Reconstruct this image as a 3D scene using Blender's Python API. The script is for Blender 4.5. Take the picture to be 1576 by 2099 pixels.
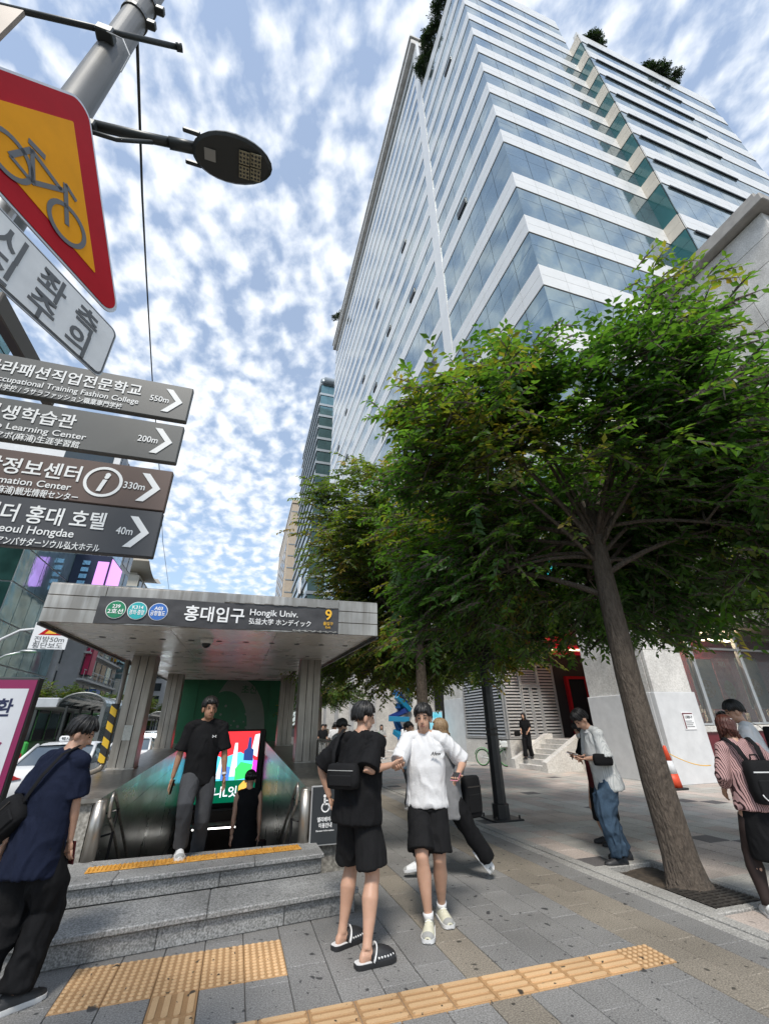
import bpy, math, random
import numpy as np
from mathutils import Vector, Matrix
R = math.radians
scene = bpy.context.scene
for _o in list(bpy.data.objects): bpy.data.objects.remove(_o)
# ------------------------------------------------------------------ camera
cam = bpy.data.cameras.new('camera'); camo = bpy.data.objects.new('camera', cam)
scene.collection.objects.link(camo)
cam.sensor_fit = 'HORIZONTAL'; cam.sensor_width = 36.0; cam.lens = 36.0*872/1576
cam.clip_start = 0.05; cam.clip_end = 6000
_x = Vector((0.95516467, -0.29572204, -0.01445463))
_y = Vector((0.12082012, 0.43388264, -0.89283165))
_z = Vector((0.27030161, 0.85105483, 0.45015854))
camo.matrix_world = Matrix(((_x.x, -_y.x, -_z.x, 0), (_x.y, -_y.y, -_z.y, 0), (_x.z, -_y.z, -_z.z, 1.6), (0, 0, 0, 1)))
scene.camera = camo
scene.view_settings.view_transform = 'Standard'; scene.view_settings.look = 'None'
scene.view_settings.gamma = 1.0; scene.view_settings.use_curve_mapping = False
scene.view_settings.exposure = 0.84
scene.cycles.max_bounces = 6; scene.cycles.diffuse_bounces = 3; scene.cycles.glossy_bounces = 3; scene.cycles.transmission_bounces = 4; scene.cycles.transparent_max_bounces = 4; scene.cycles.caustics_reflective = False; scene.cycles.caustics_refractive = False
SUN_AZ, SUN_EL = 203.0, 55.0       # compass style: clockwise from +Y
# ------------------------------------------------------------------ world: clear-sky model with a broken altocumulus deck
world = bpy.data.worlds.new('World'); scene.world = world; world.use_nodes = True
def build_world():
    nt = world.node_tree; nt.nodes.clear(); N = nt.nodes.new; L = nt.links.new
    out = N('ShaderNodeOutputWorld'); bg = N('ShaderNodeBackground'); bg.inputs[1].default_value = 0.10
    sky = N('ShaderNodeTexSky'); sky.sky_type = 'NISHITA'; sky.sun_disc = False
    sky.sun_elevation = R(SUN_EL); sky.sun_rotation = R(SUN_AZ); sky.air_density = 1.3; sky.dust_density = 0.6; sky.ozone_density = 2.0
    tc = N('ShaderNodeTexCoord'); sep = N('ShaderNodeSeparateXYZ'); L(tc.outputs['Generated'], sep.inputs[0])
    def M(op, a, b=None, clamp=False):
        m = N('ShaderNodeMath'); m.operation = op; m.use_clamp = clamp
        for i, v in enumerate((a, b)):
            if v is None: continue
            if isinstance(v, (int, float)): m.inputs[i].default_value = v
            else: L(v, m.inputs[i])
        return m.outputs[0]
    zz = M('ADD', M('MAXIMUM', sep.outputs[2], 0.0), 0.16)
    cv = N('ShaderNodeCombineXYZ'); L(M('DIVIDE', sep.outputs[0], zz), cv.inputs[0]); L(M('DIVIDE', sep.outputs[1], zz), cv.inputs[1])
    mp = N('ShaderNodeMapping'); L(cv.outputs[0], mp.inputs[0]); mp.inputs['Rotation'].default_value = (0, 0, R(28)); mp.inputs['Scale'].default_value = (1.0, 0.80, 1); mp.inputs['Location'].default_value = (3.1, 1.7, 0)
    def noise(sc, det, rough, dist=0.0, vec=None):
        n = N('ShaderNodeTexNoise'); n.inputs['Scale'].default_value = sc; n.inputs['Detail'].default_value = det
        n.inputs['Roughness'].default_value = rough; n.inputs['Distortion'].default_value = dist; L(vec or mp.outputs[0], n.inputs['Vector']); return n.outputs[0]
    big = noise(2.2, 3, 0.5); puff = noise(24.0, 4, 0.5, 0.15); fine = noise(60, 4, 0.6)
    vn = N('ShaderNodeTexVoronoi'); vn.feature = 'SMOOTH_F1'; vn.voronoi_dimensions = '2D'; vn.inputs['Scale'].default_value = 19.0; vn.inputs['Smoothness'].default_value = 0.75
    wv = N('ShaderNodeTexNoise'); wv.inputs['Scale'].default_value = 10.0; wv.inputs['Detail'].default_value = 3; L(mp.outputs[0], wv.inputs['Vector'])
    wa = N('ShaderNodeVectorMath'); wa.operation = 'MULTIPLY_ADD'; wa.inputs[1].default_value = (0.11, 0.11, 0); L(wv.outputs['Color'], wa.inputs[0]); L(mp.outputs[0], wa.inputs[2]); L(wa.outputs[0], vn.inputs['Vector'])
    cell = M('SUBTRACT', 0.75, vn.outputs['Distance'])
    f = M('ADD', M('ADD', M('ADD', M('MULTIPLY', puff, 0.62), M('MULTIPLY', big, 0.62)), M('MULTIPLY', fine, 0.20)), M('MULTIPLY', cell, 0.40))
    ramp = N('ShaderNodeMapRange'); ramp.interpolation_type = 'SMOOTHSTEP'
    ramp.inputs['From Min'].default_value = 0.52; ramp.inputs['From Max'].default_value = 1.10; L(f, ramp.inputs['Value'])
    cov = M('MAXIMUM', ramp.outputs[0], 0.30)
    # cloud body: white tops, thin bluish-grey where dense
    core = N('ShaderNodeMapRange'); core.inputs['From Min'].default_value = 0.80; core.inputs['From Max'].default_value = 1.12; L(f, core.inputs['Value'])
    cc = N('ShaderNodeMix'); cc.data_type = 'RGBA'; L(core.outputs[0], cc.inputs['Factor'])
    cc.inputs[6].default_value = (5.0, 5.5, 6.2, 1); cc.inputs[7].default_value = (6.7, 6.85, 7.1, 1)
    hz = N('ShaderNodeMapRange'); hz.inputs['From Min'].default_value = 0.0; hz.inputs['From Max'].default_value = 0.35
    hz.inputs['To Min'].default_value = 0.55; hz.inputs['To Max'].default_value = 0.0; L(sep.outputs[2], hz.inputs['Value'])
    cov2 = M('MAXIMUM', cov, hz.outputs[0])
    mx = N('ShaderNodeMix'); mx.data_type = 'RGBA'; L(cov2, mx.inputs['Factor']); tn = N('ShaderNodeVectorMath'); tn.operation = 'MULTIPLY'; tn.inputs[1].default_value = (0.92, 1.02, 1.08); L(sky.outputs[0], tn.inputs[0]); L(tn.outputs[0], mx.inputs[6]); L(cc.outputs[2], mx.inputs[7])
    L(mx.outputs[2], bg.inputs[0]); L(bg.outputs[0], out.inputs[0])
build_world()
sun = bpy.data.lights.new('sun', 'SUN'); sun.energy = 2.0; sun.angle = R(11); sun.color = (1.0, 0.95, 0.87)
suno = bpy.data.objects.new('sun', sun); scene.collection.objects.link(suno)
_d = Vector((-math.sin(R(SUN_AZ))*math.cos(R(SUN_EL)), -math.cos(R(SUN_AZ))*math.cos(R(SUN_EL)), -math.sin(R(SUN_EL))))
suno.rotation_euler = _d.to_track_quat('-Z', 'Y').to_euler(); suno.location = (0, 0, 60)

# ------------------------------------------------------------------ helpers
LINK = scene.collection.objects.link
TMP = bpy.data.scenes.new('scratch'); TMPV = TMP.view_layers[0]
rng = random.Random(7)
class MB:
    """collects polygons, then becomes ONE mesh object"""
    def __init__(s): s.v = []; s.f = []; s.m = []
    def add(s, vs, fs, mi=0):
        b = len(s.v); s.v += [tuple(p) for p in vs]; s.f += [tuple(b+i for i in f) for f in fs]; s.m += [mi]*len(fs); return s
    def box(s, x0, x1, y0, y1, z0, z1, mi=0, c=0.0, M=None):
        if x0 > x1: x0, x1 = x1, x0
        if y0 > y1: y0, y1 = y1, y0
        if z0 > z1: z0, z1 = z1, z0
        if c <= 0:
            v = [(x0,y0,z0),(x1,y0,z0),(x1,y1,z0),(x0,y1,z0),(x0,y0,z1),(x1,y0,z1),(x1,y1,z1),(x0,y1,z1)]
            f = [(3,2,1,0),(4,5,6,7),(0,1,5,4),(1,2,6,5),(2,3,7,6),(3,0,4,7)]
        else:
            c = min(c, (x1-x0)*.45, (y1-y0)*.45, (z1-z0)*.45); v = []; f = []; X = (x0, x1); Y = (y0, y1); Z = (z0, z1)
            idx = {}
            for i in (0, 1):
                for j in (0, 1):
                    for k in (0, 1):
                        px, py, pz = X[i], Y[j], Z[k]; ix = c if i == 0 else -c; iy = c if j == 0 else -c; iz = c if k == 0 else -c
                        for a, p in (('x', (px, py+iy, pz+iz)), ('y', (px+ix, py, pz+iz)), ('z', (px+ix, py+iy, pz))):
                            idx[i, j, k, a] = len(v); v.append(p)
            q = lambda *k: f.append(tuple(idx[t] for t in k))
            q((0,0,0,'x'),(0,0,1,'x'),(0,1,1,'x'),(0,1,0,'x')); q((1,0,0,'x'),(1,1,0,'x'),(1,1,1,'x'),(1,0,1,'x'))
            q((0,0,0,'y'),(1,0,0,'y'),(1,0,1,'y'),(0,0,1,'y')); q((0,1,0,'y'),(0,1,1,'y'),(1,1,1,'y'),(1,1,0,'y'))
            q((0,0,0,'z'),(0,1,0,'z'),(1,1,0,'z'),(1,0,0,'z')); q((0,0,1,'z'),(1,0,1,'z'),(1,1,1,'z'),(0,1,1,'z'))
            for a in (0, 1):
                for b in (0, 1):
                    q((0,a,b,'y'),(1,a,b,'y'),(1,a,b,'z'),(0,a,b,'z')) if (a+b) % 2 == 1 else q((0,a,b,'z'),(1,a,b,'z'),(1,a,b,'y'),(0,a,b,'y'))
                    q((a,0,b,'z'),(a,1,b,'z'),(a,1,b,'x'),(a,0,b,'x')) if (a+b) % 2 == 1 else q((a,0,b,'x'),(a,1,b,'x'),(a,1,b,'z'),(a,0,b,'z'))
                    q((a,b,0,'x'),(a,b,1,'x'),(a,b,1,'y'),(a,b,0,'y')) if (a+b) % 2 == 1 else q((a,b,0,'y'),(a,b,1,'y'),(a,b,1,'x'),(a,b,0,'x'))
                    for k in (0, 1):
                        t = [(a,b,k,'x'),(a,b,k,'y'),(a,b,k,'z')]
                        q(*(t if (a+b+k) % 2 == 1 else t[::-1]))
        if M is not None: v = [M @ Vector(p) for p in v]
        return s.add(v, f, mi)
    def tube(s, pts, rad, seg=10, mi=0, caps=True, sx=None, flat=1.0):
        """swept tube; rad number or list; sx = reference side vector, flat = squash of the other axis"""
        P = [Vector(p) for p in pts]; n = len(P)
        if not isinstance(rad, (list, tuple)): rad = [rad]*n
        v = []; f = []; prev = None
        for i in range(n):
            t = (P[min(i+1, n-1)]-P[max(i-1, 0)])
            t = t.normalized() if t.length > 1e-9 else Vector((0, 0, 1))
            ref = Vector(sx) if sx is not None else (prev if prev is not None else (Vector((1, 0, 0)) if abs(t.x) < .9 else Vector((0, 1, 0))))
            a = ref - t*ref.dot(t)
            if a.length < 1e-5: a = t.orthogonal()
            a.normalize(); b = t.cross(a); prev = a
            r = rad[i]; ra, rb = (r if isinstance(r, (tuple, list)) else (r, r*flat))
            for k in range(seg):
                an = 2*math.pi*k/seg; v.append(P[i] + a*(ra*math.cos(an)) + b*(rb*math.sin(an)))
        for i in range(n-1):
            for k in range(seg):
                k2 = (k+1) % seg; f.append((i*seg+k, i*seg+k2, (i+1)*seg+k2, (i+1)*seg+k))
        if caps: f.append(tuple(range(seg))[::-1]); f.append(tuple((n-1)*seg+k for k in range(seg)))
        return s.add(v, f, mi)
    def ell(s, c, r, seg=14, rings=9, mi=0, M=None):
        v = []; f = []; c = Vector(c)
        for i in range(rings+1):
            th = math.pi*i/rings
            for k in range(seg):
                an = 2*math.pi*k/seg; p = Vector((r[0]*math.sin(th)*math.cos(an), r[1]*math.sin(th)*math.sin(an), r[2]*math.cos(th)))
                v.append(c + (M @ p if M is not None else p))
        for i in range(rings):
            for k in range(seg):
                k2 = (k+1) % seg; f.append((i*seg+k, (i+1)*seg+k, (i+1)*seg+k2, i*seg+k2))
        return s.add(v, f, mi)
    def prism(s, poly, o, u, w, d, mi=0):
        """polygon (list of 2d) in plane origin o, axes u,w, extruded by vector d"""
        o, u, w, d = Vector(o), Vector(u), Vector(w), Vector(d); n = len(poly)
        if u.cross(w).dot(d) < 0: poly = poly[::-1]
        a = [o+u*p[0]+w*p[1] for p in poly]; b = [p+d for p in a]
        f = [tuple(range(n))[::-1], tuple(range(n, 2*n))]+[(i, (i+1) % n, n+(i+1) % n, n+i) for i in range(n)]
        return s.add(a+b, f, mi)
    def build(s, name, mat, parent=None, smooth=False):
        me = bpy.data.meshes.new(name); me.from_pydata(s.v, [], s.f); me.update()
        for m in (mat if isinstance(mat, (list, tuple)) else [mat]): me.materials.append(m)
        if any(s.m): me.polygons.foreach_set('material_index', s.m)
        if smooth: me.polygons.foreach_set('use_smooth', [True]*len(s.f))
        o = bpy.data.objects.new(name, me); LINK(o); setp(o, parent)
        return o
WC = {}
def setp(o, parent):
    if parent is None: return
    o.parent = parent
    if parent.name in WC: o.matrix_parent_inverse = WC[parent.name]
def mesh_of(mb, name, mat, smooth=False):
    o = mb.build(name, mat, None, smooth); me = o.data; bpy.data.objects.remove(o); return me
def piece(name, me, parent, loc=(0, 0, 0), rot=(0, 0, 0), sc=None):
    o = bpy.data.objects.new(name, me); LINK(o); setp(o, parent); o.location = loc; o.rotation_euler = rot
    if sc is not None: o.scale = sc
    return o
def tag(o, label=None, cat=None, group=None, kind=None):
    if label: o['label'] = label
    if cat: o['category'] = cat
    if group: o['group'] = group
    if kind: o['kind'] = kind
    return o
def thing(name, label, cat, loc=(0, 0, 0), rz=0.0, group=None, wc=False):
    o = bpy.data.objects.new(name, None); LINK(o); o.location = loc; o.rotation_euler = (0, 0, rz); o.empty_display_size = .1
    if wc: WC[o.name] = (Matrix.Translation(loc) @ Matrix.Rotation(rz, 4, 'Z')).inverted()
    return tag(o, label, cat, group)
def arc(cx, cy, rx, ry, a0, a1, n): return [(cx+rx*math.cos(R(a0+(a1-a0)*i/n)), cy+ry*math.sin(R(a0+(a1-a0)*i/n))) for i in range(n+1)]
def rrect(x0, x1, y0, y1, r, n=5):
    return arc(x1-r, y1-r, r, r, 0, 90, n)+arc(x0+r, y1-r, r, r, 90, 180, n)+arc(x0+r, y0+r, r, r, 180, 270, n)+arc(x1-r, y0+r, r, r, 270, 360, n)
def text(name, body, size, mat, parent, o, u, w, n, bold=0.0, align='LEFT', wid=None, ext=0.0015, skew=0.0):
    """lettering mesh: o = baseline origin, u = reading direction, w = up, n = outward normal; wid = forced width"""
    cu = bpy.data.curves.new(name, 'FONT'); cu.body = body; cu.size = size; cu.offset = bold; cu.extrude = ext; cu.resolution_u = 3; cu.shear = skew
    to = bpy.data.objects.new(name, cu); TMP.collection.objects.link(to); TMPV.update()
    me = bpy.data.meshes.new_from_object(to.evaluated_get(TMPV.depsgraph))
    bpy.data.objects.remove(to); bpy.data.curves.remove(cu)
    k = len(me.vertices); co = np.zeros(k*3); me.vertices.foreach_get('co', co); co = co.reshape(-1, 3)
    w0, w1 = (co[:, 0].min(), co[:, 0].max()) if k else (0, 1)
    co[:, 0] -= w0; W = w1-w0
    if wid: co[:, 0] *= wid/W; W = wid
    if align == 'CENTER': co[:, 0] -= W/2
    if align == 'RIGHT': co[:, 0] -= W
    o, u, w, n = (np.array(q, float) for q in (o, u, w, n))
    P = o + co[:, :1]*u + co[:, 1:2]*w + co[:, 2:]*n
    me.vertices.foreach_set('co', P.ravel()); me.update(); me.materials.clear(); me.materials.append(mat); me.name = name
    ob = bpy.data.objects.new(name, me); LINK(ob); setp(ob, parent)
    return ob
# ------------------------------------------------------------------ materials
MATS = {}
def pm(name, col, rough=0.6, metal=0.0, var=0.0, vs=6.0, bump=0.0, bs=60.0, spec=0.5, col2=None, det=4, stretch=None, alpha=None, emit=None, es=0.0, rv=0.0, obj=False):
    """principled material with large soft variation (col..col2) and fine relief"""
    m = bpy.data.materials.new(name); m.use_nodes = True; nt = m.node_tree; b = nt.nodes['Principled BSDF']; N = nt.nodes.new; L = nt.links.new
    b.inputs['Roughness'].default_value = rough; b.inputs['Metallic'].default_value = metal; b.inputs['Specular IOR Level'].default_value = spec
    c4 = (*col, 1); b.inputs['Base Color'].default_value = c4
    if var or col2 or bump or rv:
        tc = N('ShaderNodeTexCoord'); mp = N('ShaderNodeMapping'); L(tc.outputs['Object'] if obj else N('ShaderNodeNewGeometry').outputs['Position'], mp.inputs[0])
        if stretch: mp.inputs['Scale'].default_value = stretch
    if var or col2 or rv:
        n = N('ShaderNodeTexNoise'); n.inputs['Scale'].default_value = vs; n.inputs['Detail'].default_value = det; n.inputs['Roughness'].default_value = .6; L(mp.outputs[0], n.inputs['Vector'])
        r = N('ShaderNodeMapRange'); r.inputs['From Min'].default_value = .28; r.inputs['From Max'].default_value = .72; L(n.outputs[0], r.inputs[0])
    if var or col2:
        mx = N('ShaderNodeMix'); mx.data_type = 'RGBA'; L(r.outputs[0], mx.inputs[0])
        mx.inputs[6].default_value = (*[c*(1-var) for c in col], 1); mx.inputs[7].default_value = (*(col2 or [min(1, c*(1+var)) for c in col]), 1)
        L(mx.outputs[2], b.inputs['Base Color'])
    if rv:
        rr = N('ShaderNodeMapRange'); L(r.outputs[0], rr.inputs[0]); rr.inputs['To Min'].default_value = max(.02, rough-rv); rr.inputs['To Max'].default_value = min(1, rough+rv); L(rr.outputs[0], b.inputs['Roughness'])
    if bump:
        n2 = N('ShaderNodeTexNoise'); n2.inputs['Scale'].default_value = bs; n2.inputs['Detail'].default_value = 3; L(mp.outputs[0], n2.inputs['Vector'])
        bp = N('ShaderNodeBump'); bp.inputs['Strength'].default_value = bump; bp.inputs['Distance'].default_value = .01; L(n2.outputs[0], bp.inputs['Height']); L(bp.outputs[0], b.inputs['Normal'])
    if emit: b.inputs['Emission Color'].default_value = (*emit, 1); b.inputs['Emission Strength'].default_value = es
    MATS[name] = m; return m
def granite(name, base, dark, light, sc=180.0, rough=.7, stain=0.0, stc=(.05, .05, .05), big=.12):
    """speckled stone: crystal noise, cloudy soiling, dark gum spots with a shape of their own"""
    m = pm(name, base, rough, bump=.15, bs=250); nt = m.node_tree; N = nt.nodes.new; L = nt.links.new; b = nt.nodes['Principled BSDF']
    pos = N('ShaderNodeNewGeometry').outputs['Position']
    def noise(s, d=2):
        n = N('ShaderNodeTexNoise'); n.inputs['Scale'].default_value = s; n.inputs['Detail'].default_value = d; L(pos, n.inputs['Vector']); return n.outputs[0]
    cr = N('ShaderNodeValToRGB'); e = cr.color_ramp.elements
    e[0].position = .32; e[0].color = (*dark, 1); e[1].position = .66; e[1].color = (*light, 1); x = e.new(.5); x.color = (*base, 1)
    L(noise(sc, 3), cr.inputs[0])
    mr = N('ShaderNodeMapRange'); mr.inputs['From Min'].default_value = .3; mr.inputs['From Max'].default_value = .7; mr.inputs['To Min'].default_value = 1-big*1.6; mr.inputs['To Max'].default_value = 1+big; L(noise(1.3, 6), mr.inputs[0])
    oi = N('ShaderNodeObjectInfo'); ov = N('ShaderNodeMapRange'); ov.inputs['To Min'].default_value = .90; ov.inputs['To Max'].default_value = 1.08; L(oi.outputs['Random'], ov.inputs[0])
    mm = N('ShaderNodeMath'); mm.operation = 'MULTIPLY'; L(mr.outputs[0], mm.inputs[0]); L(ov.outputs[0], mm.inputs[1])
    sc1 = N('ShaderNodeVectorMath'); sc1.operation = 'SCALE'; L(cr.outputs[0], sc1.inputs[0]); L(mm.outputs[0], sc1.inputs['Scale'])
    last = sc1.outputs[0]
    if stain:
        for s, th in ((3.4, .085), (1.9, .065), (7.0, .085)):
            dn = N('ShaderNodeTexNoise'); dn.inputs['Scale'].default_value = 9; L(pos, dn.inputs['Vector'])
            dv = N('ShaderNodeVectorMath'); dv.operation = 'MULTIPLY_ADD'; L(dn.outputs['Color'], dv.inputs[0]); dv.inputs[1].default_value = (.11, .11, .0); L(pos, dv.inputs[2])
            vo = N('ShaderNodeTexVoronoi'); vo.voronoi_dimensions = '2D'; vo.inputs['Scale'].default_value = s; L(dv.outputs[0], vo.inputs['Vector'])
            sp = N('ShaderNodeSeparateColor'); L(vo.outputs['Color'], sp.inputs[0])
            t = N('ShaderNodeMath'); t.operation = 'MULTIPLY'; L(sp.outputs[0], t.inputs[0]); t.inputs[1].default_value = th
            lt = N('ShaderNodeMapRange'); L(vo.outputs['Distance'], lt.inputs[0]); lt.inputs['To Min'].default_value = stain; lt.inputs['To Max'].default_value = 0
            L(t.outputs[0], lt.inputs['From Max']); fm = N('ShaderNodeMath'); fm.operation = 'MULTIPLY'; L(t.outputs[0], fm.inputs[0]); fm.inputs[1].default_value = .65; L(fm.outputs[0], lt.inputs['From Min'])
            mx = N('ShaderNodeMix'); mx.data_type = 'RGBA'; L(lt.outputs[0], mx.inputs[0]); L(last, mx.inputs[6]); mx.inputs[7].default_value = (*stc, 1); last = mx.outputs[2]
    L(last, b.inputs['Base Color']); return m
def streaked(name, col, rough=.35, metal=1.0, dirt=(.10, .09, .075), amt=.5):
    """weathered brushed metal: fine vertical brushing, run-off streaks and blotches"""
    m = pm(name, col, rough, metal); nt = m.node_tree; N = nt.nodes.new; L = nt.links.new; b = nt.nodes['Principled BSDF']; pos = N('ShaderNodeNewGeometry').outputs['Position']
    def noise(scale, d):
        mp = N('ShaderNodeMapping'); mp.inputs['Scale'].default_value = scale; L(pos, mp.inputs[0]); n = N('ShaderNodeTexNoise'); n.inputs['Scale'].default_value = 1; n.inputs['Detail'].default_value = d; L(mp.outputs[0], n.inputs['Vector']); return n.outputs[0]
    a = noise((14, 14, 1.2), 5); c = noise((1.6, 1.6, 1.6), 5)
    s = N('ShaderNodeMath'); s.operation = 'MULTIPLY'; L(a, s.inputs[0]); L(c, s.inputs[1])
    r = N('ShaderNodeMapRange'); r.inputs['From Min'].default_value = .17; r.inputs['From Max'].default_value = .36; r.inputs['To Min'].default_value = amt; r.inputs['To Max'].default_value = 0; L(s.outputs[0], r.inputs[0])
    mx = N('ShaderNodeMix'); mx.data_type = 'RGBA'; L(r.outputs[0], mx.inputs[0]); mx.inputs[6].default_value = (*col, 1); mx.inputs[7].default_value = (*dirt, 1); L(mx.outputs[2], b.inputs['Base Color'])
    rr = N('ShaderNodeMapRange'); L(c, rr.inputs[0]); rr.inputs['To Min'].default_value = rough-.12; rr.inputs['To Max'].default_value = rough+.2; L(rr.outputs[0], b.inputs['Roughness'])
    bp = N('ShaderNodeBump'); bp.inputs['Strength'].default_value = .12; bp.inputs['Distance'].default_value = .01; L(noise((3, 3, 3), 3), bp.inputs['Height']); L(bp.outputs[0], b.inputs['Normal'])
    return m
def glassy(name, col, rough=.04, metal=.75, wav=.02, var=.15):
    """coated curtain-wall glass: mirrors the sky, slightly wavy"""
    m = pm(name, col, rough, metal, var=var, vs=.35, det=2); nt = m.node_tree; N = nt.nodes.new; L = nt.links.new; b = nt.nodes['Principled BSDF']
    n = N('ShaderNodeTexNoise'); n.inputs['Scale'].default_value = .7; n.inputs['Detail'].default_value = 2; L(N('ShaderNodeNewGeometry').outputs['Position'], n.inputs['Vector'])
    bp = N('ShaderNodeBump'); bp.inputs['Strength'].default_value = wav; bp.inputs['Distance'].default_value = 1.0; L(n.outputs[0], bp.inputs['Height']); L(bp.outputs[0], b.inputs['Normal'])
    return m
# ================================================================== GROUND
m_side = granite('granite_grey', (.205, .200, .193), (.125, .122, .118), (.30, .294, .285), 95, .72, stain=.85, stc=(.022, .022, .024))
m_tan = granite('granite_tan', (.225, .197, .16), (.13, .113, .09), (.335, .295, .24), 95, .75, stain=.85, stc=(.03, .027, .022))
m_plaza = [granite('plaza_stone_pink', (.47, .40, .355), (.35, .29, .25), (.59, .51, .46), 60, .7, big=.14, stain=.5, stc=(.10, .095, .09)),
           granite('plaza_stone_grey', (.47, .445, .405), (.36, .34, .305), (.58, .55, .50), 60, .7, big=.14, stain=.5, stc=(.10, .095, .09)),
           granite('plaza_stone_dark', (.105, .098, .098), (.06, .056, .056), (.16, .15, .15), 70, .7)]
m_joint = pm('joint_sand', (.085, .08, .074), .95, var=.3, vs=20)
m_kerb = granite('kerb_granite', (.33, .32, .30), (.20, .195, .185), (.46, .445, .42), 70, .75, big=.2)
m_asph = granite('asphalt', (.085, .083, .08), (.05, .05, .05), (.16, .155, .15), 60, .85, big=.2)
m_soil = pm('soil', (.045, .034, .025), .95, var=.5, vs=14, bump=.8, bs=50, col2=(.085, .064, .045))
HX0, HX1, HY0, HY1 = -1.36, 0.95, 6.30, 24.0          # stairwell opening
def sheet(mb, x0, x1, y0, y1, z, hole=True):
    rs = [(x0, x1, y0, y1)]
    if hole and x0 < HX0 and x1 > HX1: rs = [(x0, x1, y0, HY0), (x0, x1, HY1, y1), (x0, HX0, HY0, HY1), (HX1, x1, HY0, HY1)]
    for a, b, c, d in rs: mb.add([(a, c, z), (b, c, z), (b, d, z), (a, d, z)], [(0, 1, 2, 3)])
g = MB(); sheet(g, -1500, 1500, -1500, 2500, -.20); tag(g.build('ground', m_asph), kind='structure')
g = MB(); sheet(g, -46, -2.95, -60, 900, -.15, False); road = tag(g.build('road', m_asph), kind='structure')
m_line = pm('road_paint_white', (.72, .72, .70), .7, var=.15, vs=9); m_ylw = pm('road_paint_yellow', (.75, .50, .08), .7, var=.15, vs=9)
for i in range(12):
    l = MB(); l.box(-6.35, -6.22, 6+i*8, 9+i*8, -.149, -.1455); l.build('lane_dash', m_line, road)
l = MB(); l.box(-3.45, -3.32, -10, 160, -.149, -.1455); l.build('edge_line', m_ylw, road)
l = MB(); l.box(-9.4, -9.25, 5, 200, -.149, -.1455); l.build('lane_line', m_line, road)
# sidewalk: bedding plus single setts
g = MB(); sheet(g, -2.78, 4.16, -14, 170, -.014); side = tag(g.build('sidewalk', m_joint), kind='structure')
def slab(w, l, t=.05, c=.004):
    mb = MB(); mb.box(-w/2, w/2, -l/2, l/2, -t, 0, c=c); return mb
me_s = mesh_of(slab(.294, .594), 'paver', m_side); me_t = mesh_of(slab(.294, .594), 'paver_tan', m_tan)
far = MB(); fart = MB()
ncol = 23
for i in range(-10, 14):
    x = .42+.30*i
    tan = abs(x-1.92) < .05 or abs(x-3.42) < .05 or abs(x-3.72) < .05
    for j in range(-6, 70):
        y = 3.19+.60*j+(.30 if i % 2 else 0)+(.0 if i % 3 else .11)
        if HX0-.70 < x < HX1+.15 and 6.0 < y < HY1: continue
        if x > 4.10 or x < -2.7: continue
        dz = rng.uniform(-.0012, .0012)
        if 2.3 < y < 8.6 and x > -1.7:
            piece('paver', me_t if tan else me_s, side, (x, y, dz), (rng.uniform(-.0015, .0015), rng.uniform(-.0015, .0015), rng.uniform(-.002, .002)))
        else: (fart if tan else far).box(x-.1475, x+.1475, y-.2975, y+.2975, -.03, dz, c=0)
tag(far.build('far_pavers', m_side, side), kind='stuff'); tag(fart.build('far_tan_pavers', m_tan, side), kind='stuff')
# tactile paving
def rubber(name, c0, c1):
    m = pm(name, c0, .65, var=.2, vs=7, bump=.2, bs=120, col2=c1); return m
m_tac = granite('tactile_orange', (.40, .235, .11), (.33, .19, .085), (.47, .285, .135), 160, .75, stain=.95, stc=(.03, .025, .02), big=.16)
m_tac_lit = granite('tactile_lit_tops', (.60, .395, .215), (.53, .34, .175), (.67, .455, .255), 160, .65, stain=.95, stc=(.03, .025, .02), big=.14)  # paler dots and bars over darker tile: light on the relief put into colour
def dot_tile():
    mb = MB(); mb.box(-.1485, .1485, -.1485, .1485, -.03, .0055, c=.003)
    for a in range(6):
        for b in range(6):
            x, y = -.125+.05*a, -.125+.05*b
            mb.tube([(x, y, .005), (x, y, .010), (x, y, .0125)], [.0180, .0165, .011], 8, mi=1)
    return mb
def bar_tile():
    mb = MB(); mb.box(-.1485, .1485, -.1485, .1485, -.03, .0055, c=.003)
    for a in range(4):
        y = -.1125+.075*a
        mb.prism(rrect(-.135, .135, y-.019, y+.019, .0188, 4), (0, 0, .005), (1, 0, 0), (0, 1, 0), (0, 0, .0075), mi=1)
    return mb
me_dot = mesh_of(dot_tile(), 'tactile_dot_tile', [m_tac, m_tac_lit]); me_bar = mesh_of(bar_tile(), 'tactile_bar_tile', [m_tac, m_tac_lit])
for i in range(5):
    for j in range(2): piece('tactile_dot_tile', me_dot, side, (-.78+.30*i, 4.43+.30*j, 0), (0, 0, R(90*rng.randrange(4))))
for j in range(7): piece('tactile_bar_tile', me_bar, side, (-.18, 4.13-.30*j, 0), (0, 0, R(90)))
for i in range(13): piece('tactile_bar_tile', me_bar, side, (2.89-.30*i, 3.65, .0), (0, 0, 0))
piece('tactile_dot_tile', me_dot, side, (3.19, 3.65, 0))
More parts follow.
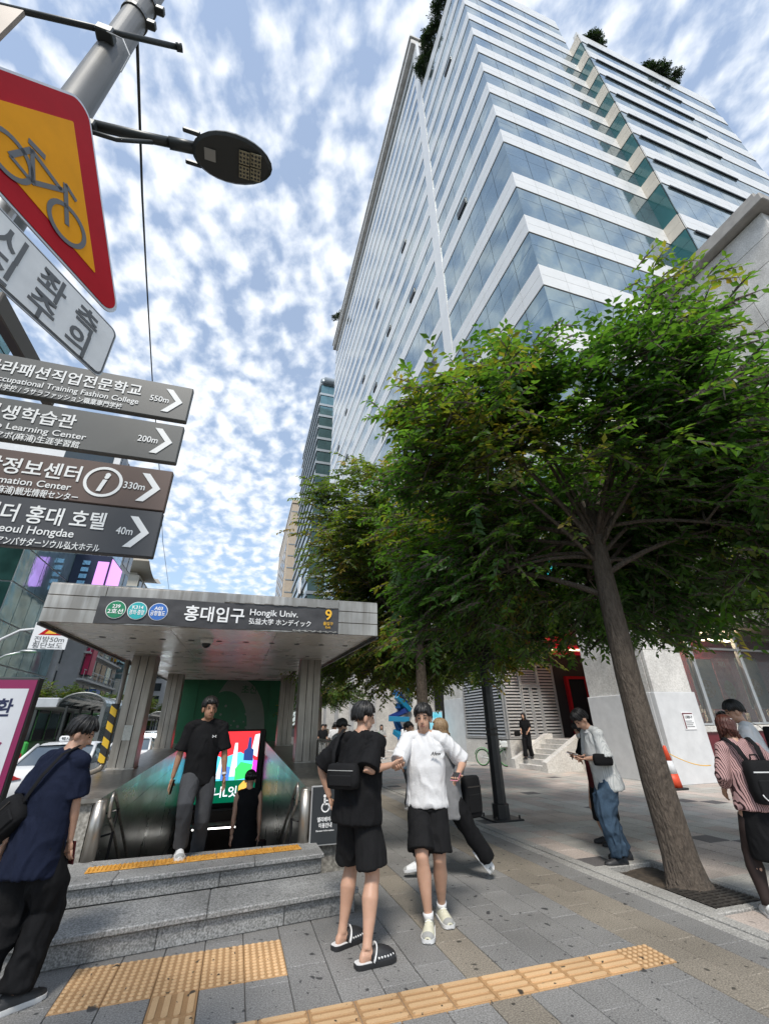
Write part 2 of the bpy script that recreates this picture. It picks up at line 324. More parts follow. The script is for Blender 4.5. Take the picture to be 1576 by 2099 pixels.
# kerb strips
kerb = tag(MB().box(-2.93, -2.79, -14, 170, -.2, -.02).build('road_kerb', m_joint), kind='structure')
mk = MB(); mk.box(-.075, .075, -.496, .496, -.2, .0, c=.012); me_k = mesh_of(mk, 'kerb_stone', m_kerb)
for j in range(60): piece('kerb_stone', me_k, kerb, (-2.865, -3+1.0*j, .002))
strip = tag(MB().box(4.17, 4.44, -14, 170, -.06, -.012).build('kerb_strip', m_joint), kind='structure')
ms = MB(); ms.box(-.065, .065, -.397, .397, -.05, .0, c=.006); me_k2 = mesh_of(ms, 'kerb_stone', m_kerb)
for j in range(50):
    for q in (0, 1): piece('kerb_stone', me_k2, strip, (4.235+.137*q, .4+.80*j+.33*q, .004+.012*q), (0, rng.uniform(-.004, .004), 0))
# plaza
PX0, PX1, PY0, PY1 = 4.42, 5.30, 4.02, 5.60            # tree pit
g = MB()
for a, b, c, d in [(4.44, 60, -14, PY0), (4.44, 60, PY1, 170), (PX1, 60, PY0, PY1)]: g.add([(a, c, -.012), (b, c, -.012), (b, d, -.012), (a, d, -.012)], [(0, 1, 2, 3)])
plaza = tag(g.build('plaza', m_joint), kind='structure')
me_p = [mesh_of(slab(.389, .389, .04, .004), 'plaza_tile', m) for m in m_plaza]
farp = [MB(), MB(), MB()]; cnt = 0
cells = []
for i in range(0, 44):
    for j in range(-8, 110):
        x, y = 4.66+.40*i, 3.02+.40*j
        if PX0-.1 < x < PX1+.1 and PY0-.1 < y < PY1+.1: continue
        cells.append((x*x+y*y if (x < 3.2*y+.5 and y > 2.0) else 1e6, i, j, x, y))
cells.sort()
for n, (d, i, j, x, y) in enumerate(cells):
    k = 2 if ((i-j) % 7 == 0 and (i+j) % 14 == 0) else (0 if rng.random() < .45 else 1)
    if (i, j) in ((0, 7), (6, 8), (7, 15), (13, 15)): k = 2
    dz = rng.uniform(-.0012, .0012)
    if n < 296: piece('plaza_tile', me_p[k], plaza, (x, y, dz), (rng.uniform(-.002, .002), rng.uniform(-.002, .002), 0))
    else: farp[k].box(x-.1945, x+.1945, y-.1945, y+.1945, -.03, dz)
for k in range(3): tag(farp[k].build('far_plaza_tiles', m_plaza[k], plaza), kind='stuff')
# tree pit with kerb and cast grate
pit = thing('tree_pit', 'sunken soil tree pit with granite edging and cast iron grate around the trunk', 'tree pit', (4.86, 4.8, 0), wc=True)
s = MB(); nx, ny = 26, 44
for a in range(nx+1):
    for b in range(ny+1):
        x = PX0+(PX1-PX0)*a/nx; y = PY0+(PY1-PY0)*b/ny; r = math.hypot(x-4.9, y-4.72)
        s.v.append((x, y, -.035+.03*math.exp(-(r/.35)**2)+.012*math.sin(9*x+4*y)*math.sin(7*y-3*x)+rng.uniform(-.004, .004)))
for a in range(nx):
    for b in range(ny): s.f.append((a*(ny+1)+b, (a+1)*(ny+1)+b, (a+1)*(ny+1)+b+1, a*(ny+1)+b+1)); s.m.append(0)
s.build('soil', m_soil, pit, True)
for (x0, x1, y0, y1) in [(PX0, PX0+.10, PY0, PY1), (PX1-.10, PX1, PY0, PY1), (PX0+.10, PX1-.10, PY0, PY0+.10), (PX0+.10, PX1-.10, PY1-.10, PY1)]:
    L_ = max(x1-x0, y1-y0); n = max(2, round(L_/.38)); ax = (x1-x0) > (y1-y0)
    for k in range(n):
        mb = MB(); a0, a1 = k/n, (k+1)/n
        if ax: mb.box(x0+(x1-x0)*a0+.003, x0+(x1-x0)*a1-.003, y0, y1, -.08, .018, c=.008)
        else: mb.box(x0, x1, y0+(y1-y0)*a0+.003, y0+(y1-y0)*a1-.003, -.08, .018, c=.008)
        mb.build('edge_stone', m_kerb, pit)
m_iron = pm('cast_iron', (.055, .048, .042), .7, .4, var=.4, vs=20, bump=.3)
gr = MB()
for k in range(9): gr.box(PX0+.13, PX1-.13, 4.16+.062*k, 4.19+.062*k, .0, .016)
for k in range(7): gr.box(PX0+.13+.095*k, PX0+.155+.095*k, 4.13, 4.70, -.002, .0135)
gr.build('grate', m_iron, pit)

# ================================================================== SUBWAY ENTRANCE
m_steel = streaked('stainless_weathered', (.50, .47, .43), .33, .9)
m_steel_hi = streaked('stainless_fascia', (.50, .465, .42), .30, .85, dirt=(.17, .145, .12), amt=.7)
m_soff = streaked('soffit_panel', (.86, .84, .79), .25, .0, dirt=(.45, .42, .37), amt=.5)
m_col = streaked('column_cladding', (.46, .42, .37), .36, .6, dirt=(.10, .09, .075), amt=.5)
m_dark = pm('shadow_gap', (.02, .02, .02), .8)
m_black = pm('black_paint', (.014, .014, .015), .38, var=.3, vs=12)
m_step = granite('step_granite', (.26, .26, .253), (.13, .13, .127), (.41, .405, .40), 75, .62, big=.22, stain=.5, stc=(.05, .05, .05))
m_rock = granite('hewn_granite', (.27, .255, .225), (.14, .13, .115), (.42, .40, .36), 25, .85, big=.25)
m_wallp = streaked('stairwell_panel', (.27, .275, .27), .27, .85, dirt=(.10, .10, .095), amt=.4)
m_white = pm('white_lettering', (.86, .86, .86), .5)
m_bann = pm('banner_grey', (.045, .043, .045), .42, var=.25, vs=5, bump=.25, bs=7)
ent = thing('subway_entrance', 'stainless steel subway entrance with canopy, stairwell walls and dark name banner over granite steps', 'subway entrance', (-.25, 6.2, 0), wc=True)
zt = lambda y: .03*(y-6.0)
# two granite steps, each of slabs
def kf(y): return np.interp(y, [5.1, 5.8, 6.1, 6.33], [.135, .11, .085, 0.0])
def skew(mb):
    # the flight is set slightly askew to the stairwell behind it
    mb.v = [(x, y+kf(y)*(x-1.08), z) for x, y, z in mb.v]
def slabs(name, xs, y0, y1, z0, z1, c=.008):
    for a, b in zip(xs[:-1], xs[1:]):
        mb = MB(); mb.box(a+.002, b-.002, y0, y1, z0, z1, c=c); skew(mb); mb.build(name, m_step, ent)
slabs('step_riser', [-1.80, -.42, .62, 1.30], 5.22, 5.30, 0, .145)
slabs('step_tread', [-1.82, -.05, 1.33], 5.18, 5.80, .150, .195)
slabs('step_riser', [-1.62, .02, 1.06], 5.80, 5.88, .196, .325)
slabs('step_tread', [-1.64, -.92, .35, 1.08], 5.76, 6.02, .330, .372)
slabs('landing_slab', [-1.64, -.5, .45, 1.08], 6.022, 6.34, .330, .370)
mb = MB().box(-1.60, 1.04, 5.885, 6.335, 0, .328); skew(mb); mb.build('landing_core', m_step, ent)
mb = MB().box(-1.78, 1.28, 5.305, 5.795, 0, .148); skew(mb); mb.build('step_core', m_step, ent)
m_tac2 = granite('tactile_rubber', (.68, .33, .05), (.52, .23, .03), (.78, .43, .10), 30, .55, big=.2)
def rib_tile():
    mb = MB(); mb.box(-.148, .148, -.10, .10, -.002, .006, c=.002)
    for a in range(8):
        x = -.128+.0366*a; mb.box(x-.009, x+.009, -.094, .094, .0055, .0125, c=.004)
    return mb
me_rib = mesh_of(rib_tile(), 'tactile_rib_tile', m_tac2)
for i in range(7): piece('tactile_rib_tile', me_rib, ent, (-1.09+.30*i, 6.13+.085*(-1.09+.30*i-1.08), .375), (0, 0, math.atan(.085)))
# descending flight
for k in range(34):
    y = 6.34+.30*k; z = .37-.165*(k+1); mb = MB()
    mb.box(HX0+.045, HX1-.045, y, y+.33, z-.18, z, c=.006); mb.box(HX0+.06, HX1-.06, y+.012, y+.05, z-.001, z+.004, mi=1); mb.build('stair_tread', [m_step, m_tac2], ent)
# side walls
for sgn, xi, xo in ((-1, HX0, -1.98), (1, HX1, 1.56)):
    y0, y1 = 6.36, 19.0; x0, x1 = min(xi, xo), max(xi, xo)
    mb = MB()
    def wedge(a, b, za, zb_, ya, yb, lo):
        mb.add([(a, ya, lo), (b, ya, lo), (b, yb, lo), (a, yb, lo), (a, ya, za), (b, ya, za), (b, yb, zb_), (a, yb, zb_)], [(3, 2, 1, 0), (4, 5, 6, 7), (0, 1, 5, 4), (1, 2, 6, 5), (2, 3, 7, 6), (3, 0, 4, 7)])
    wedge(x0, x1, .88+zt(y0), .88+zt(y1), y0, y1, -.01); mb.build('parapet', m_rock, ent)
    mb = MB(); wedge(x0-.03, x1+.03, .925+zt(y0), .925+zt(y1), y0-.06, y1, .882+zt(y0)); mb.build('parapet_cap', m_steel, ent)
    # stairwell lining below: rows of panels with open joints
    rows = [(.86, .58), (.575, .29), (.285, 0), (-.005, -.32), (-.325, -.64), (-.645, -.96), (-.965, -1.28)]
    nb = MB(); nb.box(xi-.06 if sgn < 0 else xi, xi if sgn < 0 else xi+.06, 6.36, 24, -7, .87); nb.build('lining_backing', m_dark, ent)
    for k in range(8):
        ya, yb = 6.42+1.5*k, 6.42+1.5*(k+1)-.006
        for za, zb_ in rows:
            pb = MB(); a, b = (xi+.003, xi+.018) if sgn < 0 else (xi-.018, xi-.003)
            pb.add([(a, ya, zb_+zt(ya)), (b, ya, zb_+zt(ya)), (b, yb, zb_+zt(yb)), (a, yb, zb_+zt(yb)), (a, ya, za+zt(ya)), (b, ya, za+zt(ya)), (b, yb, za+zt(yb)), (a, yb, za+zt(yb))],
                   [(3, 2, 1, 0), (4, 5, 6, 7), (0, 1, 5, 4), (1, 2, 6, 5), (2, 3, 7, 6), (3, 0, 4, 7)])
            pb.build('lining_panel', m_wallp, ent)
    lb = MB(); lb.box(xi+.004 if sgn < 0 else xi-.02, xi+.02 if sgn < 0 else xi-.004, 6.42, 24, -7, -1.29); lb.build('lower_lining', m_wallp, ent)
    # end post and handrail pair on the wall
    xp = xi+.02*sgn*-1
    pb = MB(); pb.tube([(xp, 6.36, .37), (xp, 6.36, .90)], .07, 16); pb.ell((xp, 6.36, .90), (.07, .07, .03)); pb.build('end_post', m_steel, ent, True)
    xr = xi-.13*sgn; sl = -.55
    for off in (0.0, -.22):
        p = [(xr, 6.42, .95+off)]+[(xr, 6.62+.9*k, .86+off+sl*(.9*k)) for k in range(9)]
        rb = MB(); rb.tube(p, .019, 8, sx=(1, 0, 0)); rb.build('handrail', m_steel, ent, True)
    rb = MB(); rb.tube([(xr, 6.42, .95), (xr, 6.36, .97), (xr, 6.33, .93), (xr, 6.36, .76), (xr, 6.42, .73)], .019, 8, sx=(1, 0, 0)); rb.build('handrail_return', m_steel, ent, True)
    for k in range(4):
        yk = 6.75+1.5*k; zk = .80+sl*(yk-6.62)
        rb = MB(); rb.tube([(xi, yk, zk), (xr, yk, zk+.03)], .011, 6); rb.tube([(xi, yk, zk-.22), (xr, yk, zk-.19)], .011, 6); rb.tube([(xr, yk, zk+.05), (xr, yk, zk-.8)], .016, 6); rb.build('rail_bracket', m_black, ent)
# columns: clad, three vertical panels per face with recessed joints
def column(cx, cy, w, d, z0, z1):
    core = MB(); core.box(cx-w/2+.012, cx+w/2-.012, cy-d/2+.012, cy+d/2-.012, z0, z1); c = core.build('column', m_dark, ent)
    for i in range(3):
        a = cx-w/2+w*i/3+.005; b = cx-w/2+w*(i+1)/3-.005
        p = MB(); p.box(a, b, cy-d/2, cy-d/2+.011, z0, z1, c=.003); p.build('cladding_panel', m_col, c)
        p = MB(); p.box(a, b, cy+d/2-.011, cy+d/2, z0, z1, c=.003); p.build('cladding_panel', m_col, c)
        a = cy-d/2+.014+(d-.028)*i/3+.004; b = cy-d/2+.014+(d-.028)*(i+1)/3-.004
        for xx in (cx-w/2, cx+w/2-.011): p = MB(); p.box(xx, xx+.011, a, b, z0, z1, c=.003); p.build('cladding_panel', m_col, c)
    q = MB(); q.box(cx-w/2-.02, cx+w/2+.02, cy-d/2-.02, cy+d/2+.02, z0-.01, z0+.035, c=.008); q.build('column_foot', m_steel, c)
CS = 2.745
for cx in (-1.78, 1.30):
    for cy in (9.40, 13.9, 18.2): column(cx, cy, .40, .44, .925+zt(cy)-.02, CS+zt(cy)+.03)
# roof: soffit panels, fascia strips, top
RX0, RX1, RY0, RY1 = -2.32, 1.73, 5.86, 19.4
def zbox(name, x0, x1, y0, y1, z0, z1, mat, par=ent):
    mb = MB(); mb.add([(x0, y0, z0+zt(y0)), (x1, y0, z0+zt(y0)), (x1, y1, z0+zt(y1)), (x0, y1, z0+zt(y1)), (x0, y0, z1+zt(y0)), (x1, y0, z1+zt(y0)), (x1, y1, z1+zt(y1)), (x0, y1, z1+zt(y1))],
                      [(3, 2, 1, 0), (4, 5, 6, 7), (0, 1, 5, 4), (1, 2, 6, 5), (2, 3, 7, 6), (3, 0, 4, 7)]); return mb.build(name, mat, par)
roof = zbox('roof', RX0+.03, RX1-.03, RY0+.03, RY1-.03, CS+.012, CS+.43, m_dark)
zbox('roof_top', RX0+.005, RX1-.005, RY0+.005, RY1, CS+.432, CS+.46, m_steel_hi, roof)
for i in range(9):
    ya = RY0+.035+1.5*i; yb = min(ya+1.494, RY1-.04)
    for j in range(3):
        xa = RX0+.035+(RX1-RX0-.07)*j/3; xb = RX0+.035+(RX1-RX0-.07)*(j+1)/3-.006
        zbox('soffit_panel', xa, xb, ya, yb, CS, CS+.011, m_soff, roof)
fz = [(0, .155), (.161, .315), (.321, .452)]
for a, b in fz:
    for x0, x1 in ((RX0, -1.72), (-1.717, 1.16), (1.163, RX1)):
        mb = MB(); mb.box(x0, x1, RY0, RY0+.028, CS-.012+a, CS-.012+b, c=.003); mb.build('fascia_panel', m_steel_hi, roof)
    for k in range(5):
        ya = RY0+.03+2.7*k; yb = ya+2.695
        for xx in (RX0, RX1-.028): zbox('fascia_panel', xx, xx+.028, ya, yb, CS-.012+a, CS-.012+b, m_steel_hi, roof)
zbox('edge_trim', RX0-.012, RX0+.012, RY0+.02, RY1, CS-.045, CS-.014, m_black, roof)
zbox('edge_trim', RX1-.012, RX1+.012, RY0+.02, RY1, CS-.045, CS-.014, m_black, roof)
# row of soffit downlights (unlit)
for i in range(10):
    x = -1.95+.385*i
    mb = MB(); mb.tube([(x, 7.0, CS+zt(7)-.004), (x, 7.0, CS+zt(7)+.006)], .045, 12); mb.build('downlight', m_dark, roof)
    mb = MB(); mb.tube([(x, 8.6, CS+zt(8.6)-.004), (x, 8.6, CS+zt(8.6)+.006)], .035, 10); mb.build('downlight', m_dark, roof)
# name banner, slightly sagging sheet over the fascia
nb = MB(); NXB = 40; yb = RY0-.006
def wav(x, t): return .008*math.sin(5.1*x+.7)*math.sin(3.0*t*3.1)+.006*math.sin(11*x+2*t)
for i in range(NXB+1):
    for k in range(7):
        x = -1.77+(1.165+1.77)*i/NXB; t = k/6; z = 2.742+.332*t+.012*math.sin(4*x)*(1 if k == 0 else .4)+.010*x/2*t
        nb.v.append((x, yb-.004-abs(wav(x, t)), z))
for i in range(NXB):
    for k in range(6): nb.f.append((i*7+k, (i+1)*7+k, (i+1)*7+k+1, i*7+k+1)); nb.m.append(0)
ban = nb.build('name_banner', m_bann, ent, True)
U, W, NY = (1, 0, 0), (0, 0, 1), (0, -1, 0); yt = yb-.021
def disc(mb, cx, cz, r, y0, y1, n=28, r2=None):
    mb.prism(arc(cx, cz, r, r, 0, 360-360/n, n-1), (0, y0, 0), U, W, (0, y1-y0, 0))
for (cx, cc, t1, t2) in ((-1.565, (.005, .20, .09), '239', '2호선'), (-1.332, (.02, .38, .40), 'K314', '경의·중앙'), (-1.10, (.03, .14, .47), 'A03', '공항철도')):
    w1 = MB(); disc(w1, cx, 2.905, .108, yt+.006, yt+.001); w1.build('line_badge_ring', m_white, ban)
    w1 = MB(); disc(w1, cx, 2.905, .101, yt+.0, yt-.003); w1.build('line_badge', pm('badge_'+t1, cc, .5), ban)
    text('lettering', t1, .058, m_white, ban, (cx, yt-.005, 2.925), U, W, NY, .001, 'CENTER')
    text('lettering', t2, .066, m_white, ban, (cx, yt-.005, 2.860), U, W, NY, .001, 'CENTER', wid=.165)
text('lettering', '홍대입구', .205, m_white, ban, (-.80, yt, 2.832), U, W, NY, .0035, wid=.72)
text('lettering', 'Hongik Univ.', .115, m_white, ban, (-.015, yt, 2.925), U, W, NY, .001, wid=.62)
text('lettering', '弘益大学 ホンデイック', .085, m_white, ban, (-.015, yt, 2.815), U, W, NY, .0008, wid=.80)
m_yl = pm('exit_yellow', (.80, .45, .03), .5)
text('lettering', '9', .20, m_yl, ban, (1.02, yt, 2.915), U, W, NY, .003, 'CENTER')
text('lettering', '출입구', .05, m_yl, ban, (1.02, yt, 2.845), U, W, NY, .0005, 'CENTER')
text('lettering', 'Exit', .045, m_yl, ban, (1.02, yt, 2.80), U, W, NY, .0003, 'CENTER')
for (x0, x1, z) in ((-.35, 1.16, 3.083), (.55, 1.16, 2.752)):       # torn silver edge of the sheet
    mb = MB(); n = 24
    for i in range(n):
        xa = x0+(x1-x0)*i/n; xb = x0+(x1-x0)*(i+1)/n
        mb.box(xa, xb, yt-.002, yt+.012, z-.006+.006*math.sin(i*1.7), z+.008+.006*math.sin(i*2.3+1))
    mb.build('torn_edge', m_steel_hi, ban)
# CCTV dome
cv = thing('security_camera', 'white dome security camera under the subway canopy ceiling', 'security camera', (-.56, 6.75, CS+zt(6.75)), wc=False)
b_ = MB(); b_.tube([(0, 0, 0), (0, 0, -.05), (0, 0, -.075)], [.085, .085, .07], 20); b_.build('housing', pm('camera_white', (.75, .75, .73), .4), cv, True)
b_ = MB(); b_.ell((0, 0, -.075), (.062, .062, .06)); b_.build('dome', pm('camera_dome', (.01, .01, .012), .08), cv, True)
# drain pipe with yellow/black guard at the left column
dp = thing('drain_pipe', 'grey drain pipe with yellow and black striped guard at the left canopy column', 'pipe', (-2.06, 9.2, .9), wc=True)
b_ = MB(); b_.tube([(-2.05, 9.22, 2.75), (-2.05, 9.22, 1.12), (-2.08, 9.16, 1.03), (-2.20, 8.98, .96), (-2.26, 8.9, .95)], [.045, .045, .047, .05, .05], 12); b_.build('pipe', m_col, dp, True)
m_haz = bpy.data.materials.new('hazard_stripes'); m_haz.use_nodes = True
def haz():
    nt = m_haz.node_tree; N = nt.nodes.new; L = nt.links.new; b = nt.nodes['Principled BSDF']; b.inputs['Roughness'].default_value = .55
    g_ = N('ShaderNodeNewGeometry'); d = N('ShaderNodeVectorMath'); d.operation = 'DOT_PRODUCT'; d.inputs[1].default_value = (3.0, 0, 4.2); L(g_.outputs['Position'], d.inputs[0])
    f = N('ShaderNodeMath'); f.operation = 'FRACT'; L(d.outputs['Value'], f.inputs[0]); c = N('ShaderNodeMath'); c.operation = 'GREATER_THAN'; c.inputs[1].default_value = .5; L(f.outputs[0], c.inputs[0])
    mx = N('ShaderNodeMix'); mx.data_type = 'RGBA'; mx.inputs[6].default_value = (.02, .02, .02, 1); mx.inputs[7].default_value = (.72, .46, .03, 1); L(c.outputs[0], mx.inputs[0]); L(mx.outputs[2], b.inputs['Base Color'])
haz()
b_ = MB(); b_.box(-2.125, -2.02, 9.14, 9.18, 1.12, 2.02, c=.004); b_.box(-2.125, -2.105, 9.18, 9.28, 1.12, 2.02); b_.build('striped_guard', m_haz, dp)
nt_ = MB(); nt_.box(-1.85, -1.72, 9.168, 9.176, 1.45, 1.68); tag(nt_.build('paper_notice', pm('paper', (.68, .68, .62), .8, var=.15, vs=30)), 'small pale paper notice on the left canopy column', 'notice')
# rear bulkhead: green mural, LED screen, lower passage
m_mur = pm('mural_green', (.015, .14, .06), .4, var=.15, vs=2)
m_mur2 = pm('mural_pale', (.20, .23, .20), .45, var=.1, vs=2)
YB = 16.0
bh = MB(); bh.box(HX0+.02, HX1-.02, YB, YB+.2, 1.52, 3.3); bh = bh.build('bulkhead', m_mur, ent)
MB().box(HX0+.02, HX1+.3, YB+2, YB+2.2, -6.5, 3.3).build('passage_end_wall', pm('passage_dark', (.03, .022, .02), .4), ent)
MB().box(HX0-.6, HX0+.02, YB-.02, YB+.2, .9, 3.3).build('bulkhead_side', m_mur, ent); MB().box(HX1-.02, HX1+.5, YB-.02, YB+.2, .9, 3.3).build('bulkhead_side', m_mur, ent)
mb = MB(); oc = arc(-.15, 1.56, 1.0, 1.55, 0, 110, 18); ic = arc(-.45, 1.56, .75, 1.15, 0, 110, 18)
for k in range(18):
    a, b, c, d = oc[k], oc[k+1], ic[k+1], ic[k]; mb.add([(p[0], YB-.006, p[1]) for p in (a, b, c, d)], [(0, 1, 2, 3)])
mb.build('mural_arch', m_mur2, bh); text('lettering', '초신', .28, m_mur, bh, (.0, YB-.012, 2.66), U, W, NY, .004)
for k in range(16):
    x, z = rng.uniform(-1.2, .7), rng.uniform(1.6, 2.3); mb = MB(); disc(mb, x, z, rng.uniform(.025, .05), YB-.008, YB-.004, 10); mb.build('mural_dot', m_mur2, bh)
led = thing('led_screen', 'bright multicoloured LED advertising screen hanging in the stairwell', 'screen', (-.2, YB-.1, -.35), wc=True)
SX0, SX1, SZ0, SZ1 = -1.25, .74, -.36, 1.52
MB().box(SX0-.05, SX1+.16, YB-.09, YB+.05, SZ0-.12, SZ1+.06).build('housing', m_black, led)
def em(name, c, s): return pm(name, (.02, .02, .02), .3, emit=c, es=s)
E_ = {k: em('led_'+k, c, .95) for k, c in dict(red=(.85, .03, .04), white=(.85, .9, 1), cyan=(.10, .60, .85), green=(.05, .75, .15), magenta=(.75, .06, .75), navy=(.02, .05, .20), dgreen=(.0, .09, .045), blue=(.08, .22, .7), orange=(.9, .45, .08)).items()}
def patch(c, poly, l=1):
    mb = MB(); mb.prism(poly, (0, YB-.092-.002*l, 0), U, W, (0, .0015, 0)); mb.build('screen_patch', E_[c], led)
patch('red', [(SX0, SZ0), (SX1, SZ0), (SX1, SZ1), (SX0, SZ1)], 0)
patch('cyan', [(SX0, .2), (.55, .2), (.62, .75), (.2, .95), (-.3, .8), (-.7, .95), (SX0, .8)], 1)
patch('white', [(-.05, .3), (.02, 1.2), (.10, 1.2), (.16, .3)], 2); patch('white', [(.52, .9), (.6, 1.42), (.74, 1.45), (.72, .8)], 2); patch('white', [(-.45, .25), (-.35, .8), (-.2, .85), (-.15, .25)], 2)
patch('green', [(.12, .2), (.55, .25), (.62, .6), (.25, .68), (.1, .5)], 3); patch('magenta', [(.56, .1), (SX1, .15), (SX1, .7), (.62, .72)], 3)
patch('navy', [(.32, .72), (.60, .70), (.60, 1.0), (.52, 1.05), (.50, 1.35), (.42, 1.35), (.40, 1.05), (.31, .98)], 4); patch('navy', [(-.62, 1.05), (-.4, .95), (-.25, 1.15), (-.32, 1.42), (-.55, 1.45)], 4)
patch('blue', [(-.3, .2), (-.05, .2), (-.05, .55), (-.3, .6)], 4); patch('green', [(-.75, .2), (-.5, .2), (-.5, .5), (-.75, .55)], 4)
patch('dgreen', [(SX0, SZ0), (SX1, SZ0), (SX1, .2), (SX0, .2)], 5); patch('orange', [(.27, -.22), (.52, -.22), (.52, .1), (.4, .18), (.27, .05)], 6)
text('screen_lettering', '핼니L잇', .30, E_['white'], led, (-.72, YB-.107, -.2), U, W, NY, .004, wid=.95)
tl = thing('tube_light', 'long white tube light on the ceiling of the lower passage', 'lamp', (-.2, YB-.4, -.86), wc=True)
for k in range(2):
    mb = MB(); mb.tube([(-.85, YB-.35-.25*k, -.86-.03*k), (.30, YB-.35-.25*k, -.86-.03*k)], .018, 8); mb.build('tube', em('tube_glow%d' % k, (1, .98, .92), 3.0), tl)
mb = MB(); mb.box(-.95, .4, YB-.7, YB-.2, -.835, -.80); mb.build('fitting', m_steel, tl)
mb = MB(); mb.box(HX0+.03, HX1-.03, YB-.1, YB+2, -.55, -.50); mb.build('passage_ceiling', m_wallp, ent)
# elevator notice on the right parapet end
ev = thing('elevator_sign', 'dark grey wheelchair elevator notice with thin white frame beside the stairs', 'sign', (1.17, 6.27, .33), wc=True)
EX0, EX1, EZ0, EZ1, EY = .985, 1.36, .335, .945, 6.275
MB().box(EX0, EX1, EY, EY+.02, EZ0, EZ1, c=.003).build('frame', pm('sign_alu', (.62, .62, .62), .4, .6), ev)
MB().box(EX0+.014, EX1-.014, EY-.003, EY+.001, EZ0+.014, EZ1-.014).build('panel', pm('sign_slate', (.030, .034, .038), .45), ev)
ico = MB(); cx, cz = 1.165, .745; yi = EY-.005
disc(ico, cx-.012, cz+.088, .017, yi+.002, yi)
def bar(mb, p, q, w, y0=yi, y1=yi+.002):
    p, q = Vector(p), Vector(q); d = (q-p).normalized(); n = Vector((-d.y, d.x))*w/2
    mb.prism([tuple(p+n), tuple(p-n), tuple(q-n), tuple(q+n)], (0, y0, 0), U, W, (0, y1-y0, 0))
bar(ico, (cx-.012, cz+.066), (cx-.010, cz+.0), .022); bar(ico, (cx-.018, cz+.004), (cx+.038, cz+.004), .018); bar(ico, (cx-.01, cz+.04), (cx+.03, cz+.04), .014); bar(ico, (cx+.036, cz+.01), (cx+.058, cz-.05), .017); bar(ico, (cx+.054, cz-.047), (cx+.074, cz-.04), .014)
for k in range(20):
    a0 = 110+260*k/20; a1 = 110+260*(k+1)/20; A = arc(cx, cz-.03, .052, .052, a0, a1, 1); B = arc(cx, cz-.03, .038, .038, a0, a1, 1)
    ico.prism([A[0], A[1], B[1], B[0]], (0, yi, 0), U, W, (0, .002, 0))
ico.build('wheelchair_symbol', m_white, ev)
text('lettering', '엘리베이터', .052, m_white, ev, (1.17, yi, .575), U, W, NY, .0012, 'CENTER', wid=.20)
text('lettering', '이용안내', .052, m_white, ev, (1.17, yi, .515), U, W, NY, .0012, 'CENTER', wid=.16)
text('lettering', 'Elevator Information', .022, m_white, ev, (1.17, yi, .475), U, W, NY, .0003, 'CENTER', wid=.22)
# steel guard rail right of the parapet
gr_ = thing('guard_rail', 'low stainless steel guard rail beside the right entrance column', 'railing', (1.5, 8.5, .92), wc=True)
for k, (ya, yb_) in enumerate(((7.6, 8.9), (10.0, 11.6))):
    for xz in (.0,):
        mb = MB(); mb.tube([(1.46, ya, .94), (1.46, ya, 1.36), (1.46, ya+.05, 1.40), (1.46, yb_-.05, 1.40), (1.46, yb_, 1.36), (1.46, yb_, .94)], .022, 8, sx=(1, 0, 0)); mb.build('rail_frame', m_steel, gr_, True)
    for q in range(7):
        y = ya+(yb_-ya)*(q+1)/8; mb = MB(); mb.tube([(1.46, y, .94), (1.46, y, 1.39)], .010, 6); mb.build('baluster', m_steel, gr_)
# ================================================================== MAIN TOWER
m_tg = glassy('tower_glass', (.26, .34, .37), .06, .72, .012)
m_tg2 = glassy('tower_glass_dark', (.16, .26, .31), .05, .80, .015)
m_teal = glassy('tower_glass_teal', (.035, .15, .155), .12, .15, .01)
m_span = pm('spandrel_white', (.76, .76, .745), .32, var=.06, vs=.8, spec=.6)
m_span2 = pm('spandrel_beige', (.62, .57, .49), .45, var=.08, vs=.8)
m_gran = granite('facade_granite', (.62, .60, .565), (.52, .50, .465), (.71, .69, .655), 18, .65, big=.14)
m_granw = pm('painted_panel', (.64, .645, .65), .6, var=.10, vs=2.5, bump=.05)
m_mull = pm('mullion_dark', (.045, .05, .055), .5, .3)
m_alu = pm('aluminium', (.55, .56, .57), .4, .7, var=.1, vs=4)
TX, TY = 12.4, 11.2
_zs = [9.90, 14.43, 18.96, 23.48, 28.06, 32.70, 38.22]+[38.22+3.71*i for i in range(1, 14)]
LV = [(z, (b-z)-1.68, b-z) for z, b in zip(_zs[:-1], _zs[1:])]        # floor base, glass height, floor height
tower = thing('office_tower', 'tall white and blue banded glass office tower on granite base at right', 'office building', (TX+6, TY+6, 0), wc=True)
def fbox(mb, face, a, b, z0, z1, t0, t1, P):
    """box on a facade: face 'y' lies at y=P looking -Y, face 'x' at x=P looking -X, 'X' at x=P looking +X; t0..t1 = outward depth range"""
    if face == 'y': mb.box(a, b, P-t1, P-t0, z0, z1)
    elif face == 'x': mb.box(P-t1, P-t0, a, b, z0, z1)
    else: mb.box(P+t0, P+t1, a, b, z0, z1)
def pane_mesh(w, h, t, mat, nm, split=None):
    mb = MB(); q = [0, h] if split is None else [0, split, h]
    for lo, hi in zip(q[:-1], q[1:]): mb.box(0, w, -t, 0, lo+.012, hi-.012)
    return mesh_of(mb, nm, mat)
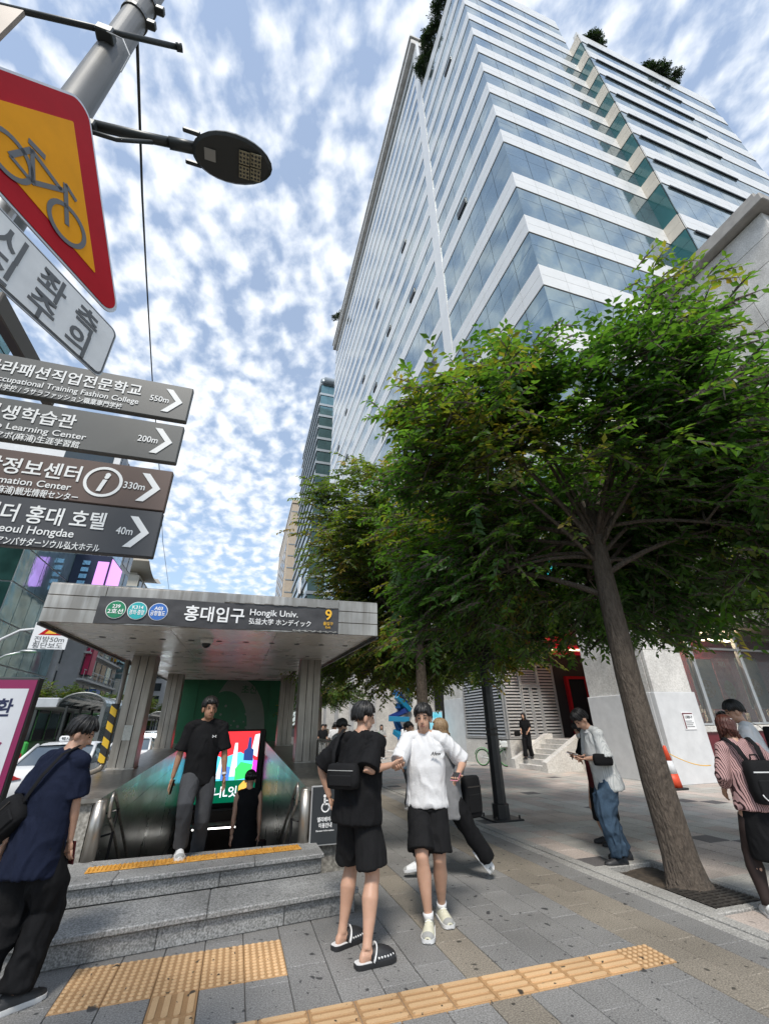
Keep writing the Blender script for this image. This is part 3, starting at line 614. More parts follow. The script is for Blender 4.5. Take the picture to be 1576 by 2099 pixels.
def grid(face, P, a0, n, cw, floors, single, parent, glass=m_tg, white=m_span, dark_open=()):
    cache = {}
    jg, jw, jd = MB(), MB(), MB()
    rz = 0 if face == 'y' else (-90 if face == 'x' else 90)
    for k in floors:
        z, gh, fh = LV[k]; split = gh*.62; key = (round(gh, 2), round(fh, 2))
        if single and key not in cache: cache[key] = (pane_mesh(cw-.03, gh-.02, .05, glass, 'window_pane', split), pane_mesh(cw-.018, fh-gh-.02, .09, white, 'spandrel_panel', (fh-gh)*.5))
        if single: gp, wp = cache[key]
        for i in range(n):
            a = a0+cw*i
            if single:
                for me, zz, nm, g in ((gp, z+.01, 'window_pane', .015), (wp, z+gh+.01, 'spandrel_panel', .009)):
                    if face == 'y': piece(nm, me, parent, (a+g, P, zz))
                    elif face == 'x': piece(nm, me, parent, (P, a+cw-g, zz), (0, 0, R(-90)))
                    else: piece(nm, me, parent, (P, a+g, zz), (0, 0, R(90)))
            else:
                fbox(jg, face, a+.015, a+cw-.015, z+.02, z+split-.01, 0, .05, P); fbox(jg, face, a+.015, a+cw-.015, z+split+.01, z+gh-.02, 0, .05, P)
                fbox(jw, face, a+.009, a+cw-.009, z+gh+.01, z+(fh+gh)/2-.008, 0, .09, P); fbox(jw, face, a+.009, a+cw-.009, z+(fh+gh)/2+.008, z+fh-.01, 0, .09, P)
            if (k, i) in dark_open:
                mb = MB(); fbox(mb, face, a+.1, a+cw-.1, z+.4, z+split-.15, .05, .16, P); mb.build('open_window', m_mull, parent)
    if jg.v: tag(jg.build('far_window_panes', glass, parent), kind='stuff'); tag(jw.build('far_spandrels', white, parent), kind='stuff')
core = MB(); core.box(TX+.02, 24.6, TY+.02, 30, 9.0, 71.5); core.box(TX+.02, 30, 21.0, 76.6, 9.0, 86.6); core.box(24.64, 42.6, 10.02, 30, 9.0, 63.9); core.build('curtain_wall_frame', m_mull, tower)
for k in range(15):
    for z0_, z1_, m_, nm in ((0, LV[k][1], m_tg, 'corner_pane'), (LV[k][1], LV[k][2], m_span, 'corner_panel')):
        mb = MB(); e_ = .05 if m_ is m_tg else .09; mb.box(TX-e_, TX+.012, TY-e_, TY+.012, LV[k][0]+z0_+.012, LV[k][0]+z1_-.012); mb.build(nm, m_, tower)
fl = range(0, 15)
grid('y', TY, TX, 8, 1.53, fl, True, tower)
grid('x', TX, TY, 6, 1.6, fl, True, tower, dark_open=((6, 3), (12, 2)))
grid('x', TX, 22.15, 34, 1.6, range(0, 19), False, tower, dark_open=((3, 5), (4, 1), (5, 9), (7, 3), (7, 12), (6, 20), (8, 8), (9, 16), (10, 4), (10, 24), (9, 28), (5, 24), (6, 29), (11, 11), (7, 23), (4, 18)))
grid('y', 10.0, 24.62, 6, 1.8, range(0, 13), True, tower)
grid('y', 10.0, 24.62+6*1.8, 4, 1.8, range(0, 13), False, tower)
grid('x', 24.62, 10.03, 1, 1.15, range(0, 13), False, tower, glass=m_teal, white=m_span2)
for k in range(0, 13):                       # dark ventilation slots below each band of the right wing
    z = LV[k][0]+LV[k][1]; mb = MB(); mb.box(25.3, 36.0, 9.84, 9.93, z-.22, z-.04); mb.build('vent_slot', m_mull, tower)
mb = MB(); mb.box(TX-.12, TX+.3, 20.82, 22.12, 9.9, 87.0, c=.02); mb.build('pilaster', m_span, tower)
mb = MB(); mb.box(TX-.75, TX+4, 20.9, 77.4, 86.62, 88.2, c=.05); mb.box(TX-.95, TX+4, 20.7, 77.6, 88.2, 88.7, c=.05); mb.build('roof_cornice', m_gran, tower)
mb = MB(); mb.box(TX-.06, 24.7, TY-.06, TY+.4, 71.65, 72.6); mb.box(TX-.06, TX+.4, TY+.4, 20.8, 71.65, 72.6); mb.box(24.56, 42.7, 9.93, 10.4, 64.25, 64.9); mb.build('parapet_coping', m_span, tower)
# base of granite blocks
mb = MB(); mb.box(TX-.05, 24.6, TY-.05, TY+1.2, 8.0, 9.85); mb.box(TX-.05, TX+1.0, TY+1.2, 77, 8.0, 9.85); mb.build('base_cornice', m_gran, tower)
def blocks(face, P, a0, a1, z0, z1, w, h, t=.12, mat=m_gran, name='granite_block', off=0.5):
    r = 0; z = z0
    while z < z1-.01:
        zz = min(z+h, z1); a = a0
        first = True
        while a < a1-.01:
            b = min(a+(w*off if (first and r % 2) else w), a1); first = False
            mb = MB(); 
            if face == 'y': mb.box(a+.004, b-.004, P-t, P, z+.004, zz-.004, c=.008)
            else: mb.box(P-t, P, a+.004, b-.004, z+.004, zz-.004, c=.008)
            mb.build(name, mat, tower); a = b
        z = zz; r += 1
mb = MB(); mb.box(12.16, 13.44, 11.14, 13.7, 0, 9.0); mb.build('corner_pier', m_gran, tower)
blocks('y', 11.13, 12.04, 13.56, 2.42, 8.0, 1.6, 1.25, off=1); blocks('x', 12.15, 11.15, 13.8, 2.42, 8.0, 1.4, 1.25, off=1)
mb = MB(); mb.box(11.98, 13.60, 10.96, 11.12, -.0, 2.42, c=.012); mb.build('painted_panel', m_granw, tower); mb = MB(); mb.box(11.97, 12.13, 11.125, 13.84, 0, 2.42, c=.012); mb.build('painted_panel', m_granw, tower)
mb = MB(); mb.box(13.45, 24.6, 12.2, 14, 5.2, 9.0); mb.build('base_wall', m_gran, tower); blocks('y', 12.19, 13.6, 24.6, 5.2, 8.0, 2.2, 1.4)
mb = MB(); mb.box(12.5, 16, 13.8, 22.4, 5.6, 9.0); mb.build('base_wall', m_gran, tower); blocks('x', 12.49, 13.8, 22.4, 5.6, 8.0, 2.2, 1.2)
for y0 in (22.4, 31, 39, 47, 55, 63, 71):      # arcade piers along the street side
    mb = MB(); mb.box(11.45, 13.4, y0+.02, y0+2.4, 0, 8.0); mb.build('arcade_pier', m_gran, tower)
    blocks('x', 11.44, y0, y0+2.42, 0 if y0 > 25 else 2.9, 8.0, 1.25, 1.3)
blocks('y', 22.4, 11.32, 13.4, 0, 8.0, 1.05, 1.3)
mb = MB(); mb.box(11.30, 11.43, 22.4, 24.8, 0, 2.9, c=.01); mb.build('painted_panel', m_granw, tower)
mb = MB(); mb.box(12.5, 13.5, 22.5, 77, 6.2, 8.0); mb.build('arcade_beam', m_gran, tower)
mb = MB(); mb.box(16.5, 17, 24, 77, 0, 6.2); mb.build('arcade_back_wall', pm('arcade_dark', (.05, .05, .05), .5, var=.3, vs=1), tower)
# roof gardens
# ------------------------------------------------------------------ podium block at the right edge
pod = thing('granite_podium', 'pale granite block with projecting coping at the top right edge', 'building', (22, 8, 0), wc=True)
mb = MB(); mb.box(18.1, 34, 5.1, 9.9, 5.0, 20.3); mb.build('wall', m_gran, pod)
r = 0
for z in np.arange(12.2, 20.2, 1.15):
    y = 5.0
    while y < 9.8:
        mb = MB(); mb.box(18.0, 18.09, y+.008, min(y+1.6, 9.85)-.008, z+.008, min(z+1.15, 20.25)-.008, c=.01); mb.build('granite_panel', m_gran, pod); y += 1.6
    x = 18.0
    while x < 26:
        mb = MB(); mb.box(x+.008, x+1.59, 4.95, 5.09, z+.008, min(z+1.15, 20.25)-.008, c=.01); mb.build('granite_panel', m_gran, pod); x += 1.6
mb = MB(); mb.box(17.55, 34, 4.55, 9.9, 20.32, 20.75, c=.04); mb.box(17.75, 34, 4.75, 9.9, 20.75, 21.2, c=.04); mb.build('coping', pm('coping_stone', (.36, .34, .315), .7, var=.15, vs=3), pod)
# ------------------------------------------------------------------ shop front right of the pier
shop = thing('corner_shop_front', 'glazed shop front with red posters and steel mullions beyond the granite pier', 'shop', (17, 12.9, 0), wc=True)
m_sg = pm('shop_glass', (.88, .92, .93), .02, 0, spec=.8); m_sg.node_tree.nodes['Principled BSDF'].inputs['Transmission Weight'].default_value = .92; m_sg.node_tree.nodes['Principled BSDF'].inputs['IOR'].default_value = 1.12
m_maroon = pm('maroon_panel', (.13, .015, .022), .4, var=.2, vs=3)
SY = 12.85
xs = [13.65, 16.35, 18.9, 21.5, 24]
for a, b in zip(xs[:-1], xs[1:]):
    for lo, hi in ((1.55, 4.12), (4.16, 5.1)):
        mb = MB(); mb.box(a+.05, b-.05, SY, SY+.012, lo, hi); mb.build('window_pane', m_sg, shop)
for x in xs:
    mb = MB(); mb.box(x-.07, x+.07, SY-.08, SY+.08, 1.45, 5.2, c=.01); mb.build('mullion', m_alu, shop)
for z in (1.5, 4.14): 
    mb = MB(); mb.box(13.6, 24, SY-.06, SY+.06, z-.04, z+.04, c=.008); mb.build('transom', m_alu, shop)
mb = MB(); mb.box(13.6, 24, SY-.25, SY-.02, 0, 1.25); mb.build('sill_wall', m_maroon, shop); mb = MB(); mb.box(13.6, 24, SY-.32, SY+.0, 1.25, 1.44, c=.02); mb.build('sill', m_gran, shop)
mb = MB(); mb.box(13.9, 40, SY+2.6, SY+2.65, 0, 5.4); mb.build('back_wall', m_maroon, shop); mb = MB(); mb.box(13.9, 40, SY+2.655, SY+2.75, 0, 5.4); mb.build('partition', m_mull, shop)
mb = MB(); mb.box(13.6, 40, SY+.1, SY+2.6, .6, .7); mb.build('shop_floor', pm('shop_floor', (.12, .10, .09), .4), shop)
mb = MB(); mb.box(13.6, 40, SY+.1, SY+2.6, 5.1, 5.2); mb.build('shop_ceiling', pm('shop_ceiling', (.35, .33, .3), .6), shop)
m_pink = pm('poster_pink', (.62, .04, .14), .4, var=.3, vs=5, col2=(.80, .40, .42)); m_pblue = pm('poster_blue', (.42, .55, .62), .4, var=.2, vs=3, col2=(.6, .66, .66))
m_food = pm('poster_food', (.62, .35, .10), .4, var=.4, vs=9, col2=(.75, .65, .5))
def poster(x0, x1, z0, z1, y, mat, par, food=True, letter=None):
    mb = MB(); mb.box(x0, x1, y, y+.01, z0, z1); p = mb.build('poster', mat, par)
    if food:
        mb = MB(); w = x1-x0; h = z1-z0
        mb.prism(arc(x0+w*.5, z0+h*.4, w*.3, h*.18, 0, 340, 14), (0, y-.002, 0), (1, 0, 0), (0, 0, 1), (0, .0015, 0)); mb.build('poster_picture', m_food, p)
    if letter: text('lettering', letter, (x1-x0)*.22, m_white, p, ((x0+x1)/2, y-.003, z1-(x1-x0)*.3), (1, 0, 0), (0, 0, 1), (0, -1, 0), .002, 'CENTER')
poster(15.0, 16.2, 2.05, 3.75, SY+.35, m_pblue, shop, letter='스'); poster(16.5, 17.75, 2.0, 3.8, SY+.35, m_pblue, shop); poster(17.8, 18.75, 1.9, 3.85, SY+.35, m_pink, shop, letter='치킨'); poster(19.1, 20.3, 2.0, 3.9, SY+.35, m_pblue, shop)
for k in range(3):
    mb = MB(); mb.box(14.2+2.3*k, 15.9+2.3*k, SY+1.2, SY+1.35, 4.75, 4.82); mb.build('ceiling_lamp', em('shop_lamp%d' % k, (1, .78, .50), 26.0), shop)
for k in range(14):
    x = 14.2+.62*k; mb = MB(); mb.box(x, x+.05, SY+.6, SY+.75, 1.5, 1.85+.25*rng.random(), c=.01); mb.box(x-.12, x+.16, SY+.55, SY+.85, 1.44, 1.5); mb.build('counter_stand', pm('stand%d' % k, (.6, .6, .58), .5), shop)
nz = MB(); nz.box(12.78, 13.22, 10.94, 10.955, 1.38, 1.85); nz = nz.build('posted_notice', m_white); tag(nz, 'small white notice with red edge on the painted pier', 'notice')
mb = MB(); mb.box(12.80, 12.84, 10.934, 10.939, 1.4, 1.83); mb.box(12.84, 13.20, 10.934, 10.939, 1.80, 1.83); mb.build('red_edge', m_maroon, nz)
text('lettering', '1588-9', .11, m_mull, nz, (13.02, 10.936, 1.68), U, W, NY, .001, 'CENTER', wid=.28)
for k in range(4):
    mb = MB(); mb.box(12.86, 13.16-.05*(k % 2), 10.935, 10.939, 1.45+.05*k, 1.465+.05*k); mb.build('print_line', m_mull, nz)
# ------------------------------------------------------------------ recessed bay with louvres, steps and red sign
bay = thing('recessed_shop_bay', 'recessed shop bay with grey louvre doors, red sign band and granite stairs', 'shop', (13, 17, 0), wc=True)
m_louv = pm('louvre_grey', (.40, .40, .40), .45, .3, var=.1, vs=5)
mb = MB(); mb.box(12.9, 20, 13.85, 21.9, 0, 1.02); mb.build('platform', m_gran, bay)
mb = MB(); mb.box(11.05, 13.0, 17.9, 21.9, 0, 1.0); mb.build('louvre_plinth', m_gran, bay)
mb = MB(); mb.box(12.6, 13.0, 13.85, 15.5, 0, 1.0, c=.01); mb.build('platform_wall', m_gran, bay)
n = 6
for k in range(n):
    mb = MB(); mb.box(11.15+.29*k, 12.95, 15.8, 17.6, 1.02/n*k+(.002 if k else 0), 1.02/n*(k+1), c=.008); mb.build('stair_step', m_gran, bay)
for y0, y1 in ((15.5, 15.8), (17.6, 17.9)):
    mb = MB(); mb.prism([(11.0, 0), (13.0, 0), (13.0, 1.22), (12.75, 1.22), (11.0, .32)], (0, y0, 0), (1, 0, 0), (0, 0, 1), (0, y1-y0, 0)); mb.build('stair_flank', m_gran, bay)
def louvre(face, P, a0, a1, z0, z1, n):
    fr = MB(); d = .06
    for (p, q, lo, hi) in ((a0, a0+.07, z0, z1), (a1-.07, a1, z0, z1), (a0+.07, a1-.07, z0, z0+.07), (a0+.07, a1-.07, z1-.07, z1)):
        fbox(fr, face, p, q, lo, hi, -.02, d, P)
    o = fr.build('louvre_frame', m_louv, bay)
    for k in range(n):
        z = z0+.09+(z1-z0-.18)*k/n; h = (z1-z0-.18)/n*.62; mb = MB()
        if face == 'y': mb.add([(a0+.07, P-.04, z), (a1-.07, P-.04, z), (a1-.07, P+.01, z+h), (a0+.07, P+.01, z+h), (a0+.07, P-.03, z-.01), (a1-.07, P-.03, z-.01), (a1-.07, P+.02, z+h-.01), (a0+.07, P+.02, z+h-.01)], [(0, 1, 2, 3), (7, 6, 5, 4), (0, 4, 5, 1), (3, 2, 6, 7)])
        else: mb.add([(P-.04, a0+.07, z), (P-.04, a1-.07, z), (P+.01, a1-.07, z+h), (P+.01, a0+.07, z+h), (P-.03, a0+.07, z-.01), (P-.03, a1-.07, z-.01), (P+.02, a1-.07, z+h-.01), (P+.02, a0+.07, z+h-.01)], [(0, 1, 2, 3), (7, 6, 5, 4), (0, 4, 5, 1), (3, 2, 6, 7)])
        mb.build('slat', m_louv, o)
mb = MB(); mb.box(11.12, 13.86, 18.03, 21.8, 1.0, 4.05); mb.build('louvre_enclosure', m_mull, bay)
louvre('y', 18.0, 11.10, 12.0, 1.03, 4.07, 22); louvre('y', 18.0, 12.0, 12.95, 3.15, 4.07, 7); louvre('y', 18.0, 12.02, 12.48, 1.03, 3.13, 15); louvre('y', 18.0, 12.49, 12.94, 1.03, 3.13, 15); louvre('y', 18.0, 12.95, 13.86, 1.03, 4.07, 22); louvre('x', 11.09, 18.05, 21.8, 1.03, 4.07, 22)
m_red = pm('sign_red', (.62, .012, .03), .35, emit=(.8, .01, .03), es=.12)
mb = MB(); mb.box(13.9, 20, 18.4, 18.5, 1.0, 5.6); mb.build('bay_back_wall', m_mull, bay); mb = MB(); mb.box(12.6, 20, 21.85, 21.95, 0, 5.6); mb.build('rear_wall', m_gran, bay)
mb = MB(); mb.box(14.75, 14.87, 18.2, 18.38, 1.03, 3.62); mb.box(15.85, 15.97, 18.2, 18.38, 1.03, 3.62); mb.box(14.87, 15.85, 18.2, 18.38, 3.5, 3.62); mb.build('door_frame', pm('door_red', (.50, .015, .025), .4), bay)
mb = MB(); mb.box(14.87, 15.85, 18.3, 18.34, 1.03, 3.5); mb.build('door_pane', glassy('door_glass', (.03, .035, .04), .05, .2), bay)
louvre('y', 18.3, 16.1, 17.9, 1.03, 4.2, 24)
poster(16.35, 17.0, 2.35, 3.65, 18.15, m_pink, bay, letter='메뉴'); poster(16.45, 17.3, 1.15, 2.25, 18.12, m_pink, bay, letter='할인')
mb = MB(); mb.box(11.3, 19.5, 16.9, 18.3, 4.62, 4.86, c=.01); mb.build('sign_band', m_red, bay)
mb = MB(); mb.box(11.9, 19.5, 16.86, 16.89, 4.58, 4.66); mb.build('light_strip', em('strip_warm', (1, .80, .45), 2.2), bay)
mb = MB(); mb.box(12.2, 13.7, 16.7, 17.6, 4.9, 5.75, c=.01); sb = mb.build('sign_box', m_red, bay)
mb = MB(); mb.tube([(11.75, 16.85, 4.75), (11.85, 16.85, 5.0), (11.75, 16.85, 5.2)], [.03, .05, .02], 8); mb.tube([(11.85, 16.85, 5.0), (12.02, 16.85, 4.9)], .025, 8); mb.tube([(11.83, 16.85, 4.95), (11.98, 16.85, 5.25)], .022, 8); mb.build('white_emblem', m_white, sb)
mb = MB(); mb.box(12.5, 20, 13.9, 18.5, 5.5, 5.6); mb.build('bay_ceiling', pm('bay_ceiling', (.45, .44, .42), .7), bay)
for k, (x, y) in enumerate(((11.8, 17.4), (12.3, 17.6), (15.5, 16.0))):
    mb = MB(); mb.tube([(x, y, 4.60), (x, y, 4.63)] if x < 13 else [(x, y, 5.47), (x, y, 5.5)], .10, 12); mb.build('downlight', em('bay_lamp%d' % k, (1, .85, .6), 5.0), bay)
# lit teal shop signs on the tower base behind the leaves
for (y0, y1, z0, z1, c, lb) in ((14.6, 17.4, 7.0, 8.4, (.03, .42, .45), 'lit teal shop sign on the tower base nearest the pier'), (23.2, 25.6, 6.0, 8.6, (.10, .30, .55), 'blue banner sign hanging on the tower base farther back')):
    mb = MB(); mb.box(TX-.35, TX-.14, y0, y1, z0, z1, c=.01); s_ = mb.build('shop_sign', pm('teal_sign_%d' % y0, c, .35, emit=c, es=.35)); tag(s_, lb, 'sign')
# ================================================================== FAR TOWERS ON THE RIGHT SIDE
m_g2 = glassy('green_glass', (.16, .27, .28), .08, .6, .02); m_g2b = pm('green_tower_fin', (.30, .34, .37), .4, .5)
m_tile = pm('beige_tile', (.50, .42, .33), .6, var=.1, vs=1.2); m_winD = glassy('window_dark', (.05, .065, .075), .06, .3, .01)
t2 = thing('green_glass_tower', 'slim green glass tower with rounded top edge behind the banded tower', 'office building', (18, 100, 0), wc=True)
mb = MB(); mb.box(10.95, 30, 90.1, 128, 0, 87.5); mb.build('frame', m_mull, t2)
pn = {}
for k in range(23):
    z = 2+3.7*k
    for i in range(2):
        mb = MB(); mb.box(11.0+2.0*i, 12.96+2.0*i, 90.0, 90.08, z+.05, z+2.9); mb.build('window_pane', m_g2, t2)
    for i in range(7):
        mb = MB(); mb.box(10.86, 10.94, 90.2+5.4*i, 95.4+5.4*i, z+.05, z+2.5); mb.build('window_pane', m_g2, t2)
    mb = MB(); mb.box(10.7, 15.2, 89.85, 90.09, z+2.95, z+3.65); mb.box(10.62, 10.93, 90.1, 128, z+2.6, z+3.65); mb.build('floor_band', m_g2b, t2)
mb = MB(); mb.tube([(11.6, 89.6, 87.6), (30, 89.6, 87.6)], 1.0, 14); mb.tube([(11.6, 89.6, 87.6), (11.6, 128, 87.6)], 1.0, 14); mb.build('rounded_roof_edge', m_g2b, t2, True)
s_ = MB(); s_.box(10.2, 10.55, 100, 104, 30, 34); tag(s_.build('wall_sign', m_white), 'small white square sign high on the green glass tower', 'sign')
t3 = thing('beige_tower', 'beige tiled tower behind the green glass tower', 'building', (14, 150, 0), wc=True)
mb = MB(); mb.box(9.2, 30, 135, 190, 0, 72); mb.box(8.8, 30, 138, 184, 0, 60); mb.build('wall', m_tile, t3)
mb = MB(); mb.box(9.0, 30, 134.7, 190, 72.0, 73.2); mb.build('roof_edge', m_tile, t3)
for k in range(17):
    for i in range(5):
        mb = MB(); mb.box(8.70, 8.79, 140+8.5*i, 145+8.5*i, 4+3.3*k, 5.8+3.3*k); mb.build('window', m_winD, t3)
    mb = MB(); mb.box(9.1, 13, 134.9, 134.99, 3+4.1*k, 3.35+4.1*k); mb.build('tile_course', m_g2b, t3)
t4 = thing('far_white_building', 'pale low building at the far end of the street', 'building', (4, 260, 0), wc=True)
mb = MB(); mb.box(7.5, 40, 200, 330, 0, 42); mb.build('wall', m_tile, t4)
for k in range(9):
    for i in range(8): mb = MB(); mb.box(7.3, 7.49, 204+15*i, 212+15*i, 4+4*k, 6+4*k); mb.build('window', m_winD, t4)
# ================================================================== BUILDINGS ACROSS THE ROAD
m_lg = glassy('left_glass', (.42, .62, .66), .08, .6, .03, var=.3); m_lgd = glassy('left_glass_dark', (.05, .14, .13), .08, .55, .02, var=.4); m_lw = pm('left_white', (.62, .63, .64), .5, var=.08, vs=1)
m_lb = glassy('left_glass_blue', (.25, .42, .58), .06, .7, .02)
def glass_block(name, label, x, y0, y1, h, fx, fh, mx, my, wide=28, ny=4, mull=m_mull):
    t = thing(name, label, 'building', (x-5, (y0+y1)/2, 0), wc=True)
    mb = MB(); mb.box(x-wide, x-.1, y0+.1, y1, -.2, h); mb.build('frame', mull, t)
    nf = int(h/fh); nx = max(1, round((y1-y0)/fx))
    for k in range(nf):
        for i in range(nx):
            a = y0+(y1-y0)*i/nx; b = y0+(y1-y0)*(i+1)/nx; mb = MB(); mb.box(x-.08, x, a+.06, b-.06, k*fh+.08, (k+1)*fh-.08); mb.build('window_pane', mx, t)
        for i in range(ny):
            mb = MB(); mb.box(x-fx*(i+1)+.06, x-fx*i-.06-.1, y0, y0+.08, k*fh+.08, (k+1)*fh-.08); mb.build('window_pane', my, t)
    return t
glass_block('tall_glass_building', 'tall pale teal glass building seen above the direction boards at left edge', -24, 14, 37, 36, 3.3, 4.0, m_lg, m_lg, ny=1)
glass_block('dark_glass_building', 'green glass building with dark end wall behind the canopy at left', -24, 52, 68, 29, 2.7, 3.9, m_lg, m_lgd, ny=6, mull=m_lw)
bb = thing('blue_glass_building', 'blue glass building with white framed punched windows beyond the violet screen', 'building', (-28, 80, 0), wc=True)
mb = MB(); mb.box(-44, -24, 70, 92, -.2, 44); mb.build('wall', m_lw, bb)
for k in range(11):
    for (a, b, m) in ((70.6, 73.2, m_winD), (74.2, 76.8, m_winD), (78, 84.8, m_lb), (86, 88.6, m_winD), (89.4, 91.6, m_winD)):
        mb = MB(); mb.box(-24.1, -23.93, a, b, 2+3.9*k, 5.0+3.9*k if m is m_winD else 5.85+3.9*k); mb.build('window', m, bb)
    mb = MB(); mb.box(-32, -25, 69.93, 70.05, 2+3.9*k, 5+3.9*k); mb.build('window', m_winD, bb)
vs_ = thing('violet_screen_box', 'navy box with glowing violet screen projecting from the building', 'screen', (-23, 66, 18), wc=True)
mb = MB(); mb.box(-24, -19.6, 65, 71, 17.5, 23.5, c=.05); mb.build('housing', pm('navy_box', (.012, .02, .06), .4), vs_)
mb = MB(); mb.box(-19.59, -19.5, 65.3, 70.7, 17.8, 23.2); mb.box(-21.1, -19.75, 64.88, 64.98, 18.6, 22.6); mb.build('screen', em('violet_screen', (.62, .28, .82), 1.0), vs_)
for k in range(5): mb = MB(); mb.box(-23.0+.1, -22.0, 64.9, 64.99, 18.2+.95*k, 18.8+.95*k); mb.build('sign_letter_block', m_lb, vs_)
pv = thing('pavilion_roof_building', 'cream building with small upturned pavilion roof on top', 'building', (-33, 118, 0), wc=True)
mb = MB(); mb.box(-48, -24, 100, 132, -.2, 29); mb.build('wall', pm('cream_wall', (.62, .58, .50), .6, var=.08, vs=.5), pv)
for k in range(7):
    for i in range(7): mb = MB(); mb.box(-24.1, -23.9, 102+4.2*i, 105+4.2*i, 2+3.9*k, 4.6+3.9*k); mb.build('window', m_winD, pv)
mb = MB(); mb.box(-36, -24.6, 104, 128, 29, 30.2); mb.build('roof_terrace', m_lb, pv)
mb = MB(); mb.box(-31, -26, 108, 120, 30.2, 34); mb.build('pavilion', MATS['cream_wall'], pv)
for k in range(3): mb = MB(); mb.box(-25.98, -25.9, 109+3.7*k, 111.6+3.7*k, 31, 33.4); mb.build('pavilion_window', m_winD, pv)
mb = MB(); n = 12
for i in range(n):
    t0, t1 = i/n*2-1, (i+1)/n*2-1; c0, c1 = 36.2+1.6*t0*t0, 36.2+1.6*t1*t1
    ya, yb2 = 114+9*t0, 114+9*t1
    mb.add([(-34, ya, c0-1.2), (-24, ya, c0-1.2), (-24, yb2, c1-1.2), (-34, yb2, c1-1.2), (-33, ya, c0), (-25, ya, c0), (-25, yb2, c1), (-33, yb2, c1)], [(0, 1, 2, 3), (4, 7, 6, 5), (0, 4, 5, 1), (2, 6, 7, 3), (1, 5, 6, 2), (0, 3, 7, 4)])
mb.build('upturned_roof', pm('pale_roof', (.55, .50, .42), .6), pv); mb = MB(); mb.box(-30, -27, 110, 118, 34, 35.2); mb.build('roof_neck', MATS['cream_wall'], pv)
# lower street fronts with signs
lf = thing('shop_row_building', 'grey mid-rise shop building with balconies and small signs across the road', 'building', (-23, 84, 0), wc=True)
mb = MB(); mb.box(-24, -21.5, 71, 90, -.2, 15); mb.build('wall', pm('row_grey', (.42, .42, .43), .6, var=.12, vs=.8), lf)
for k in range(4):
    for i in range(6):
        mb = MB(); mb.box(-21.52, -21.4, 71.5+3.1*i, 73.9+3.1*i, 1.5+3.5*k, 3.9+3.5*k); mb.build('window', m_winD if (i+k) % 3 else m_lg, lf)
    mb = MB(); mb.box(-21.5, -20.8, 71, 90, 4.3+3.5*k, 4.55+3.5*k); mb.build('balcony_slab', m_lw, lf)
for k in range(4):
    for i in range(9): mb = MB(); mb.box(-20.86, -20.8, 71.2+2.1*i, 71.28+2.1*i, 4.55+3.5*k, 5.6+3.5*k); mb.build('balcony_post', m_lw, lf)
    mb = MB(); mb.box(-20.87, -20.79, 71, 90, 5.6+3.5*k, 5.7+3.5*k); mb.build('balcony_rail', m_lw, lf)
sgs = [((-20.7, 72, 8.5, 2.2, 5.5), (.55, .02, .10), 'tall crimson blade sign on the shop row across the road'), ((-20.5, 86.5, 12.0, 3.4, 3.6), (.30, .62, .70), 'bright cyan and yellow advertising panel on the shop row'), ((-20.7, 78, 4.8, 2.4, 2.4), (.10, .22, .55), 'blue shop sign low on the shop row'), ((-20.7, 91.2, 5.5, 1.6, 4.4), (.70, .68, .60), 'pale blade sign at the far end of the shop row')]
for i, ((x, y, z, w, h), c, lb) in enumerate(sgs):
    t = thing('shop_sign', lb, 'sign', (x, y, z), wc=True, group=None)
    mb = MB(); mb.box(x-.9, x, y, y+w, z, z+h, c=.04); mb.build('sign_case', m_mull, t); mb = MB(); mb.box(x+.005, x+.04, y+.1, y+w-.1, z+.1, z+h-.1); mb.build('sign_face', pm('sign_face%d' % i, c, .4), t)
    mb = MB(); mb.box(x-.85, x-.05, y-.05, y-.006, z+.1, z+h-.1); mb.build('sign_face', MATS['sign_face%d' % i], t)
    if i == 1:
        mb = MB(); mb.box(x-.85, x-.4, y-.07, y-.055, z+.1, z+h-.1); mb.build('yellow_stripe', m_yl, t)
lf2 = thing('pale_glass_midrise', 'pale green glass mid-rise beyond the shop row', 'building', (-22, 100, 0), wc=True)
mb = MB(); mb.box(-30, -20.6, 93.5, 99.5, -.2, 22); mb.build('frame', m_lw, lf2)
for k in range(6):
    for i in range(2):
        mb = MB(); mb.box(-20.58, -20.5, 93.7+2.95*i, 96.4+2.95*i, .3+3.6*k, 3.6+3.6*k); mb.build('window_pane', m_lg, lf2)
    for i in range(2): mb = MB(); mb.box(-23.4-2.8*i, -20.8-2.8*i, 93.4, 93.48, .3+3.6*k, 3.6+3.6*k); mb.build('window_pane', m_lg, lf2)
lf3 = thing('white_grid_building', 'white building with close window grid far down the left side of the street', 'building', (-20, 150, 0), wc=True)
mb = MB(); mb.box(-40, -19, 134, 175, -.2, 30); mb.box(-40, -17.5, 185, 240, -.2, 38); mb.build('wall', m_lw, lf3)
for k in range(9):
    for i in range(12): mb = MB(); mb.box(-19.05, -18.9, 135+3.3*i, 137+3.3*i, 1.5+3.1*k, 3.4+3.1*k); mb.build('window', m_winD, lf3)
    for i in range(5): mb = MB(); mb.box(-22.5-3.2*i, -20.5-3.2*i, 133.9, 133.99, 1.5+3.1*k, 3.4+3.1*k); mb.build('window', m_winD, lf3)
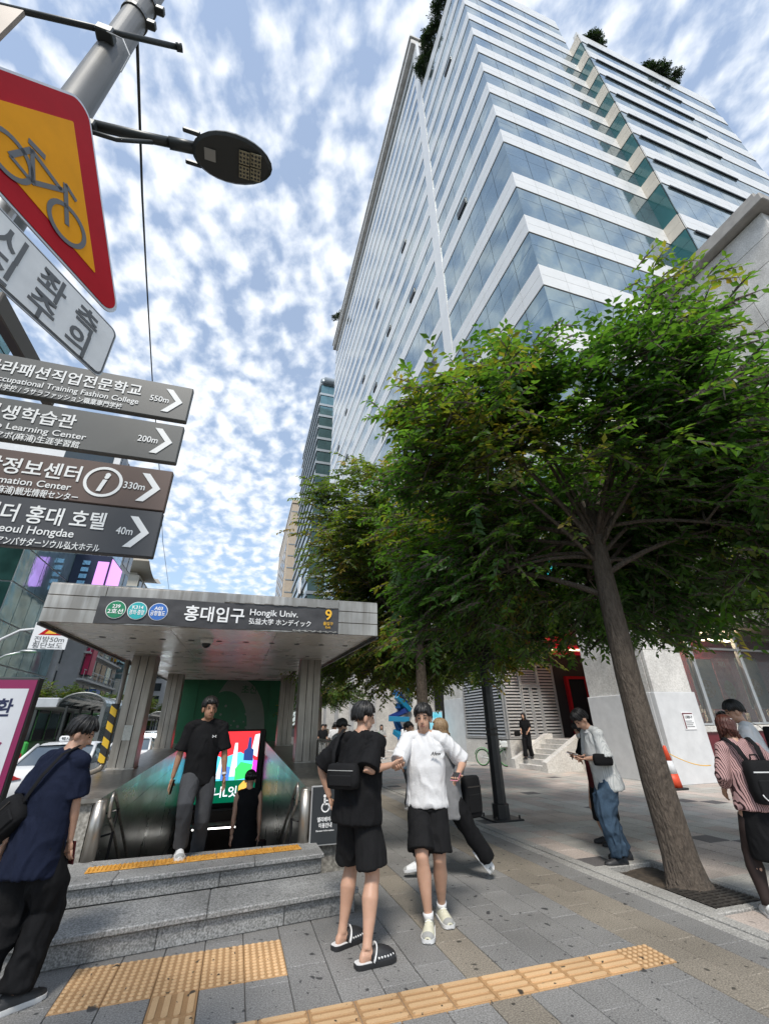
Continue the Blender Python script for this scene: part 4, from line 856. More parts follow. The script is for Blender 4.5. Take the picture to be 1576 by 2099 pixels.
# ================================================================== SIGN AND LAMP POLE AT LEFT
m_pole = pm('pole_grey_paint', (.105, .107, .105), .45, .2, var=.12, vs=3, bump=.04, bs=8)
m_arm = pm('lamp_arm_dark', (.045, .05, .05), .45, .3)
PXY = (-1.62, 1.96)
lp = thing('street_lamp', 'thick grey street lamp pole with dark oval LED head on a side arm', 'street lamp', (PXY[0], PXY[1], 0), wc=True)
mb = MB(); mb.tube([(*PXY, 0), (*PXY, 4), (*PXY, 9.5)], [.125, .108, .088], 24); mb.build('pole', m_pole, lp, True)
mb = MB(); mb.box(PXY[0]-.22, PXY[0]+.22, PXY[1]-.22, PXY[1]+.22, 0, .03, c=.006); mb.build('base_plate', m_pole, lp)
for z in (5.35, 7.2, 7.55):
    mb = MB(); mb.tube([(*PXY, z), (*PXY, z+.05)], .118 if z < 6 else .108, 20); mb.build('clamp_band', m_pole, lp)
    mb = MB(); mb.box(PXY[0]+.09, PXY[0]+.17, PXY[1]-.03, PXY[1]+.03, z-.01, z+.06, c=.008); mb.build('clamp_bolt', m_arm, lp)
mb = MB(); mb.tube([(-1.53, 1.98, 5.42), (-1.2, 2.0, 5.52), (-.98, 2.0, 5.57)], .034, 12); mb.tube([(-1.50, 1.96, 5.30), (-1.32, 1.98, 5.34), (-1.12, 2.0, 5.49)], .015, 8); mb.build('arm', m_arm, lp, True)
mb = MB(); mb.tube([(-1.02, 2.0, 5.555), (-.82, 2.0, 5.60)], .042, 12); mb.build('arm_sleeve', m_arm, lp, True)
hd = MB(); n = 26; rings = [(0, .90), (.02, 1.0), (.05, .96), (.085, .75), (.105, .35), (.11, .02)]
for z, f in rings:
    for k in range(n): a = 2*math.pi*k/n; hd.v.append((-.585+.295*f*math.cos(a)*(1+.06*math.cos(a)), 2.0+.175*f*math.sin(a), 5.585+z+.045*math.cos(a)))
for i in range(len(rings)-1):
    for k in range(n): hd.f.append((i*n+k, i*n+(k+1) % n, (i+1)*n+(k+1) % n, (i+1)*n+k)); hd.m.append(0)
hd.f.append(tuple(range(n))[::-1]); hd.m.append(0); hd.f.append(tuple(5*n+k for k in range(n))); hd.m.append(0)
hd = hd.build('lamp_head', m_arm, lp)
for s in (-1, 1):
    mb = MB(); mb.box(-.92, -.80, 2.0+s*.105-.014, 2.0+s*.105+.014, 5.57, 5.605, c=.006); mb.build('hinge_clip', m_arm, hd)
m_ledp = pm('led_module', (.38, .34, .22), .35, var=.5, vs=90)
for i in range(2):
    for j in range(2):
        mb = MB(); mb.box(-.52+.085*i, -.442+.085*i, 1.905+.10*j, 1.995+.10*j, 5.578+.012*i, 5.586+.012*i); mod = mb.build('led_module', m_ledp, hd)
        for q in range(9):
            mb = MB(); mb.ell((-.507+.085*i+.026*(q % 3), 1.922+.10*j+.028*(q//3), 5.577+.012*i), (.009, .009, .004), 8, 4); mb.build('led', m_arm, mod)
mb = MB(); mb.box(-.77, -.69, 1.95, 2.03, 5.549, 5.556); mb.build('label_plate', pm('label_plate', (.40, .40, .38), .5), hd)
# cross bar with a small sign end
cb = thing('cross_bar_sign', 'thin grey cross bar clamped to the lamp pole carrying a brown panel', 'sign', (PXY[0], 1.84, 6.4), wc=True)
mb = MB(); mb.tube([(-2.5, 1.82, 6.12), (-1.13, 1.82, 6.62)], .021, 10); mb.tube([(-1.15, 1.82, 6.613), (-1.11, 1.82, 6.63)], .03, 10); mb.build('bar', m_arm, cb, True)
mb = MB(); mb.box(-1.68, -1.56, 1.79, 1.88, 6.37, 6.47, c=.01); mb.build('clamp', m_arm, cb)
mb = MB(); mb.prism([(-3.2, 5.45), (-2.06, 5.55), (-2.06, 6.18), (-3.2, 5.78)], (0, 1.78, 0), (1, 0, 0), (0, 0, 1), (0, .03, 0)); mb.build('panel', pm('brown_panel', (.36, .29, .23), .5, var=.1, vs=6), cb)
mb = MB(); mb.tube([(-1.6, 1.80, 6.38), (-1.46, 1.78, 6.30), (-1.38, 1.80, 6.14), (-1.42, 1.86, 6.0)], .005, 6); mb.build('loose_wire', m_lw, cb)
# overhead cable
mb = MB(); cp = [(-1.60, 2.06, 7.14), (-2.09, 4, 8.06), (-2.58, 6, 9.05), (-3.28, 10, 9.96), (-3.88, 15, 10.25), (-5.3, 25, 11.2), (-7.3, 41, 12.9), (-9.5, 60, 13.6)]
mb.tube(cp, .014, 8); tag(mb.build('overhead_cable', m_arm, None, True), 'thin black overhead cable running from the lamp pole down the street', 'cable')
# four direction boards
m_b = {'g': pm('board_grey', (.085, .087, .082), .4, var=.08, vs=4), 'b': pm('board_brown', (.098, .062, .047), .4, var=.08, vs=4), 'd': pm('board_charcoal', (.045, .046, .050), .4, var=.08, vs=4)}
m_let = pm('board_lettering', (.74, .75, .74), .5)
BY = 2.0
boards = [(3.045, 3.270, 'g', [('라사라패션직업전문학교', .083, .125, -.688, .746), ('Rasara Occupational Training Fashion College', .046, .067, -.687, .755), ('会計学校 / ラサラファッション職業専門学校', .038, .020, -.753, .56)], '550m', 'top grey direction board pointing to a fashion college'),
          (2.785, 3.010, 'g', [('평생학습관', .088, .125, -.918, .375), ('Mapo Learning Center', .046, .066, -.855, .44), ('マポ(麻浦)生涯学習館', .040, .018, -.871, .33)], '200m', 'second grey direction board pointing to a learning center'),
          (2.515, 2.735, 'b', [('관광정보센터', .088, .118, -.824, .455), ('Information Center', .046, .062, -.842, .36), ('マポ(麻浦)観光情報センター', .040, .016, -.803, .37)], '330m', 'brown direction board with information symbol'),
          (2.285, 2.510, 'd', [('서더 홍대 호텔', .090, .125, -.668, .46), ('Seoul Hongdae', .050, .070, -.771, .29), ('ルアンバサダーソウル弘大ホテル', .038, .018, -.66, .40)], '40m', 'lowest charcoal direction board pointing to a hotel')]
for i, (z0, z1, c, lines, dist, lb) in enumerate(boards):
    t = thing('direction_board', lb, 'sign', (-1.0, BY, z0), wc=True, group=None)
    mb = MB(); mb.box(-1.95, -.450, BY, BY+.035, z0, z1, c=.004); bd = mb.build('board', m_b[c], t)
    for (s, sz, dz, x, wd) in lines: text('lettering', s, sz, m_let, bd, (x, BY-.003, z0+dz-.012), U, W, NY, .0012 if sz > .08 else .0004, 'RIGHT', wid=wd, ext=.001)
    xe = -.50
    text('lettering', dist, .050, m_let, bd, (xe-.052, BY-.003, z0+.095), U, W, NY, .0004, 'RIGHT', wid=.066 if dist == '40m' else .09, ext=.001)
    mb = MB(); zc = z0+.112; a = .052
    for s in (1, -1): mb.prism([(xe-.078, zc+s*.075), (xe-.045, zc+s*.075), (xe+.014, zc), (xe-.019, zc)], (0, BY-.004, 0), U, W, (0, .003, 0))
    mb.build('arrow', m_let, bd)
    if i == 2:
        mb = MB(); cx, cz = -.727, z0+.114
        for k in range(32):
            A = arc(cx, cz, .079, .079, 360*k/32, 360*(k+1)/32, 1); B = arc(cx, cz, .066, .066, 360*k/32, 360*(k+1)/32, 1); mb.prism([A[0], A[1], B[1], B[0]], (0, BY-.004, 0), U, W, (0, .003, 0))
        disc(mb, cx+.012, cz+.038, .011, BY-.004, BY-.001, 12); mb.build('info_ring', m_let, bd)
        text('lettering', 'i', .125, m_let, bd, (cx-.018, BY-.004, cz-.048), U, W, NY, .003, ext=.001, skew=.25)
    for x in (-.62, -1.45): mb = MB(); mb.box(x, x+.04, BY+.036, BY+.06, z0+.03, z1-.03); mb.build('rear_channel', m_arm, t)
sa = thing('board_support', 'grey steel arm reaching from the pole behind the top direction board', 'bracket', (-1.45, 2.2, 3.55), wc=True)
mb = MB(); mb.box(-1.48, -1.42, 1.96, 2.75, 3.52, 3.64, c=.006); mb.build('arm', pm('arm_brown', (.12, .105, .09), .5), sa); mb = MB(); mb.box(-1.52, -1.46, 2.02, 2.05, 2.25, 3.6); mb.build('upright', m_arm, sa)
sp = MB(); sp.box(-2.0, -1.02, 2.45, 2.47, 3.08, 3.30); st = sp.build('street_name_plate', pm('plate_blue', (.015, .03, .22), .4)); tag(st, 'dark blue street name plate half hidden behind the direction boards', 'sign')
text('lettering', '홍익로 역 인', .10, m_let, st, (-1.72, 2.447, 3.10), U, W, NY, .001)
# bicycle warning triangle
A29 = Vector((math.sin(R(29)), math.cos(R(29)), 0)); N29 = Vector((A29.y, -A29.x, 0)); SB = Vector((-.70, 1.53, 3.17)); ZV = Vector((0, 0, 1))
bs_ = thing('bicycle_warning_sign', 'red and yellow triangular warning sign showing a grey bicycle', 'sign', (-.97, 1.17, 0), wc=True)
def rtri(d, r):
    s = .9; V = [Vector((-s, 0)), Vector((0, 0)), Vector((-s/2, s*.866))]; c = Vector((-s/2, s*.2887)); out = []
    k = (s*.2887-d-r)/(s*.2887)
    for i, v in enumerate(V):
        p = c+(v-c)*k; b = (210, 330, 90)[i]
        out += [(p.x+r*math.cos(R(b+q)), p.y+r*math.sin(R(b+q))) for q in range(-60, 61, 15)]
    return out
def sgn(poly, mat, name, off, th, par):
    mb = MB(); mb.prism(poly, SB+N29*off, A29, ZV, N29*th); return mb.build(name, mat, par)
m_sr = pm('sign_red_film', (.42, .008, .016), .5, var=.10, vs=7, spec=.12); m_sy = pm('sign_yellow_film', (.80, .33, .005), .5, var=.07, vs=7, spec=.12); m_sg_ = pm('sign_grey_film', (.115, .12, .125), .5)
plate = sgn(rtri(-.012, .055), m_alu, 'plate', -.006, .006, bs_); sgn(rtri(-.002, .05), m_sr, 'red_border', .001, .0015, bs_); sgn(rtri(.088, .004), m_sy, 'yellow_field', .003, .0015, bs_)
bk = MB(); OFF = .006
def bp(poly): bk.prism(poly, SB+N29*OFF, A29, ZV, N29*.001)
def bbar(p, q, w):
    p, q = Vector(p), Vector(q); d = (q-p).normalized(); n = Vector((-d.y, d.x))*w/2; bp([tuple(p+n), tuple(p-n), tuple(q-n), tuple(q+n)])
for cx in (-.535, -.310):
    for k in range(28):
        A = arc(cx, .150, .082, .082, 360*k/28, 360*(k+1)/28, 1); B = arc(cx, .150, .064, .064, 360*k/28, 360*(k+1)/28, 1); bp([A[0], A[1], B[1], B[0]])
bbar((-.535, .150), (-.50, .265), .018); bbar((-.50, .265), (-.375, .255), .018); bbar((-.375, .30), (-.310, .145), .018); bbar((-.375, .30), (-.32, .285), .016); bbar((-.45, .155), (-.37, .265), .018); bbar((-.52, .285), (-.46, .30), .022); bbar((-.50, .27), (-.45, .15), .016); bbar((-.535, .15), (-.445, .15), .014)
bk.build('bicycle_symbol', m_sg_, bs_)
def plr(x0, x1, z0, z1, r): return rrect(x0, x1, z0, z1, r)
sgn(plr(-.93, .022, -.315, -.055, .03), m_alu, 'text_plate', -.004, .005, bs_); sgn(plr(-.925, .017, -.310, -.060, .028), m_sg_, 'text_border', .002, .001, bs_); sgn(plr(-.917, .009, -.302, -.068, .022), pm('sign_white_film', (.78, .79, .79), .5, var=.08, vs=9, spec=.2), 'text_field', .004, .001, bs_)
for s, u_, v_ in (('시', -.465, -.185), ('좌', -.312, -.185), ('측', -.162, -.185), ('진', -.465, -.292), ('주', -.312, -.292), ('의', -.162, -.292)):
    text('lettering', s, .115, m_sg_, bs_, SB+A29*u_+ZV*v_+N29*.0065, A29, ZV, N29, .0025, ext=.0006)
mb = MB(); pc = SB-A29*.45-N29*.06; mb.tube([(pc.x, pc.y, 0), (pc.x, pc.y, 3.92)], .035, 14); mb.build('post', m_alu, bs_, True)
for z in (2.95, 3.35): mb = MB(); q = SB-A29*.45-N29*.03; mb.box(-.06, .06, -.03, .03, -.02, .02, M=Matrix.Translation((q.x, q.y, z)) @ Matrix.Rotation(-R(29-90), 4, 'Z')); mb.build('clamp', m_arm, bs_)

# ================================================================== BLACK LAMP POST IN THE PLAZA
bl = thing('black_lamp_post', 'black tapered steel lamp post with bolted base beside the plaza kerb', 'lamp post', (4.98, 8.69, 0))
mb = MB(); mb.tube([(0, 0, .03), (0, 0, .25), (0, 0, .26), (0, 0, 5.6)], [.165, .165, .125, .10], 8); mb.build('post', m_black, bl)
mb = MB(); mb.box(-.30, .30, -.30, .30, 0, .03, c=.006); mb.build('base_plate', m_black, bl)
for a in (-1, 1):
    for b in (-1, 1): mb = MB(); mb.tube([(.24*a, .24*b, .03), (.24*a, .24*b, .085)], .02, 6); mb.build('bolt', m_iron, bl)
for z in (.9, 1.0): mb = MB(); mb.tube([(0, 0, z+.5), (0, 0, z+.54)], .128, 8); mb.build('strap', m_iron, bl)
mb = MB(); mb.tube([(0, 0, 5.6), (0, 0, 5.75), (0, 0, 6.1), (0, 0, 6.2)], [.1, .24, .24, .05], 12); mb.build('lantern', m_black, bl, True)
mb = MB(); mb.box(-.20, .16, -.22, -.11, 2.75, 3.1, c=.02); mb.build('loudspeaker', m_black, bl)
# ================================================================== CONE, TAPE, RUBBISH
cn = thing('traffic_cone', 'orange traffic cone with white band in front of the painted pier', 'traffic cone', (11.25, 10.45, 0))
mcone = pm('cone_orange', (.62, .065, .02), .5, var=.1, vs=8)
def lathe(mb, prof, seg=20): mb.tube([(0, 0, z) for r_, z in prof], [r_ for r_, z in prof], seg); return mb
mb = MB(); mb.box(-.22, .22, -.22, .22, 0, .05, c=.015); mb.build('base', m_black, cn)
lathe(MB(), [(.18, .05), (.145, .36)]).build('lower_body', mcone, cn, True); lathe(MB(), [(.146, .362), (.098, .66)]).build('white_band', m_lw, cn, True); lathe(MB(), [(.097, .662), (.04, 1.0), (.02, 1.02)]).build('upper_body', mcone, cn, True)
mb = MB(); pts = [(11.25+.40*k/8*3.2, 10.45-.02*k, .86-.35*math.sin(math.pi*k/8*.55)) for k in range(9)]; mb.tube(pts, .012, 6); tag(mb.build('yellow_rope', m_yl, None, True), 'thin yellow rope sagging from the traffic cone past the pier', 'rope')
lt = MB(); lt.box(-.05, .05, -.03, .03, 0, .012, c=.005); lt.box(-.02, .06, -.01, .04, .012, .02, c=.004); l_ = lt.build('crumpled_paper', m_lw); l_.location = (4.05, 3.05, .004); tag(l_, 'small scrap of white paper on the sidewalk by the kerb', 'litter')
# parked share bicycle
bi = thing('share_bicycle', 'white and green share bicycle parked by the louvre enclosure', 'bicycle', (10.72, 18.75, 0), math.atan2(-.8, .6))
m_tire = pm('tyre', (.02, .02, .02), .8); m_bg = pm('bike_green', (.10, .42, .12), .4); m_bw = pm('bike_white', (.72, .74, .72), .35)
def ring(mb, c, r, t, seg=26, tseg=8, ax='y'):
    pts = []
    for k in range(seg+1):
        a = 2*math.pi*k/seg; pts.append((c[0]+r*math.cos(a), c[1], c[2]+r*math.sin(a)) if ax == 'y' else (c[0], c[1]+r*math.cos(a), c[2]+r*math.sin(a)))
    mb.tube(pts, t, tseg, caps=False, sx=(0, 1, 0) if ax == 'y' else (1, 0, 0)); return mb
for x in (-.53, .53):
    w = ring(MB(), (x, 0, .33), .31, .022).build('wheel', m_tire, bi, True); ring(MB(), (x, 0, .33), .285, .012).build('rim', m_bg, w, True)
    mb = MB()
    for k in range(12): a = R(30*k); mb.tube([(x, 0, .33), (x+.28*math.cos(a), 0, .33+.28*math.sin(a))], .003, 4)
    mb.build('spokes', m_alu, w)
    mb = MB(); mb.tube([(x+.37*math.cos(R(a)), 0, .33+.37*math.sin(R(a))) for a in range(20, 165, 12)], (.04), 6, sx=(0, 1, 0), flat=.3); mb.build('mudguard', m_bg, bi, True)
mb = MB(); mb.tube([(-.53, 0, .33), (-.08, 0, .28), (.36, 0, .78)], .03, 8); mb.tube([(-.08, 0, .28), (-.2, 0, .82)], .022, 8); mb.tube([(-.53, 0, .33), (-.17, 0, .62)], .016, 8); mb.tube([(.53, 0, .33), (.34, 0, .98)], .022, 8); mb.build('frame', m_bw, bi, True)
mb = MB(); mb.ell((-.22, 0, .86), (.13, .08, .04)); mb.build('saddle', m_tire, bi, True)
mb = MB(); mb.tube([(.22, -.28, 1.02), (.34, -.1, 1.0), (.34, .1, 1.0), (.22, .28, 1.02)], .014, 8); mb.build('handlebar', m_tire, bi, True)
mb = MB(); mb.box(.42, .72, -.17, .17, .72, .95, c=.03); mb.build('basket', m_bw, bi)
mb = MB(); mb.tube([(-.08, -.08, .28), (-.08, .08, .28)], .02, 8); mb.tube([(-.08, .1, .28), (.06, .1, .20)], .012, 6); mb.build('crank', m_alu, bi)
# blue sculpture of stacked beams
sc_ = thing('blue_sculpture', 'tall abstract sculpture of blue beams in the plaza beyond the trees', 'sculpture', (10.9, 31.0, 0))
m_blu = [pm('sculpt_blue%d' % i, c, .35) for i, c in enumerate(((.012, .10, .28), (.015, .19, .34), (.02, .045, .20)))]
for i in range(16):
    a = rng.uniform(0, 6.28); el = rng.uniform(-.5, 1.2); L_ = rng.uniform(.8, 1.5); z = .7+.33*i
    mb = MB(); mb.box(-L_/2, L_/2, -.19, .19, -.16, .16, c=.02, M=Matrix.Translation((rng.uniform(-.35, .35), rng.uniform(-.4, .4), z)) @ Matrix.Rotation(a, 4, 'Z') @ Matrix.Rotation(el, 4, 'Y')); mb.build('beam', m_blu[i % 3], sc_)
mb = MB(); mb.box(-.9, .9, -.9, .9, 0, .12, c=.02); mb.build('plinth', m_gran, sc_)
ad2 = thing('poster_lightbox', 'bright cyan poster light box beside the arcade pier', 'poster', (10.6, 24.9, 0))
mb = MB(); mb.box(-.62, .62, 0, .14, .25, 2.35, c=.02); mb.build('case', m_alu, ad2); mb = MB(); mb.box(-.56, .56, -.012, -.004, .35, 2.28); mb.build('poster', pm('cyan_poster', (.06, .45, .58), .4, var=.2, vs=2, col2=(.5, .7, .75), emit=(.06, .45, .58), es=.25), ad2); text('lettering', '미니', .25, m_white, ad2, (0, -.016, 1.8), U, W, NY, .003, 'CENTER')
mb = MB(); mb.box(-.45, .45, .02, .12, 0, .25); mb.build('foot', m_alu, ad2)
# ================================================================== LEFT: ADVERTISING PANEL, ROAD SIGN, SHELTERS, VEHICLES
ap = thing('advertising_panel', 'white advertising panel with magenta frame at the road kerb', 'advertising panel', (-3.35, 8.6, -.02), R(-6))
m_mag = pm('magenta_frame', (.22, .012, .08), .4); m_apw = pm('panel_print', (.58, .60, .64), .35, var=.05, vs=3)
mb = MB(); mb.box(-1.3, .25, 0, .16, .45, 2.40, c=.015); mb.build('case', m_arm, ap); mb = MB(); mb.box(-1.29, .235, -.012, -.002, .46, 2.36); mb.build('frame', m_mag, ap); mb = MB(); mb.box(-1.21, .155, -.018, -.0125, .55, 2.23); fp = mb.build('print', m_apw, ap)
text('lettering', '환', .27, pm('ink_navy', (.01, .015, .06), .5), fp, (-.22, -.021, 1.86), U, W, NY, .006); text('lettering', '소', .46, m_mag, fp, (-.34, -.021, 1.30), U, W, NY, .008)
mb = MB(); mb.tube([(-.12, -.022, .62), (.0, -.022, .95), (.03, -.022, 1.1)], [.03, .05, .005], 8, flat=.1, sx=(1, 0, 0)); mb.build('printed_leaf', pm('leaf_print', (.05, .20, .09), .5), fp); mb = MB(); disc(mb, -.1, .7, .12, -.021, -.0195, 16); mb.build('printed_fruit', m_mag, fp)
mb = MB(); mb.box(-1.1, -.95, .02, .14, 0, .45); mb.box(-.1, .05, .02, .14, 0, .45); mb.build('legs', m_arm, ap)
rs_ = thing('crosswalk_sign', 'white road sign with red triangle and crosswalk notice on a curved pole', 'sign', (-9.2, 20.0, -.15), wc=True)
mb = MB(); mb.tube([(-9.3, 20.05, -.15), (-9.3, 20.05, 3.6), (-9.2, 20.05, 4.2), (-8.9, 20.05, 4.75), (-8.4, 20.05, 5.1), (-7.7, 20.05, 5.22), (-6.7, 20.05, 5.2)], [.08, .07, .06, .055, .05, .045, .04], 10); mb.build('pole', m_lw, rs_, True)
mb = MB(); mb.box(-7.95, -6.72, 19.97, 20.0, 4.42, 5.42, c=.01); mb.build('panel', pm('road_sign_white', (.72, .73, .74), .4), rs_)
mb = MB(); mb.prism([(-7.75, 4.95), (-6.95, 4.95), (-7.35, 5.36)], (0, 19.965, 0), U, W, (0, .004, 0)); mb.build('red_triangle', m_sr, rs_); mb = MB(); mb.prism([(-7.55, 5.0), (-7.15, 5.0), (-7.35, 5.22)], (0, 19.96, 0), U, W, (0, .004, 0)); mb.build('yellow_triangle', m_yl, rs_)
text('lettering', '전방50m', .24, m_sg_, rs_, (-7.33, 19.965, 4.70), U, W, NY, .002, 'CENTER', wid=1.0); text('lettering', '횡단보도', .24, m_sg_, rs_, (-7.33, 19.965, 4.47), U, W, NY, .002, 'CENTER', wid=1.0)
def far_lamp(name, label, x, y, h, dx):
    t = thing(name, label, 'street lamp', (x, y, -.15)); mb = MB(); mb.tube([(0, 0, 0), (0, 0, h-.8), (dx*.1, 0, h-.3), (dx*.4, 0, h), (dx, 0, h+.25)], [.11, .08, .07, .06, .05], 8); mb.build('pole', m_alu, t, True)
    mb = MB(); mb.ell((dx*1.12, 0, h+.25), (abs(dx)*.16+.2, .16, .09)); mb.build('lamp_head', m_alu, t, True)
far_lamp('road_lamp', 'tall grey road lamp arching over the road behind the canopy', -2.7, 36, 11.0, -4.2); far_lamp('road_lamp', 'dark road lamp among the trees at far left', -13.4, 30, 5.6, 1.4)
# bus shelters on a median island
isl = MB(); isl.box(-8.7, -5.9, 22, 100, -.15, .02, c=.02); isl = tag(isl.build('median_island', m_kerb), kind='structure')
m_roof = pm('shelter_roof', (.13, .14, .14), .45, .3); m_shg = pm('shelter_glass', (.10, .13, .14), .08, .2)
def shelter(label, x, y, L_):
    t = thing('bus_shelter', label, 'bus shelter', (x, y, .02), group='bus shelters on the median')
    for k in range(int(L_/2)+1):
        mb = MB(); mb.tube([(-.55, 2*k, 0), (-.55, 2*k, 2.6)], .06, 8); mb.build('post', m_arm, t)
    n = 12
    for k in range(int(L_/.8)):
        mb = MB(); pr = [(.95*math.cos(R(180*i/n)), .55*math.sin(R(180*i/n))) for i in range(n+1)]
        for i in range(n):
            (xa, za), (xb, zb_) = pr[i], pr[i+1]
            mb.add([(xa, .8*k+.03, 2.6+za), (xb, .8*k+.03, 2.6+zb_), (xb, .8*k+.77, 2.6+zb_), (xa, .8*k+.77, 2.6+za), (xa*.96, .8*k+.03, 2.58+za*.93), (xb*.96, .8*k+.03, 2.58+zb_*.93), (xb*.96, .8*k+.77, 2.58+zb_*.93), (xa*.96, .8*k+.77, 2.58+za*.93)], [(0, 1, 2, 3), (7, 6, 5, 4), (0, 4, 5, 1), (3, 2, 6, 7)])
        mb.build('roof_panel', m_shg, t)
    for k in range(3):
        mb = MB(); mb.tube([(.95*math.cos(R(a)), L_*k/2, 2.6+.56*math.sin(R(a))) for a in range(0, 181, 15)], .05, 6, sx=(0, 1, 0)); mb.build('arch_rib', m_roof, t)
    mb = MB(); mb.box(.85, .97, 0, L_, 0, 2.6); mb.build('rear_screen', m_shg, t)
    for k in range(int(L_)+1): mb = MB(); mb.box(.83, .99, k-.03, k+.03, 0, 2.62); mb.build('screen_post', m_roof, t)
    mb = MB(); mb.box(-2.6, -.95, 0, L_*.8, 2.55, 2.95, c=.03); mb.build('flat_canopy', m_alu, t)
    for k in (0, 1): mb = MB(); mb.tube([(-2.4, .3+L_*.7*k, 0), (-2.4, .3+L_*.7*k, 2.55)], .07, 8); mb.build('canopy_post', m_alu, t)
shelter('arched glass bus shelter with flat canopy nearest the subway entrance', -6.9, 24.5, 10); shelter('arched bus shelter farther down the median beyond the taxi', -7.3, 50, 12)
# vehicles -------------------------------------------------------------
m_cw = pm('car_white', (.70, .71, .72), .22, 0, spec=.6); m_cg = glassy('car_glass', (.10, .13, .16), .04, .45, .0); m_tl = pm('tail_red', (.35, .01, .012), .25); m_tr = pm('car_trim', (.02, .02, .021), .5); m_rim = pm('wheel_rim', (.45, .46, .47), .35, .8)
def wheel(par, x, y, r, w):
    s = 1 if x > 0 else -1; mb = MB(); mb.tube([(x-w/2, y, r), (x-w/2+.03, y, r), (x+w/2-.03, y, r), (x+w/2, y, r)], [r*.9, r, r, r*.9], 22); wh = mb.build('wheel', m_tire, par)
    mb = MB(); mb.tube([(x+s*w/2, y, r), (x+s*(w/2+.012), y, r)], r*.62, 18); mb.build('rim', m_rim, wh)
def car(name, label, loc, rz, L_=4.85, Wd=1.85, Hh=1.47, suv=False, taxi=False, paint=None, group=None):
    """local +Y = forward, rear bumper at y=0"""
    paint = paint or m_cw; t = thing(name, label, 'car', loc, rz, group); hw = Wd/2
    belt = .98 if not suv else 1.05; nose = .78 if not suv else .95
    sec = [(0, .38, .80, .86), (.08, .26, .92, .93), (.35, .24, belt+.02, .98), (1.2, .22, belt, 1.0), (2.4, .22, belt-.02, 1.0), (3.5, .22, belt-.06, .99), (L_-.6, .24, nose+.02, .95), (L_-.12, .28, nose-.1, .86), (L_, .40, nose-.2, .76)]
    b = MB(); n = 10
    for (y, zb_, zt_, f) in sec:
        w = hw*f; prof = [(-w*.88, zb_), (-w*.97, zb_+.10), (-w, zb_+(zt_-zb_)*.45), (-w*.975, zb_+(zt_-zb_)*.8), (-w*.90, zt_), (w*.90, zt_), (w*.975, zb_+(zt_-zb_)*.8), (w, zb_+(zt_-zb_)*.45), (w*.97, zb_+.10), (w*.88, zb_)]
        b.v += [(x, y, z) for x, z in prof]
    for i in range(len(sec)-1):
        for k in range(n): b.f.append((i*n+k, i*n+(k+1) % n, (i+1)*n+(k+1) % n, (i+1)*n+k)); b.m.append(0)
    b.f += [tuple(range(n))[::-1], tuple((len(sec)-1)*n+k for k in range(n))]; b.m += [0, 0]
    body = b.build('body', paint, t, True); body.modifiers.new('edge', 'EDGE_SPLIT').split_angle = R(38)
    r0, r1, r2, r3 = ((.50, 1.45, 2.75, 3.75) if not suv else (.12, .45, 2.9, 3.7))
    gsec = [(r0, belt-.02, belt+.01, .86), (r1, belt-.02, Hh-.03, .72), ((r1+r2)/2, belt-.02, Hh, .74), (r2, belt-.02, Hh-.06, .72), (r3, belt-.08, belt-.04, .84)]
    g_ = MB(); n = 6
    for (y, zb_, zt_, f) in gsec:
        w = hw*f; wb = hw*.90; g_.v += [(-wb, y, zb_), (-(w+wb)/2*1.0, y, (zb_+zt_)/2), (-w, y, zt_-.02), (w, y, zt_-.02), ((w+wb)/2, y, (zb_+zt_)/2), (wb, y, zb_)]
    for i in range(4):
        for k in range(n): g_.f.append((i*n+k, i*n+(k+1) % n, (i+1)*n+(k+1) % n, (i+1)*n+k)); g_.m.append(0)
    g_.f += [tuple(range(n))[::-1], tuple(4*n+k for k in range(n))]; g_.m += [0, 0]; g_.build('glasshouse', m_cg, t)
    rf = MB(); yy = [r1-.08, r1+.12, (r1+r2)/2, r2-.1]; zz = [Hh-.055, Hh-.012, Hh+.012, Hh-.03]
    for y, z in zip(yy, zz): w = hw*.735; rf.v += [(-w, y, z-.045), (-w*.9, y, z), (0, y, z+.02), (w*.9, y, z), (w, y, z-.045)]
    for i in range(3):
        for k in range(4): rf.f.append((i*5+k, i*5+k+1, (i+1)*5+k+1, (i+1)*5+k)); rf.m.append(0)
    rf.build('roof', paint, t, True)
    for s in (-1, 1):
        for (ya, yb_) in (((r0, r1)), ((r2, r3))):
            za, zb2 = (belt, Hh-.04) if ya == r0 else (Hh-.06, belt-.05)
            mb = MB(); wa, wb2 = (.88, .74) if ya == r0 else (.74, .86); mb.tube([(s*hw*wa, ya, za), (s*hw*wb2, yb_, zb2)], .045, 6); mb.build('pillar', paint, t, True)
        mb = MB(); mb.tube([(s*hw*.81, (r1+r2)/2, belt), (s*hw*.74, (r1+r2)/2, Hh-.03)], .04, 6); mb.build('pillar', m_tr, t)
        mb = MB(); mb.prism([(s*hw*.42, .76), (s*hw*.86, .70), (s*hw*.90, .86), (s*hw*.80, .90)], (0, -.03, 0), (1, 0, 0), (0, 0, 1), (0, .12, 0)); mb.build('tail_light', m_tl, t)
        mb = MB(); mb.box(s*hw*.98, s*(hw+.16), r3-.45, r3-.32, belt-.02, belt+.14, c=.03); mb.build('mirror', paint, t)
        for y in (.95, L_-.95): wheel(t, s*(hw-.13), y, .33 if not suv else .37, .22)
    mb = MB(); mb.box(-hw*.80, hw*.80, -.02, .10, .22, .40, c=.03); mb.build('rear_bumper_trim', m_tr, t)
    mb = MB(); mb.box(-.27, .27, -.035, -.012, .50, .63, c=.005); mb.build('number_plate', m_yl if taxi else m_lw, t)
